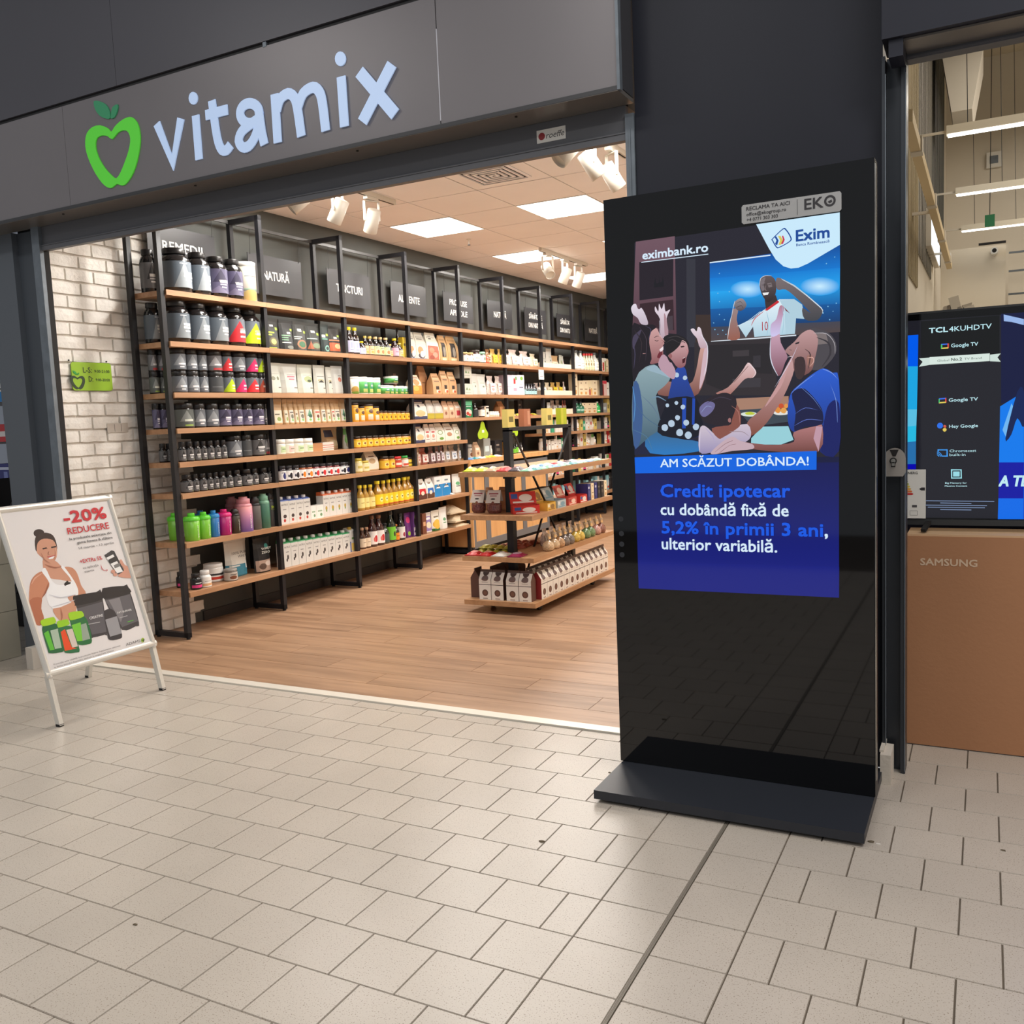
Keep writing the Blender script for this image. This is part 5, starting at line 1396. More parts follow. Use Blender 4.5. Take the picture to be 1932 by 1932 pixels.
for i, (nv, d, a, b, y0, y1) in enumerate(tiles):
    if i < 300 and not nv:
        key = (round(b - a, 4), round(y1 - y0, 4))
        if key not in TILE_CACHE:
            TILE_CACHE[key] = tile_mb(-key[0] / 2, key[0] / 2, -key[1] / 2, key[1] / 2).mesh('floor_tile', m_tile)
        t = part('floor_tile', TILE_CACHE[key], floor)
        t.location = ((a + b) / 2, (y0 + y1) / 2, random.uniform(-0.0004, 0.0))
    else:
        q = tile_mb(a, b, y0, y1)
        o = len(rest.v)
        rest.v += q.v
        rest.f += [[o + k for k in f] for f in q.f]
        rest.uv += q.uv
        rest.sm += q.sm
far_tiles = rest.build('far_floor_tiles', m_tile, floor)
far_tiles['kind'] = 'stuff'
jb = MB()
for k in range(3):
    jb.box(T + 0.0008 + k * 0.0031, T + 0.0032 + k * 0.0031, -6, 1.28, -0.004, 0.0004)
jb.build('expansion_joint', m_joint, floor)

# ------------------------------------------------------------------ shop floor of laminate planks
floor_shop = struct('floor_shop', MB().box(-4.11, 0.38, 1.352, 10.6, -0.06, -0.006), m_grout)
PLANKS = {}


def plank_mesh(L, Wd):
    k = (round(L, 3), round(Wd, 3))
    if k not in PLANKS:
        e = 0.001
        mb = MB()
        a, b, c, d = -L / 2 + .0004, L / 2 - .0004, -Wd / 2 + .0004, Wd / 2 - .0004
        mb.face([(a + e, c + e, 0), (b - e, c + e, 0), (b - e, d - e, 0), (a + e, d - e, 0)])
        z = -0.006
        mb.face([(a, c, z), (b, c, z), (b - e, c + e, 0), (a + e, c + e, 0)])
        mb.face([(b, c, z), (b, d, z), (b - e, d - e, 0), (b - e, c + e, 0)])
        mb.face([(b, d, z), (a, d, z), (a + e, d - e, 0), (b - e, d - e, 0)])
        mb.face([(a, d, z), (a, c, z), (a + e, c + e, 0), (a + e, d - e, 0)])
        PLANKS[k] = mb.mesh('plank', m_plank)
    return PLANKS[k]


PW, PL = 0.193, 1.285
row = 0
y = 1.352
while y < 10.59:
    wd = min(PW, 10.6 - y)
    x = -4.11 - (row * 0.43) % PL
    while x < 0.38:
        a, b = max(x, -4.11), min(x + PL, 0.38)
        if b - a > 0.03:
            o = part('plank', plank_mesh(b - a, wd), floor_shop)
            o.location = ((a + b) / 2, y + wd / 2, 0)
        x += PL
    y += PW
    row += 1
trim_thr = struct('trim_threshold', MB().box(-4.0, -0.33, 1.283, 1.351, -0.004, 0.006).box(-4.0, -0.33, 1.2832, 1.287, 0.004, 0.0075), M('threshold_strip', (226, 220, 208), rough=0.35, metal=0.2))

# ------------------------------------------------------------------ shop walls and ceiling
wall_left = struct('wall_left', MB().box(-4.26, -4.11, 1.386, 10.75, 0, 3.14), m_wall_dark)
struct('wall_back', MB().box(-4.11, 0.38, 10.6, 10.75, 0, 3.14), m_wall_dark)
wall_right = struct('wall_right', MB().box(0.38, 0.44, 1.44, 12.1, 0, 5.8), m_offwhite)
struct('baseboard_left', MB().box(-4.11, -4.098, 2.46, 10.6, 0.0, 0.07), M('dark_baseboard', (52, 48, 46), rough=0.6))

# brick slips on the left wall, every brick its own piece, toothed far edge
m_brick = M('white_brick', (240, 236, 229), rough=0.85, noise=(9, 0.07), bump=(38, 0.55), obj_var=0.05)
m_mortar = M('white_mortar', (214, 206, 196), rough=0.95, bump=(60, 0.4))
BR_H, BR_L, BR_G = 0.069, 0.1905, 0.0145
mort = MB()
BRICKS = []


def brick_mesh(L, seed):
    rr = random.Random(seed)
    mb = MB()
    ny, nz = 4, 2
    th = 0.019
    grid = []
    for j in range(nz + 1):
        for i in range(ny + 1):
            yy = -L / 2 + L * i / ny
            zz = -BR_H / 2 + BR_H * j / nz
            edge = i in (0, ny) or j in (0, nz)
            grid.append((th - (0.003 if edge else 0) + rr.uniform(-0.0016, 0.0016), yy + (rr.uniform(-.002, .002) if edge else 0), zz + (rr.uniform(-.0022, .0022) if edge else 0)))
    for j in range(nz):
        for i in range(ny):
            a = j * (ny + 1) + i
            mb.face([grid[a], grid[a + 1], grid[a + ny + 2], grid[a + ny + 1]])
    per = [i for i in range(ny + 1)] + [ny + (ny + 1) * j for j in range(1, nz + 1)] + [nz * (ny + 1) + i for i in range(ny - 1, -1, -1)] + [(ny + 1) * j for j in range(nz - 1, 0, -1)]
    for k in range(len(per)):
        p, q = grid[per[k]], grid[per[(k + 1) % len(per)]]
        mb.face([p, q, (0, q[1], q[2]), (0, p[1], p[2])])
    return mb.mesh('brick', m_brick)


BVAR = {}
r = 0
z = 0.006
while z + BR_H < 3.07:
    pitch = BR_L + BR_G
    y = 1.388 - (pitch / 2 if r % 2 else 0) - 0.03
    yend = 2.455 if r % 2 else 2.40
    while y < yend - 0.02:
        a, b = max(y, 1.388), min(y + BR_L, yend)
        if b - a > 0.03:
            full = abs((b - a) - BR_L) < 0.001
            kk = random.randrange(6) if full else ('c', round(b - a, 3))
            if kk not in BVAR:
                BVAR[kk] = brick_mesh(b - a, hash(str(kk)) % 9999 if not full else kk * 7 + 1)
            o = part('brick', BVAR[kk], wall_left)
            o.location = (-4.105, (a + b) / 2, z + BR_H / 2)
        y += pitch
    mort.box(-4.112, -4.102, 1.387, yend - 0.02, z - BR_G, z + BR_H)
    z += BR_H + BR_G
    r += 1
mort.build('mortar_bed', m_mortar, wall_left)

# suspended ceiling: dark grid slab with individual tiles, vent and light panels let in
ZC = 3.08
ceiling = struct('ceiling', MB().box(-4.11, 0.38, 1.46, 10.6, ZC + 0.016, ZC + 0.09), M('ceiling_void', (120, 104, 90), rough=0.9))
m_ctile = M('ceiling_tile', (244, 241, 242), rough=0.92, noise=(3, 0.015), bump=(160, 0.15))
m_tbar = M('ceiling_grid', (136, 116, 102), rough=0.6)
MOD = 0.62
GX0, GY0 = -3.67, 1.99
lamp_cells, vent_cell = [], (2, 2)
for i in range(-1, 7):
    for j in range(-1, 14):
        if i in (0, 2, 4) and j in (1, 4, 7, 10):
            lamp_cells.append((i, j))
CT = {}
for i in range(-1, 7):
    for j in range(-1, 14):
        if (i, j) in lamp_cells or (i, j) == vent_cell:
            continue
        x0, x1 = max(GX0 + i * MOD, -4.108), min(GX0 + (i + 1) * MOD, 0.378)
        y0, y1 = max(GY0 + j * MOD, 1.47), min(GY0 + (j + 1) * MOD, 10.59)
        if x1 - x0 < 0.04 or y1 - y0 < 0.04:
            continue
        k = (round(x1 - x0, 3), round(y1 - y0, 3))
        if k not in CT:
            CT[k] = MB().box(-k[0] / 2 + .005, k[0] / 2 - .005, -k[1] / 2 + .005, k[1] / 2 - .005, 0, 0.014).mesh('ceiling_tile', m_ctile)
        o = part('ceiling_tile', CT[k], ceiling)
        o.location = ((x0 + x1) / 2, (y0 + y1) / 2, ZC)
tb = MB()
for i in range(0, 7):
    tb.box(GX0 + i * MOD - .004, GX0 + i * MOD + .004, 1.47, 10.59, ZC + 0.004, ZC + 0.016)
for j in range(0, 14):
    tb.box(-4.108, 0.378, GY0 + j * MOD - .004, GY0 + j * MOD + .004, ZC + 0.004, ZC + 0.016)
tb.build('grid_profile', m_tbar, ceiling)

m_lamp = M('light_diffuser', (255, 252, 246), rough=0.5, emit=((255, 250, 240), 3.2))
LAMPMESH = MB().box(-.302, .302, -.302, .302, -0.002, 0.010).mesh('diffuser', m_lamp)
LAMPFR = MB().box(-.309, .309, -.309, -.302, -.004, .012).box(-.309, .309, .302, .309, -.004, .012).box(-.309, -.302, -.302, .302, -.004, .012).box(.302, .309, -.302, .302, -.004, .012).mesh('frame', m_white)
LAB = {(0, 4): 'square white light panel above the ALIMENTE bay', (2, 4): 'largest square light panel, beside the air vent', (0, 7): 'light panel behind the middle track spotlights', (0, 10): 'farthest light panel, cut by the black display stand'}
for (i, j) in lamp_cells:
    cx, cy = GX0 + (i + .5) * MOD, GY0 + (j + .5) * MOD
    e = empty('ceiling_light_panel', (cx, cy, ZC), LAB.get((i, j), 'unseen square ceiling light panel added to light the shop, row %s column %s' % (ORD[[1, 4, 7, 10].index(j)], ORD[i // 2])), 'ceiling light', 'square light panels in the shop ceiling')  # panels without their own label are unseen, added for their light
    part('diffuser', LAMPMESH, e)
    part('frame', LAMPFR, e)
    area_light('panel_lamp', (cx, cy, ZC - 0.012), 0.58, 0.58, 27.5, WARM)

# air vent
vi, vj = vent_cell
vcx, vcy = GX0 + (vi + .5) * MOD, GY0 + (vj + .5) * MOD
ve = empty('air_vent', (vcx, vcy, ZC), 'square louvred air vent in the shop ceiling near the entrance', 'air vent')
MB().box(-.305, .305, -.305, .305, 0.001, 0.013).build('vent_plate', m_ctile, ve)
m_slot = M('vent_slot', (38, 34, 32), rough=0.8)
MB().box(-.20, .20, -.20, .20, -0.001, 0.003).build('vent_opening', m_slot, ve)
for k in range(5):
    h = 0.20 - k * 0.042
    t = 0.016
    MB().box(-h, h, -h, -h + t, -.010, 0).box(-h, h, h - t, h, -.010, 0).box(-h, -h + t, -h + t, h - t, -.010, 0).box(h - t, h, -h + t, h - t, -.010, 0).build('louvre', m_ctile, ve)
sp = empty('ceiling_sprinkler', (-3.40, 5.40, ZC), 'small sprinkler head under the shop ceiling', 'sprinkler')
MB().lathe([(.022, -.004), (.022, 0)], 12).lathe([(.006, -.05), (.006, 0)], 8).build('stem', m_white, sp)
MB().lathe([(.014, -.058), (.014, -.052)], 12).build('deflector', m_rail, sp)

# ------------------------------------------------------------------ fascia, soffit, lintel, pilaster, columns
fascia = struct('wall_fascia', MB().box(-6.5, -0.292, 1.165, 1.30, 2.618, 4.6), M('fascia_return', (58, 58, 62), rough=0.5))
for a, b in ((-6.2, -3.432), (-3.430, -1.086), (-1.082, -0.294)):
    MB().box(a, b, 1.130, 1.162, 2.615, 3.132).build('fascia_panel', m_fascia, fascia)
MB().box(-1.0862, -1.0818, 1.129, 1.14, 2.632, 3.0).build('panel_seam_strip', M('seam_strip', (196, 196, 205), rough=0.4), fascia)
MB().box(-6.2, -0.294, 1.140, 1.162, 3.132, 3.150).build('shadow_gap', M('shadow_gap', (30, 30, 32), rough=0.6), fascia)
MB().box(-2.02, -2.0, 1.128, 1.14, 3.128, 3.150).build('gap_clip', m_rail, fascia)
for a, b in ((-6.2, -3.0), (-2.998, -0.294)):
    MB().box(a, b, 1.126, 1.162, 3.152, 4.6).build('upper_panel', m_upper, fascia)
MB().box(-0.294, -0.282, 1.122, 1.150, 2.60, 4.6).build('corner_profile', m_rail, fascia)
MB().box(-6.2, -0.292, 1.128, 1.300, 2.598, 2.614).build('soffit_sheet', m_soffit, fascia)
MB().box(-6.2, -0.294, 1.126, 1.132, 2.600, 2.617).build('soffit_lip', M('lip', (66, 66, 68), rough=0.4, metal=0.4), fascia)
for sx in (-3.55, -2.55, -1.55, -0.75):
    MB().lathe([(.006, 2.594), (.006, 2.598)], 8, (sx, 1.17, 0)).build('screw', m_gasket, fascia)
lint = struct('trim_lintel', MB().box(-4.0, -0.327, 1.302, 1.330, 2.490, 2.598).box(-4.0, -0.327, 1.296, 1.330, 2.462, 2.490).box(-4.0, -0.327, 1.292, 1.330, 2.488, 2.494), m_lintel)
struct('trim_shutter_box', MB().box(-4.0, -0.327, 1.332, 1.55, 2.600, 3.09), M('shutter_box', (60, 58, 58), rough=0.6))
struct('wall_pilaster', MB().box(-0.288, 0.628, 1.30, 1.43, 0.0, 5.0), m_pilaster)
rail_r = struct('trim_rail_1', MB().box(-0.327, -0.290, 1.290, 1.345, 0, 2.56).box(-0.311, -0.306, 1.286, 1.292, 0, 2.5), m_rail)

col = struct('wall_column', MB().box(-4.44, -4.20, 1.30, 1.384, 0, 2.60), m_colA)
MB().box(-4.20, -3.99, 1.335, 1.384, 0, 2.598).build('recess_panel', m_colB, col)
MB().box(-3.992, -3.926, 1.280, 1.305, 0.012, 2.598).build('guide_rail', m_rail, col)
MB().box(-3.975, -3.9255, 1.305, 1.340, 0.012, 2.47).build('gasket', m_gasket, col)
MB().box(-4.15, -4.09, 1.10, 1.30, 0.0, 0.13).build('base_block', M('pale_block', (196, 190, 182), rough=0.7), col)

# right-hand opening of the electronics hall
struct('wall_fascia_hall', MB().box(0.640, 4.2, 1.13, 1.32, 2.578, 5.0), m_pilaster)
struct('trim_soffit_hall', MB().box(0.705, 4.2, 1.16, 1.30, 2.570, 2.577), m_soffit)
struct('trim_corner_hall', MB().box(0.66, 0.705, 1.145, 1.26, 2.52, 2.577), m_pilaster)
struct('trim_lintel_hall', MB().box(0.70, 4.2, 1.302, 1.36, 2.553, 2.575).box(0.70, 4.2, 1.296, 1.302, 2.556, 2.562), m_lintel)
rail_h = struct('trim_rail_2', MB().box(0.630, 0.640, 1.24, 1.30, 0.11, 2.56).box(0.690, 0.706, 1.262, 1.31, 0, 2.56).box(0.640, 0.690, 1.300, 1.33, 0, 2.56).box(0.640, 0.706, 1.305, 1.36, 0, 2.57), M('dark_rail', (60, 64, 70), rough=0.35, metal=0.5))
MB().box(0.6405, 0.6435, 1.236, 1.246, 0.11, 2.5).box(0.7035, 0.7065, 1.258, 1.266, 0.01, 2.5).build('bright_edge', m_rail, rail_h)
MB().box(0.632, 0.668, 1.135, 1.262, 0.0, 0.11).box(0.628, 0.642, 1.16, 1.29, 0.11, 0.118).build('plaster_block', M('plaster', (214, 204, 190), rough=0.9, bump=(30, 0.4)), rail_h)

# ------------------------------------------------------------------ shop sign on the fascia
m_sign_w = M('sign_letter_lit', (176, 196, 226), rough=0.35, emit=((176, 200, 236), 0.44))
m_sign_g = M('sign_apple_lit', (92, 205, 60), rough=0.35, emit=((70, 200, 44), 0.26))
m_sign_l = M('sign_leaf', (52, 138, 96), rough=0.35, emit=((40, 128, 86), 0.16))
sign = empty('shop_sign', (-2.2, 1.13, 2.85), 'large pale blue shop lettering with green apple logo on fascia', 'sign')
SX, SY, SZ = -2.2, 1.13, 2.85


def on_fascia(x, z):
    return (x - SX, -0.006, z - SZ)


LETTER_OF = [0, 1, 2, 2, 3, 3, 3, 4, 4, 4, 5, 6, 6]
for li in range(7):
    mb = MB()
    for si, (s, li2) in enumerate(zip(SIGN_STROKES, LETTER_OF)):
        if li2 != li:
            continue
        pts = s if len(s) <= 3 else smooth_loop(s, 3, closed=False)
        w = 0.047 if li != 6 else 0.054
        lp = ribbon(pts, w)
        mb.prism([lp], lambda x, z: (x - SX, -0.006 - 0.0005 * si, z - SZ), (0, 0.006, 0))
    if li in (1, 5):
        mb.prism([SIGN_DOTS[0 if li == 1 else 1]], on_fascia, (0, 0.006, 0))
    mb.build('letter', m_sign_w, sign)
MB().prism([smooth_loop(APPLE_OUT, 2), smooth_loop(APPLE_IN, 2)], on_fascia, (0, 0.006, 0)).build('apple_outline', m_sign_g, sign)
for lf in APPLE_LEAVES:
    MB().prism([smooth_loop(lf, 2)], on_fascia, (0, 0.006, 0)).build('leaf', m_sign_l, sign)

st = empty('lintel_sticker', (-0.656, 1.302, 2.542), 'small white sticker with a red disc on the lintel', 'sticker')
MB().box(-.066, .066, -.0015, 0, -.026, .026).build('sticker_paper', m_white, st)
m_ink_red = M('red_ink', (150, 44, 50), rough=0.5)
m_ink_dark = M('dark_ink', (46, 44, 48), rough=0.5)
MB().lathe([(.015, -.0022), (.015, -.0015)], 20, (-.043, 0, 0), axis='y').build('red_disc', m_ink_red, st)
lettering('roeffe', m_ink_dark, child(st, 'sticker_paper'), lambda u, v: (u, -.0022, v), -.024, -.012, 0.084, 0.024, 0.0, shear=0.25)

# ------------------------------------------------------------------ wall shelving: frames and boards
ZS = [2.295, 1.967, 1.637, 1.403, 1.18, .972, .645, .314]
FY = [1.985 + 0.9415 * k for k in range(10)]
XF, XB = -3.722, -4.045
shelving = empty('wall_shelving', (-3.9, 2.0, 0), 'long wall shelving of black steel frames and oak boards', 'shelving')
OX, OY = -3.9, 2.0


def frame_mesh():
    mb = MB()
    w = 0.034
    for xx in (-3.735, XB + w):
        mb.box(xx - w - OX, xx - OX, -w / 2, w / 2, 0.012, 2.92)
    mb.box(XB - OX, -3.735 - OX, -w / 2, w / 2, 2.92 - w, 2.9205)
    mb.box(XB - OX, -3.735 - OX, -w / 2, w / 2, 0.012, 0.012 + w)
    for zz in (0.3, 0.96, 1.62):
        pass
    return mb.mesh('frame', m_black)


FM = frame_mesh()
FOOT = MB().lathe([(.014, 0), (.014, .012)], 10, (-3.75 - OX, 0, 0)).lathe([(.014, 0), (.014, .012)], 10, (-4.03 - OX, 0, 0)).mesh('frame_feet', m_black)
for y in FY:
    o = part('frame', FM, shelving)
    o.location = (0, y - OY, 0)
    o = part('frame_feet', FOOT, shelving)
    o.location = (0, y - OY, 0)
BOARD = {}
for k in range(9):
    for s, zt in enumerate(ZS):
        if k in (4, 5) and s >= 4:
            continue
        y0 = FY[k] + (0.019 if k == 0 else 0.0008)
        y1 = FY[k + 1] - 0.0008
        key = (k == 0)
        if key not in BOARD:
            BOARD[key] = MB().box(-4.04 - OX, XF - OX, -(y1 - y0) / 2, (y1 - y0) / 2, -0.034, 0).mesh('shelf_board', m_shelf)
        o = part('shelf_board', BOARD[key], shelving)
        o.location = (0, (y0 + y1) / 2 - OY, zt)
MB().box(-4.032 - OX, -4.02 - OX, FY[0] - OY, FY[9] - OY, 2.893, 2.915).build('hanging_rail', M('dark_hanging_rail', (84, 84, 84), rough=0.4, metal=0.3), shelving)

# hanging category signs
SIGNS = ['REMEDII', 'NATURĂ', 'TINCTURI', 'ALIMENTE', 'PRODUSE\nAPICOLE', 'NATURĂ', 'SĂNĂTATE\nDIN NATURĂ', 'SĂNĂTATE\nDIN NATURĂ', 'NATURĂ']
m_plate = M('sign_plate', (60, 60, 63), rough=0.35, metal=0.2)
m_letter = M('sign_white', (238, 238, 234), rough=0.5)
m_wire = M('sign_wire', (40, 40, 40), rough=0.5)
SLAB = ['dark hanging sign reading REMEDII above the first bay', 'dark hanging sign reading NATURĂ between REMEDII and TINCTURI', 'dark hanging sign reading TINCTURI', 'dark hanging sign reading ALIMENTE',
        'dark hanging sign reading PRODUSE APICOLE', 'dark hanging sign reading NATURĂ right of PRODUSE APICOLE', 'nearer of the two signs reading SĂNĂTATE DIN NATURĂ', 'farther of the two signs reading SĂNĂTATE DIN NATURĂ', 'farthest hanging sign, reading NATURĂ, beside the display stand']
for k, tx in enumerate(SIGNS):
    yc = FY[k] + 0.185 + 0.305
    e = empty('category_sign', (-4.045, yc, 2.57 if k else 2.635), SLAB[k], 'sign', 'dark category signs hung above the shelves')
    pl_ = MB().box(-.003, .003, -.305, .305, -.150, .150).build('sign_plate', m_plate, e)
    for sy in (-.28, .28):
        MB().bar((0.006, sy, .14), (0.012, sy, .335 if k else .27), .0022).build('wire', m_wire, e)
    lines = tx.split('\n')
    hh = 0.066 if len(lines) == 1 else 0.058
    for li, ln in enumerate(lines):
        zz = -hh / 2 if len(lines) == 1 else (0.022 if li == 0 else -0.085)
        zz += 0.02 if k == 0 else 0
        wd = {7: 0.36, 6: 0.30, 8: 0.37, 10: 0.40}.get(len(ln), 0.34)
        lettering(ln, m_letter, pl_, lambda u, v: (0.0036, u, v), 0.0, zz, wd, hh, 0.014, align='CENTER')

# ------------------------------------------------------------------ packaging kinds
BLK = (26, 26, 28)
TUBART = {
    'grey': ((104, 104, 106), [('t', .50, .35, .10, .98, (52, 52, 54)), ('r', .45, .44, .62, .56, (228, 228, 228)), ('r', .45, .34, .58, .40, (190, 190, 190)), ('r', .47, .22, .58, .28, (235, 235, 235)), ('r', .60, .02, .64, .08, (150, 190, 60))]),
    'steel_w': ((92, 102, 112), [('t', .53, .0, .12, .97, (138, 145, 150)), ('r', .52, .50, .66, .60, (236, 238, 238)), ('r', .52, .38, .66, .47, (230, 232, 232)), ('r', .54, .26, .64, .31, (240, 240, 240)), ('r', .48, .90, .57, .93, (220, 222, 224))]),
    'purple': ((98, 94, 124), [('t', .50, .45, .12, .98, (66, 62, 88)), ('r', .48, .42, .62, .54, (232, 230, 238)), ('r', .48, .33, .60, .38, (200, 196, 214)), ('r', .50, .22, .59, .27, (240, 240, 244)), ('t', .46, .0, .16, .30, (124, 119, 148))]),
    'steel': ((108, 114, 122), [('t', .50, .25, .14, .95, (150, 156, 162)), ('r', .46, .30, .62, .40, (232, 232, 234)), ('r', .48, .12, .58, .20, (222, 222, 224))]),
    'red': ((112, 120, 130), [('t', .52, .0, .20, .92, (226, 52, 62)), ('r', .52, .40, .68, .52, (246, 236, 236)), ('r', .52, .20, .64, .28, (246, 236, 236))]),
    'lime': ((112, 122, 132), [('t', .54, .0, .20, .92, (190, 222, 34)), ('r', .54, .38, .70, .50, (246, 250, 220)), ('r', .54, .20, .66, .27, (246, 250, 220))]),
    'pink': ((112, 120, 130), [('t', .54, .0, .20, .92, (232, 44, 110)), ('r', .54, .38, .70, .50, (250, 232, 240)), ('r', .54, .18, .66, .25, (250, 232, 240))]),
    'brown': ((108, 112, 120), [('t', .52, .0, .20, .92, (160, 66, 46)), ('r', .52, .36, .68, .48, (240, 226, 220))]),
    'redstrip': ((106, 106, 110), [('t', .48, .30, .12, .95, (160, 160, 164)), ('r', .44, .02, .66, .16, (190, 60, 64)), ('r', .46, .34, .62, .44, (228, 228, 230))]),
    'greenw': ((92, 98, 96), [('t', .48, .30, .12, .95, (140, 146, 144)), ('r', .44, .30, .60, .42, (216, 222, 210)), ('r', .44, .04, .60, .12, (150, 180, 80))]),
    'plain': ((74, 78, 82), [('r', .40, .30, .60, .36, (120, 124, 128))]),
    'collagen': ((240, 238, 234), [('r', .30, .45, .70, .60, (60, 60, 62)), ('r', .30, .12, .70, .34, (206, 60, 44))]),
    'cocoa': ((196, 188, 178), [('e', .5, .35, .10, .22, (120, 70, 46)), ('r', .42, .65, .60, .75, (70, 60, 56))]),
    'magenta': ((36, 34, 38), [('r', .30, .10, .70, .42, (220, 60, 130)), ('r', .42, .58, .64, .68, (220, 220, 222))]),
    'white': ((240, 238, 232), [('r', .36, .08, .66, .34, (226, 178, 130)), ('r', .42, .55, .60, .60, (120, 116, 110))]),
}


def tub_like(art, bodycol, lidcol, prof, lidprof, band, rough=0.25, band_mat=None):
    base, shapes = TUBART.get(art, ((120, 120, 122), []))
    lm = band_mat or art_mat('print_' + art, base, shapes, 0.4)
    bm = M('pack_body_%d_%d_%d' % bodycol, bodycol, rough=rough, spec=0.6)
    km = M('pack_lid_%d_%d_%d' % lidcol, lidcol, rough=0.32)
    out = [('body', MB().lathe(prof, 18).mesh('body', bm)), ('lid', MB().lathe(lidprof, 18).mesh('lid', km))]
    if band:
        out.append(('label', MB().lathe([(.506, band[0]), (.506, band[1])], 18, uvband=True, cap=False).mesh('label', lm)))
    return out


def k_tub(art):
    return tub_like(art, BLK, (34, 33, 34), [(.44, 0), (.5, .02), (.5, .70), (.47, .76), (.38, .83), (.31, .86), (.31, .885)], [(.35, .87), (.36, .88), (.36, .985), (.34, 1.0)], (.11, .69), 0.16)


def k_jar(art):
    white = art in ('collagen',)
    body = (238, 236, 232) if white else BLK
    lid = (236, 234, 230) if white else ((150, 146, 140) if art == 'cocoa' else (32, 31, 32))
    return tub_like(art, body, lid, [(.46, 0), (.5, .02), (.5, .78), (.45, .80)], [(.475, .79), (.485, .80), (.485, .99), (.46, 1.0)], (.06, .75), 0.25)


def k_pill(art):
    white = art == 'white'
    return tub_like(art, (240, 238, 234) if white else BLK, (238, 236, 232) if white else (34, 33, 35), [(.44, 0), (.5, .02), (.5, .62), (.42, .70), (.32, .75), (.32, .79)], [(.37, .76), (.37, .98), (.34, 1.0)], (.06, .60), 0.25)


CANART = {
    'cream': ((206, 202, 188), [('r', .36, .30, .64, .34, (150, 150, 140)), ('e', .5, .18, .14, .16, (214, 196, 130)), ('r', .0, .34, 1, .37, (150, 200, 170)), ('r', .40, .70, .62, .72, (90, 90, 86))]),
    'wcream': ((244, 242, 228), [('e', .48, .26, .12, .24, (196, 164, 90)), ('r', .40, .70, .62, .74, (150, 150, 140)), ('e', .50, .08, .14, .08, (120, 170, 70))]),
    'wgreen': ((240, 244, 238), [('r', .0, .06, 1, .80, (84, 170, 84)), ('e', .56, .52, .08, .26, (70, 150, 120)), ('r', .50, .50, .70, .62, (180, 186, 184)), ('r', .46, .12, .66, .34, (206, 230, 140))]),
    'yellow': ((240, 176, 50), [('r', .44, .10, .66, .46, (250, 240, 220)), ('e', .54, .66, .08, .14, (90, 54, 36)), ('r', .40, .84, .62, .88, (120, 70, 30))]),
}


def k_canister(art):
    base, sh = CANART[art]
    lid = (246, 246, 242) if art != 'yellow' else (60, 46, 40)
    return [('body', MB().lathe([(.5, 0), (.5, .90)], 18, uvband=True).mesh('body', art_mat('can_' + art, base, sh, 0.4))),
            ('lid', MB().lathe([(.51, .89), (.51, .99), (.48, 1.0)], 18).mesh('lid', M('pack_lid_%d_%d_%d' % lid, lid, rough=0.4)))]


def k_lowjar(art):
    lb = art_mat('low_' + art, (238, 240, 226), [('r', .40, .10, .66, .80, (196, 216, 170) if art == 'wg' else (236, 196, 190)), ('r', .44, .45, .62, .55, (110, 130, 90))])
    return tub_like('x', (240, 240, 234), (246, 246, 240), [(.48, 0), (.5, .02), (.5, .66), (.46, .70)], [(.49, .68), (.49, .99), (.46, 1.0)], (.04, .62), 0.3, lb)


GJ = {  # content colour, lid colour, label base, shapes
    'bb': ((34, 24, 40), (46, 44, 48), (238, 238, 240), [('e', .54, .42, .07, .34, (40, 46, 110)), ('r', .42, .76, .58, .84, (70, 70, 90))]),
    'bk': ((30, 20, 26), (46, 44, 48), (238, 238, 240), [('e', .54, .42, .07, .34, (26, 24, 34)), ('e', .44, .40, .03, .16, (70, 76, 90))]),
    'or': ((150, 70, 24), (46, 44, 48), (240, 238, 236), [('e', .54, .42, .07, .34, (234, 130, 34)), ('e', .44, .40, .03, .16, (70, 76, 90))]),
    'rd': ((110, 22, 26), (46, 44, 48), (240, 238, 238), [('e', .54, .42, .07, .34, (206, 44, 50)), ('e', .44, .40, .03, .16, (70, 76, 90))]),
    'honeyl': ((206, 140, 40), (60, 44, 34), (240, 188, 56), [('e', .54, .45, .05, .22, (120, 66, 20)), ('r', .44, .75, .60, .82, (150, 90, 30))]),
    'honey': ((190, 120, 30), (52, 40, 32), (240, 196, 60), [('r', .44, .30, .60, .70, (250, 226, 150)), ('e', .52, .5, .05, .16, (140, 80, 24))]),
    'honeyp': ((228, 206, 130), (200, 176, 70), (236, 224, 180), [('r', .42, .35, .62, .65, (200, 180, 90))]),
    'redlid': ((150, 90, 60), (206, 40, 44), (196, 70, 50), [('r', .40, .30, .64, .62, (240, 224, 210))]),
    'greenlid': ((170, 130, 90), (50, 160, 70), (236, 232, 224), [('r', .40, .10, .64, .44, (200, 80, 60))]),
    'yellowdk': ((200, 160, 40), (46, 40, 36), (240, 210, 60), [('r', .42, .40, .62, .60, (80, 60, 30))]),
    'wl': ((120, 90, 70), (196, 178, 120), (240, 236, 232), [('e', .56, .4, .04, .18, (150, 150, 120))]),
    'wldark': ((60, 24, 24), (60, 50, 44), (242, 238, 228), [('r', .44, .45, .60, .52, (150, 140, 130))]),
    'gl': ((60, 70, 60), (150, 200, 170), (232, 236, 226), [('e', .54, .5, .05, .24, (110, 140, 110))]),
    'redl': ((190, 70, 44), (214, 120, 80), (220, 84, 54), [('e', .5, .5, .10, .3, (236, 150, 110))]),
}


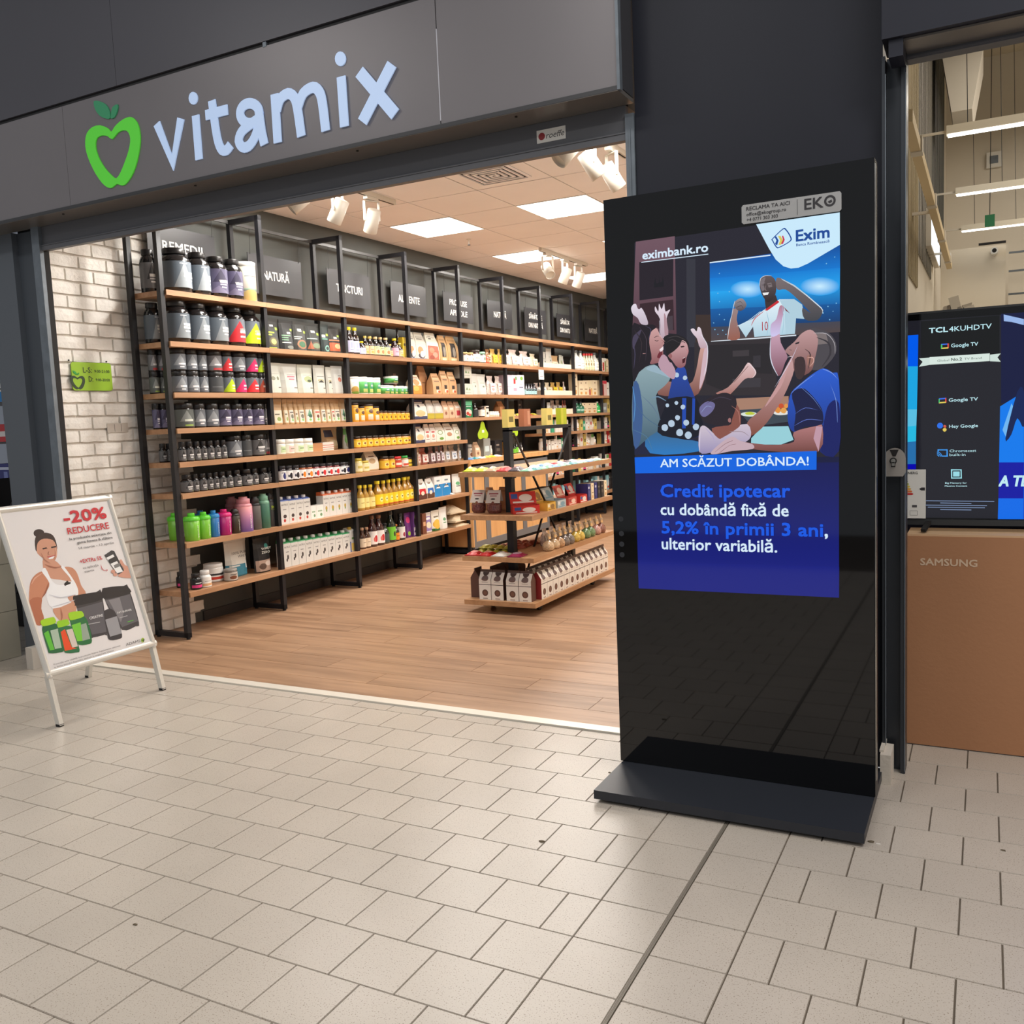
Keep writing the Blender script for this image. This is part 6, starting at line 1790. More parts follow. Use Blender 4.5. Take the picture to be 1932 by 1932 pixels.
def k_gjar(art):
    cont, lid, base, sh = GJ[art]
    return [('glass_body', MB().lathe([(.44, 0), (.49, .03), (.49, .74), (.42, .82)], 16).mesh('glass_body', M('jar_%s' % art, cont, rough=0.12, spec=0.7, coat=0.5))),
            ('lid', MB().lathe([(.45, .81), (.46, .83), (.46, .985), (.43, 1.0)], 16).mesh('lid', M('jarlid_%s' % art, lid, rough=0.3, metal=0.2))),
            ('label', MB().lathe([(.497, .10), (.497, .68)], 16, uvband=True, cap=False).mesh('label', art_mat('jarlab_' + art, base, sh)))]


BT = {  # glass, cap, label, shapes, tall?
    'lav': ((34, 22, 22), (240, 218, 40), (206, 208, 240), [('r', .46, .35, .62, .85, (170, 176, 230)), ('r', .44, .20, .60, .24, (90, 90, 150))]),
    'peachl': ((32, 22, 22), (236, 206, 110), (236, 196, 160), [('r', .44, .55, .62, .62, (130, 100, 80)), ('e', .54, .25, .08, .18, (230, 170, 90))]),
    'greenl': ((26, 24, 26), (240, 208, 150), (212, 224, 176), [('e', .52, .35, .07, .24, (220, 130, 90)), ('r', .42, .75, .62, .80, (110, 130, 90))]),
    'pinkl': ((38, 18, 24), (240, 218, 40), (236, 176, 196), [('r', .44, .45, .62, .55, (206, 120, 150))]),
    'plain': ((24, 22, 24), (46, 46, 50), (46, 46, 50), []),
    'plaing': ((24, 34, 28), (30, 30, 32), (70, 84, 84), []),
    'oilp': ((180, 138, 52), (240, 214, 60), (242, 226, 150), [('r', .44, .5, .6, .56, (170, 130, 50)), ('r', .0, .0, 1, .06, (180, 140, 40))]),
    'oil': ((176, 128, 40), (240, 218, 50), (246, 214, 50), [('e', .53, .55, .07, .22, (250, 236, 150)), ('r', .50, .50, .56, .60, (80, 70, 40)), ('r', .0, .0, 1, .10, (190, 80, 30))]),
    'brownb': ((70, 40, 26), (190, 150, 120), (232, 214, 188), [('r', .44, .5, .60, .56, (140, 110, 90))]),
    'syrup': ((58, 26, 26), (120, 84, 60), (240, 234, 230), [('e', .54, .42, .07, .26, (196, 40, 50)), ('e', .48, .36, .04, .18, (220, 110, 100))]),
    'limeb': ((22, 34, 22), (60, 60, 54), (120, 200, 60), [('e', .54, .45, .05, .2, (60, 60, 40))]),
    'orangeb': ((40, 30, 24), (190, 110, 50), (240, 140, 40), [('r', .44, .5, .62, .58, (60, 40, 30))]),
    'plainw': ((28, 24, 26), (40, 40, 42), (226, 224, 220), [('e', .54, .3, .06, .2, (150, 40, 60))]),
    'tealb': ((30, 30, 36), (28, 28, 32), (150, 186, 190), [('r', .40, .70, .64, .95, (40, 40, 46))]),
    'clearw': ((196, 198, 190), (90, 94, 96), (240, 240, 228), [('r', .44, .30, .62, .36, (120, 120, 110)), ('r', .42, .62, .62, .66, (120, 120, 110))]),
    'redcap': ((190, 186, 160), (214, 48, 48), (236, 228, 196), [('e', .52, .7, .06, .2, (150, 130, 90)), ('r', .0, .0, 1, .3, (226, 214, 170))]),
    'greenglass': ((26, 92, 66), (40, 44, 44), (60, 120, 96), [('r', .40, .4, .6, .6, (190, 220, 206))]),
    'brightgreen': ((40, 180, 90), (220, 224, 220), (60, 190, 100), [('r', .40, .2, .64, .36, (230, 240, 230))]),
}


def k_bottle(art):
    gl, cap, base, sh = BT[art]
    return [('glass_body', MB().lathe([(.44, 0), (.5, .02), (.5, .54), (.46, .60), (.28, .72), (.20, .80), (.20, .90)], 16).mesh('glass_body', M('bottle_%s' % art, gl, rough=0.1, spec=0.8, coat=0.6))),
            ('cap', MB().lathe([(.235, .885), (.245, .90), (.245, .99), (.22, 1.0)], 14).mesh('cap', M('bcap_%s' % art, cap, rough=0.35))),
            ('label', MB().lathe([(.506, .08), (.506, .50)], 16, uvband=True, cap=False).mesh('label', art_mat('blab_' + art, base, sh)))]


PO = {  # colour, gradient top, shapes, roughness
    'whey': ((226, 224, 216), [('r', 0, 0, 1, .36, (60, 128, 150)), ('r', .78, .22, .92, .44, (236, 240, 240)), ('r', .1, .30, .5, .34, (226, 224, 216))]),
    'wheyzero': ((28, 28, 30), [('r', .05, .04, .95, .40, (176, 150, 134)), ('e', .35, .2, .2, .1, (90, 70, 60)), ('e', .7, .28, .2, .08, (216, 200, 190)), ('e', .74, .84, .12, .07, (70, 150, 140))]),
    'matcha': ((54, 56, 54), [('r', .1, .58, .62, .63, (190, 210, 60)), ('r', .1, .50, .46, .545, (190, 210, 60)), ('e', .5, .28, .25, .16, (96, 88, 62)), ('e', .5, .28, .15, .10, (222, 220, 110)), ('r', .72, .70, .92, .80, (170, 206, 70)), ('r', .42, .82, .64, .89, (240, 240, 238)), ('r', .1, .05, .66, .075, (190, 200, 70))]),
    'chlor': ((46, 48, 50), [('r', .1, .52, .70, .56, (130, 170, 140)), ('r', .1, .44, .5, .48, (130, 170, 140)), ('r', .1, .36, .5, .40, (130, 170, 140)), ('r', .1, .27, .66, .30, (214, 220, 214)), ('r', .72, .72, .92, .80, (180, 210, 80)), ('r', .44, .60, .70, .68, (240, 240, 238)), ('e', .6, .12, .25, .06, (120, 126, 120))]),
    'spir': ((60, 62, 60), [('e', .5, .26, .36, .17, (150, 110, 84)), ('e', .5, .26, .25, .11, (60, 104, 74)), ('r', .05, .52, .55, .55, (220, 224, 220)), ('r', .72, .68, .94, .77, (180, 210, 80)), ('r', .28, .74, .58, .84, (240, 240, 238)), ('r', .05, .45, .4, .475, (220, 224, 220))]),
    'spir2': ((52, 56, 54), [('e', .58, .25, .38, .15, (96, 76, 60)), ('e', .58, .25, .30, .10, (120, 138, 110)), ('t', .2, .12, .16, .44, (160, 96, 70)), ('r', .05, .50, .70, .53, (190, 214, 200)), ('r', .70, .66, .92, .75, (180, 210, 80)), ('r', .30, .74, .60, .83, (240, 240, 238))]),
    'teal': ((50, 62, 62), [('e', .55, .18, .28, .12, (130, 180, 170)), ('e', .55, .18, .18, .07, (50, 62, 62)), ('r', .1, .52, .7, .56, (120, 180, 160)), ('r', .55, .66, .9, .75, (180, 210, 80)), ('r', .1, .60, .45, .70, (240, 240, 238))]),
    'ash': ((62, 60, 58), [('r', .06, .10, .94, .44, (196, 104, 70)), ('e', .6, .30, .26, .10, (232, 190, 140)), ('r', .06, .52, .9, .56, (226, 140, 100)), ('r', .66, .68, .9, .76, (180, 210, 80)), ('r', .34, .60, .62, .68, (240, 240, 238))]),
    'wp1': ((198, 200, 190), [('e', .34, .55, .14, .07, (140, 140, 120)), ('e', .66, .55, .08, .07, (120, 124, 100)), ('r', .2, .70, .8, .72, (170, 170, 160)), ('r', .6, .2, .85, .24, (110, 110, 104))]),
    'wp2': ((198, 200, 194), [('r', .3, .60, .75, .66, (224, 120, 130)), ('r', .36, .50, .7, .56, (224, 120, 130)), ('r', .3, .70, .8, .715, (150, 150, 146)), ('r', .6, .2, .85, .24, (110, 110, 104))]),
    'wp3': ((196, 200, 188), [('e', .58, .55, .28, .12, (158, 168, 120)), ('e', .62, .49, .14, .05, (70, 80, 50)), ('r', .3, .70, .8, .715, (150, 150, 146)), ('r', .6, .2, .85, .24, (110, 110, 104))]),
    'wp4': ((196, 198, 190), [('e', .48, .52, .26, .06, (170, 164, 130)), ('t', .5, .44, .26, .54, (40, 40, 36)), ('r', .2, .66, .8, .68, (120, 120, 116)), ('r', .6, .2, .85, .24, (110, 110, 104))]),
    'wp5': ((200, 202, 198), [('e', .62, .57, .16, .09, (176, 84, 60)), ('e', .56, .54, .08, .05, (206, 120, 90)), ('r', .5, .70, .8, .74, (130, 130, 126))]),
    'kr1': ((206, 172, 128), [('r', .10, .08, .90, .62, (236, 228, 206)), ('r', .2, .42, .6, .47, (110, 104, 84)), ('e', .5, .24, .18, .09, (150, 170, 100))]),
    'kr2': ((206, 172, 128), [('r', .10, .08, .90, .62, (238, 234, 222)), ('e', .5, .34, .22, .10, (120, 126, 110)), ('r', .2, .50, .8, .54, (90, 84, 80)), ('e', .5, .18, .16, .06, (130, 190, 110))]),
    'kr3': ((206, 172, 128), [('r', .10, .08, .90, .64, (236, 236, 226)), ('t', .5, .34, .30, .66, (110, 170, 140)), ('e', .55, .34, .22, .08, (60, 100, 80)), ('e', .5, .18, .16, .06, (130, 190, 110))]),
    'kr4': ((206, 172, 128), [('r', .10, .08, .90, .62, (238, 228, 214)), ('r', .2, .48, .8, .54, (210, 90, 80)), ('e', .5, .32, .18, .08, (120, 60, 50)), ('e', .5, .18, .16, .06, (130, 190, 110))]),
    'rice': ((214, 182, 140), [('r', .12, .62, .62, .96, (70, 76, 100)), ('e', .55, .30, .34, .16, (238, 226, 190)), ('r', .2, .02, .9, .18, (214, 180, 140)), ('r', .68, .66, .92, .94, (206, 190, 150))]),
    'greenfoil': ((192, 196, 190), [('r', 0, .70, 1, 1, (96, 172, 84)), ('e', .5, .45, .4, .25, (120, 176, 100)), ('e', .5, .2, .3, .12, (150, 150, 130))]),
    'brownp': ((120, 84, 66), [('e', .6, .2, .4, .24, (226, 206, 200)), ('r', .1, .6, .9, .9, (140, 90, 70))]),
    'violet': ((104, 44, 120), [('e', .5, .78, .34, .14, (206, 60, 120)), ('e', .5, .30, .36, .18, (110, 60, 130)), ('e', .45, .18, .22, .10, (150, 200, 60))]),
    'wleaf': ((240, 240, 236), [('e', .5, .56, .26, .10, (110, 180, 130)), ('r', .25, .38, .75, .44, (120, 130, 126))]),
    'violetr': ((236, 230, 226), [('r', .1, .1, .9, .9, (150, 130, 190)), ('e', .5, .42, .30, .18, (234, 222, 196)), ('r', .2, .72, .8, .84, (244, 240, 240))]),
    'yellowr': ((240, 236, 224), [('r', 0, 0, 1, .14, (60, 120, 60)), ('e', .5, .36, .42, .26, (240, 190, 80)), ('r', .2, .72, .8, .80, (120, 110, 90))]),
    'wgreenp': ((240, 240, 236), [('e', .5, .5, .2, .08, (110, 170, 130)), ('r', .3, .3, .7, .36, (130, 170, 140))]),
    'wplain': ((212, 212, 206), [('r', .3, .62, .7, .66, (170, 180, 160)), ('e', .55, .45, .1, .05, (120, 130, 110))]),
}


def k_pouch(art):
    base, sh = PO[art]
    mat = art_mat('pouch_' + art, base, sh, 0.42)
    # levels: z, half width, half depth
    lv = [(0, .46, .42), (.04, .48, .48), (.2, .49, .46), (.45, .485, .36), (.7, .49, .20), (.86, .495, .06), (.90, .498, .035)]
    mb = MB()
    n = 7
    rings = []
    for z, hw, hd in lv:
        fr, bk = [], []
        for i in range(n):
            t = -1 + 2 * i / (n - 1)
            bul = math.sqrt(max(0, 1 - abs(t) ** 2.6))
            fr.append((hd * bul, hw * t, z, (t + 1) / 2, z / .9))
            bk.append((-hd * bul, hw * t, z))
        rings.append((fr, bk))
    for j in range(len(lv) - 1):
        f0, b0 = rings[j]
        f1, b1 = rings[j + 1]
        for i in range(n - 1):
            q = (f0[i], f0[i + 1], f1[i + 1], f1[i])
            mb.face([p[:3] for p in q], [(p[3], p[4]) for p in q], True)
            mb.face([b0[i + 1], b0[i], b1[i], b1[i + 1]], None, True)
    fr, bk = rings[0]
    mb.face([p[:3] for p in fr] + bk[::-1][1:-1])
    sealcol = tuple(int(c * .93) for c in base)
    seal = MB().box(-.035, .035, -.498, .498, .90, 1.0)
    return [('bag', mb.mesh('bag', mat)), ('seal', seal.mesh('seal', M('seal_%d_%d_%d' % sealcol, sealcol, rough=0.4)))]


GU = {
    'coco': ((206, 204, 192), [('e', .55, .22, .30, .18, (232, 228, 222)), ('e', .40, .34, .26, .14, (222, 140, 96)), ('e', .5, .14, .32, .10, (70, 64, 70)), ('e', .58, .2, .22, .12, (238, 234, 228)), ('r', .2, .74, .8, .78, (120, 120, 112)), ('r', 0, 0, 1, .05, (110, 130, 170))]),
    'driedf': ((226, 226, 212), [('r', .08, .02, .96, .52, (176, 104, 82)), ('e', .4, .36, .2, .1, (206, 140, 110)), ('e', .66, .2, .2, .1, (196, 150, 130)), ('e', .4, .1, .2, .08, (150, 76, 60)), ('r', .3, .76, .55, .88, (70, 70, 66))]),
    'kraftw': ((206, 164, 112), [('r', .28, .16, .78, .72, (54, 48, 46)), ('e', .6, .36, .14, .2, (150, 144, 134)), ('r', .3, .02, .8, .12, (230, 214, 180))]),
    'kraftl': ((206, 162, 118), [('r', .10, .70, .9, .80, (216, 190, 150)), ('r', .2, .60, .8, .64, (110, 84, 66)), ('r', .34, .24, .70, .40, (60, 48, 44)), ('r', .40, .10, .80, .22, (240, 226, 210)), ('e', .7, .14, .14, .06, (196, 90, 60))]),
    'kraftp': ((190, 140, 98), [('r', .3, .40, .7, .44, (140, 100, 70))]),
    'orangebag': ((238, 226, 204), [('r', 0, 0, 1, .46, (226, 142, 56)), ('e', .5, .62, .34, .16, (206, 150, 100)), ('e', .4, .30, .3, .12, (240, 180, 90)), ('r', .1, .84, .9, .92, (190, 150, 120))]),
    'navyb': ((236, 234, 228), [('r', 0, .78, 1, 1, (52, 60, 96)), ('r', 0, 0, 1, .16, (60, 66, 100)), ('e', .5, .30, .36, .16, (226, 200, 150)), ('r', .36, .60, .54, .74, (60, 64, 80))]),
    'silvery': ((206, 204, 198), [('r', 0, 0, 1, .30, (190, 176, 60)), ('e', .5, .55, .3, .2, (226, 224, 220))]),
    'kpink': ((222, 186, 156), [('r', .2, .5, .8, .64, (240, 226, 214)), ('e', .5, .3, .2, .1, (150, 100, 80))]),
    'kred': ((226, 196, 170), [('r', .24, .16, .80, .46, (196, 54, 70)), ('r', .2, .6, .8, .72, (240, 232, 224))]),
    'wredl': ((238, 232, 226), [('r', .2, .52, .8, .60, (190, 60, 66)), ('e', .5, .34, .24, .1, (210, 150, 130)), ('r', .2, .14, .8, .18, (150, 130, 130))]),
    'wgrl': ((238, 236, 226), [('e', .5, .5, .3, .13, (130, 160, 110)), ('e', .5, .5, .22, .09, (236, 236, 226)), ('e', .6, .16, .24, .08, (110, 160, 70))]),
    'wbrl': ((238, 234, 226), [('e', .5, .38, .28, .12, (190, 140, 110)), ('r', .2, .62, .8, .68, (150, 120, 100))]),
    'redb': ((240, 238, 232), [('r', 0, 0, 1, .26, (90, 50, 40)), ('r', .1, .26, .9, .52, (206, 40, 50)), ('e', .5, .80, .26, .07, (120, 90, 70)), ('e', .5, .3, .2, .1, (240, 226, 206))]),
    'blueb': ((240, 238, 232), [('r', 0, 0, 1, .26, (90, 60, 44)), ('r', .1, .26, .9, .52, (50, 110, 190)), ('e', .5, .80, .26, .07, (120, 90, 70)), ('e', .5, .3, .2, .1, (240, 226, 206))]),
    'whitebag': ((238, 228, 210), [('e', .5, .5, .28, .14, (190, 160, 120)), ('r', .3, .70, .8, .76, (110, 90, 80)), ('r', 0, 0, 1, .08, (210, 180, 140))]),
}


def k_gusset(art):
    base, sh = GU[art]
    mat = art_mat('gusset_' + art, base, sh, 0.55)
    mb = MB()
    lv = [(0, .46, .46), (.05, .49, .5), (.35, .49, .5), (.62, .47, .40), (.82, .42, .16), (.94, .38, .05), (1.0, .36, .035)]
    for j in range(len(lv) - 1):
        (z0, w0, d0), (z1, w1, d1) = lv[j], lv[j + 1]
        c0 = [(d0, -w0), (d0, w0), (-d0, w0), (-d0, -w0)]
        c1 = [(d1, -w1), (d1, w1), (-d1, w1), (-d1, -w1)]
        for k in range(4):
            a, b = k, (k + 1) % 4
            uvs = [(0, z0), (1, z0), (1, z1), (0, z1)] if k == 0 else None
            mb.face([(*c0[a], z0), (*c0[b], z0), (*c1[b], z1), (*c1[a], z1)], uvs, False)
    mb.face([(.46, -.46, 0), (-.46, -.46, 0), (-.46, .46, 0), (.46, .46, 0)])
    mb.face([(.035, -.36, 1), (.035, .36, 1), (-.035, .36, 1), (-.035, -.36, 1)])
    clip = MB().box(.16, .19, -.30, .30, .80, .86)
    fold = tuple(int(c * .88) for c in base)
    return [('bag', mb.mesh('bag', mat)), ('top_fold', clip.mesh('top_fold', M('fold_%d_%d_%d' % fold, fold, rough=0.5)))]


CB = {
    'cr': ((190, 160, 130), (230, 210, 200), (196, 90, 70)), 'crd': ((170, 90, 76), (236, 222, 216), (190, 60, 60)), 'cp': ((120, 84, 84), (226, 220, 226), (120, 60, 90)), 'cb': ((186, 170, 156), (226, 232, 240), (90, 130, 170)),
    'brn': ((150, 110, 74), (214, 190, 160), (120, 80, 60)), 'yel': ((196, 160, 90), (240, 220, 60), (206, 140, 50)), 'pinkw': ((220, 206, 200), (242, 232, 224), (190, 110, 110)), 'wlab': ((206, 188, 180), (242, 242, 238), (150, 150, 140)), 'cream': ((220, 206, 180), (240, 232, 206), (170, 170, 110)),
}


def k_clearbag(art):
    cont, lab, ink = CB[art]
    mb = MB()
    lv = [(0, .42, .40), (.08, .48, .48), (.35, .5, .48), (.6, .46, .34), (.72, .36, .16), (.80, .30, .06), (1.0, .40, .02)]
    n = 10
    for j in range(len(lv) - 1):
        (z0, w0, d0), (z1, w1, d1) = lv[j], lv[j + 1]
        for k in range(n):
            a, b = 2 * math.pi * k / n, 2 * math.pi * (k + 1) / n
            mb.face([(d0 * math.cos(a), w0 * math.sin(a), z0), (d0 * math.cos(b), w0 * math.sin(b), z0), (d1 * math.cos(b), w1 * math.sin(b), z1), (d1 * math.cos(a), w1 * math.sin(a), z1)], None, True)
    mb.face([(.40 * math.cos(-2 * math.pi * k / n), .42 * math.sin(-2 * math.pi * k / n), 0) for k in range(n)])
    lb = MB()
    lb.face([(.49, -.32, .14), (.49, .32, .14), (.42, .32, .62), (.42, -.32, .62)], [(0, 0), (1, 0), (1, 1), (0, 1)])
    lb.face([(.48, -.32, .14), (.41, -.32, .62), (.41, .32, .62), (.48, .32, .14)])
    return [('clear_bag', mb.mesh('clear_bag', M('clearbag_' + art, cont, rough=0.18, spec=0.8, noise=(120, 0.35), coat=0.4))),
            ('label', lb.mesh('label', art_mat('cblab_' + art, lab, [('r', .2, .6, .8, .7, ink), ('e', .5, .34, .2, .16, ink)])))]


BX = {
    'kraft': ((196, 142, 96), []), 'stripes': ((236, 226, 218), [('r', 0, .62, 1, .70, (196, 90, 80)), ('r', 0, .36, 1, .44, (196, 90, 80)), ('r', 0, .12, 1, .20, (150, 120, 110))]),
    'whitebox': ((240, 240, 234), [('r', .2, .5, .8, .6, (150, 180, 150)), ('e', .65, .26, .16, .12, (110, 150, 110))]),
    'yellowslim': ((238, 206, 60), [('r', .2, .6, .8, .72, (120, 96, 40)), ('r', 0, 0, 1, .08, (200, 170, 40))]),
    'cereal': ((110, 70, 140), [('r', .1, .05, .95, .38, (232, 226, 232)), ('e', .5, .62, .34, .16, (60, 50, 60)), ('e', .6, .80, .22, .08, (150, 180, 80)), ('r', .2, .16, .8, .24, (90, 50, 120))]),
    'bluebox': ((240, 240, 240), [('r', 0, 0, 1, .62, (36, 140, 210)), ('t', .5, .42, .3, .62, (240, 240, 240)), ('r', .3, .76, .7, .84, (120, 140, 150)), ('r', .3, .50, .7, .56, (60, 60, 60))]),
    'brownbox': ((120, 70, 50), [('r', .2, .4, .8, .6, (220, 170, 130))]),
    'pines': ((212, 214, 204), [('t', .38, .45, .14, .72, (120, 150, 110)), ('t', .66, .42, .12, .66, (150, 170, 130)), ('r', .2, .2, .8, .24, (150, 160, 140))]),
    'greentin': ((40, 130, 84), [('r', .1, .74, .95, .94, (120, 214, 170)), ('r', .3, .64, .85, .68, (220, 236, 226)), ('e', .55, .30, .36, .20, (230, 220, 210)), ('e', .45, .24, .16, .1, (190, 70, 60)), ('e', .68, .16, .16, .08, (200, 90, 70))]),
    'peachbox': ((234, 206, 176), [('r', .2, .5, .8, .56, (190, 130, 90))]), 'blackwhite': ((238, 234, 226), [('r', 0, .78, 1, .92, (50, 44, 42)), ('r', .2, .24, .8, .44, (60, 54, 50))]),
    'pinkbox': ((224, 206, 220), [('r', .2, .4, .8, .44, (190, 170, 190))]), 'pinkbox2': ((240, 230, 236), [('r', .25, .56, .6, .84, (196, 50, 50)), ('r', .2, .2, .8, .36, (226, 150, 170)), ('e', .7, .84, .2, .1, (130, 160, 110))]),
    'pinkbox3': ((240, 240, 240), [('e', .6, .84, .22, .1, (130, 180, 80)), ('r', .2, .36, .8, .42, (110, 110, 130)), ('r', .25, .5, .7, .54, (160, 160, 170))]),
    'creambox': ((238, 222, 190), [('r', .2, .4, .8, .46, (150, 120, 90)), ('e', .5, .85, .1, .05, (120, 90, 70)), ('r', .3, .08, .7, .26, (214, 160, 90))]),
    'redbottle': ((236, 220, 184), [('r', .2, .04, .55, .42, (176, 60, 50)), ('r', .3, .42, .45, .56, (90, 110, 90)), ('r', .62, .04, .9, .5, (224, 176, 90))]),
    'redtop': ((232, 196, 190), [('r', 0, .80, 1, 1, (214, 60, 80)), ('r', .0, .0, .35, .78, (150, 50, 50))]), 'whitered': ((240, 238, 228), [('r', .3, .1, .6, .7, (196, 70, 60)), ('r', .68, .05, .95, .8, (150, 150, 90))]),
    'greybox': ((150, 152, 150), [('r', .2, .3, .8, .6, (200, 214, 220))]),
    'dark': ((36, 34, 38), [('r', .2, .66, .6, .76, (150, 140, 130)), ('r', .2, .3, .7, .5, (90, 84, 80))]), 'blue': ((44, 48, 120), [('r', .15, .70, .7, .84, (200, 205, 226)), ('r', .4, .2, .55, .6, (120, 130, 190))]),
    'aqua': ((150, 206, 220), [('e', .5, .4, .4, .3, (240, 240, 240)), ('r', 0, .12, 1, .26, (220, 90, 70))]),
    'w1': ((240, 238, 232), [('r', .2, .5, .8, .6, (150, 130, 120))]), 'w2': ((236, 230, 220), [('e', .5, .5, .3, .14, (196, 90, 80))]), 'w3': ((238, 236, 226), [('r', 0, .7, 1, 1, (110, 170, 90))]), 'w4': ((206, 50, 56), [('r', .2, .3, .8, .6, (240, 230, 226))]), 'w5': ((226, 206, 120), [('r', .2, .3, .8, .6, (120, 110, 60))]), 'w6': ((70, 170, 130), [('r', .2, .4, .8, .7, (230, 240, 230))]),
}


def k_box(art):
    base, sh = BX[art]
    fl = tuple(int(c * .9) for c in base)
    return [('carton', MB().box(-.5, .5, -.5, .5, 0, .985, True).mesh('carton', art_mat('box_' + art, base, sh, 0.5))),
            ('top_flap', MB().box(-.49, .49, -.49, .49, .985, 1.0).mesh('top_flap', M('flap_%d_%d_%d' % fl, fl, rough=0.6)))]


CT_ = {'bluec': (60, 84, 150), 'orangec': (206, 104, 60), 'greenc': (40, 140, 80), 'yellowc': (226, 228, 226)}


def k_carton(art):
    c = CT_[art]
    sh = [('e', .55, .42, .12, .10, (60, 56, 56)), ('e', .40, .30, .10, .07, (60, 56, 56)), ('r', .3, .62, .7, .66, (150, 150, 150))]
    if art == 'orangec':
        sh = [('e', .5, .40, .16, .10, (190, 160, 70)), ('r', .4, .24, .6, .34, (120, 160, 90)), ('r', .3, .62, .7, .66, (150, 150, 150))]
    if art == 'bluec':
        sh[0:2] = [('e', .5, .34, .2, .08, (70, 60, 60)), ('e', .45, .16, .14, .07, (190, 60, 50))]
    if art == 'yellowc':
        sh = [('r', .2, .05, .9, .42, (236, 206, 110)), ('r', 0, .0, .16, .5, (60, 80, 150)), ('r', .3, .6, .7, .7, (110, 150, 90))]
    body = MB().box(-.5, .5, -.5, .5, 0, .84, True)
    top = MB()
    a = [(.5, -.5, .84), (.5, .5, .84), (-.5, .5, .84), (-.5, -.5, .84)]
    b = [(.46, -.46, .87), (.46, .46, .87), (-.48, .46, .975), (-.48, -.46, .975)]
    for k in range(4):
        top.face([a[k], a[(k + 1) % 4], b[(k + 1) % 4], b[k]])
    top.face(b)
    cap = MB().lathe([(.22, .90), (.22, .99), (.19, 1.0)], 12, (.05, 0, 0))
    return [('carton', body.mesh('carton', art_mat('cart_' + art, (222, 222, 218), sh, 0.4))), ('carton_top', top.mesh('carton_top', M('ctop_' + art, c, rough=0.4))), ('cap', cap.mesh('cap', M('ccap_' + art, (238, 238, 238) if art != 'yellowc' else (230, 200, 90), rough=0.4)))]


SHK = {'green': ((124, 196, 56), (104, 214, 60)), 'blue': ((44, 120, 190), (50, 140, 210)), 'magenta': ((176, 24, 110), (214, 40, 120))}


def k_shaker(art):
    body, lid = SHK[art]
    mb = M('shaker_' + art, body, rough=0.28, spec=0.6)
    ml = M('shaker_lid_' + art, lid, rough=0.3)
    return [('cup', MB().lathe([(.42, 0), (.44, .02), (.485, .74)], 18).mesh('cup', mb)), ('lid', MB().lathe([(.5, .72), (.51, .74), (.51, .80), (.44, .86), (.36, .88)], 18).mesh('lid', ml)),
            ('spout_cap', MB().lathe([(.22, .87), (.22, .985), (.19, 1.0)], 12).mesh('spout_cap', ml))]


FL = {'black': ((60, 52, 40), (36, 34, 34)), 'rose': ((176, 120, 130), (206, 150, 160)), 'smoke': ((96, 92, 90), (44, 44, 46)), 'mint': ((70, 116, 96), (126, 176, 150)), 'charcoal': ((62, 62, 64), (52, 52, 54))}


def k_flask(art):
    if art == 'sunset':
        mb = art_mat('flask_sunset', (126, 100, 186), [], 0.4, vgrad=(226, 150, 150))
        ml = M('flask_lid_sunset', (222, 150, 160), rough=0.35)
    else:
        b, l = FL[art]
        mb, ml = M('flask_' + art, b, rough=0.35), M('flask_lid_' + art, l, rough=0.35)
    return [('bottle', MB().lathe([(.5, 0), (.5, .72)], 18, uvband=True).mesh('bottle', mb)), ('collar', MB().lathe([(.5, .72), (.46, .78), (.36, .82)], 18).mesh('collar', ml)),
            ('cap', MB().lathe([(.40, .81), (.40, .93), (.26, .95), (.26, 1.0)], 16).mesh('cap', ml))]


def k_tray(art):
    m = M('card_tray', (236, 222, 200), rough=0.7)
    t = .02
    return [('tray_base', MB().box(-.5, .5, -.5, .5, 0, .06).mesh('tray_base', m)), ('front_side', MB().box(.5 - t, .5, -.5, .5, .06, 1).mesh('front_side', m)), ('back_side', MB().box(-.5, -.5 + t, -.5, .5, .06, 1).mesh('back_side', m)),
            ('end_side', MB().box(-.5 + t, .5 - t, -.5, -.5 + .008, .06, 1).box(-.5 + t, .5 - t, .5 - .008, .5, .06, 1).mesh('end_side', m))]


KINDS = {'tub': k_tub, 'jar': k_jar, 'pill': k_pill, 'canister': k_canister, 'lowjar': k_lowjar, 'gjar': k_gjar, 'bottle': k_bottle, 'pouch': k_pouch, 'gusset': k_gusset, 'clearbag': k_clearbag, 'box': k_box, 'carton': k_carton, 'shaker': k_shaker, 'flask': k_flask, 'tray': k_tray}
NAMES = {'tub': 'supplement_tub', 'jar': 'supplement_jar', 'pill': 'pill_bottle', 'canister': 'canister', 'lowjar': 'cream_jar', 'gjar': 'glass_jar', 'bottle': 'glass_bottle', 'pouch': 'standing_pouch', 'gusset': 'paper_bag', 'clearbag': 'clear_food_bag', 'box': 'product_box', 'carton': 'milk_carton', 'shaker': 'drink_shaker', 'flask': 'water_bottle', 'tray': 'display_tray'}
CATS = {'tub': 'tub', 'jar': 'jar', 'pill': 'bottle', 'canister': 'canister', 'lowjar': 'jar', 'gjar': 'jar', 'bottle': 'bottle', 'pouch': 'pouch', 'gusset': 'bag', 'clearbag': 'bag', 'box': 'box', 'carton': 'carton', 'shaker': 'shaker', 'flask': 'water bottle', 'tray': 'tray'}
DEPTH = {'pouch': lambda w: min(.10, max(.05, .45 * w)), 'gusset': lambda w: min(.09, .5 * w), 'clearbag': lambda w: min(.10, .6 * w), 'box': lambda w: min(.10, max(.05, .7 * w)), 'carton': lambda w: w * .95, 'tray': lambda w: .20}
PROTO = {}


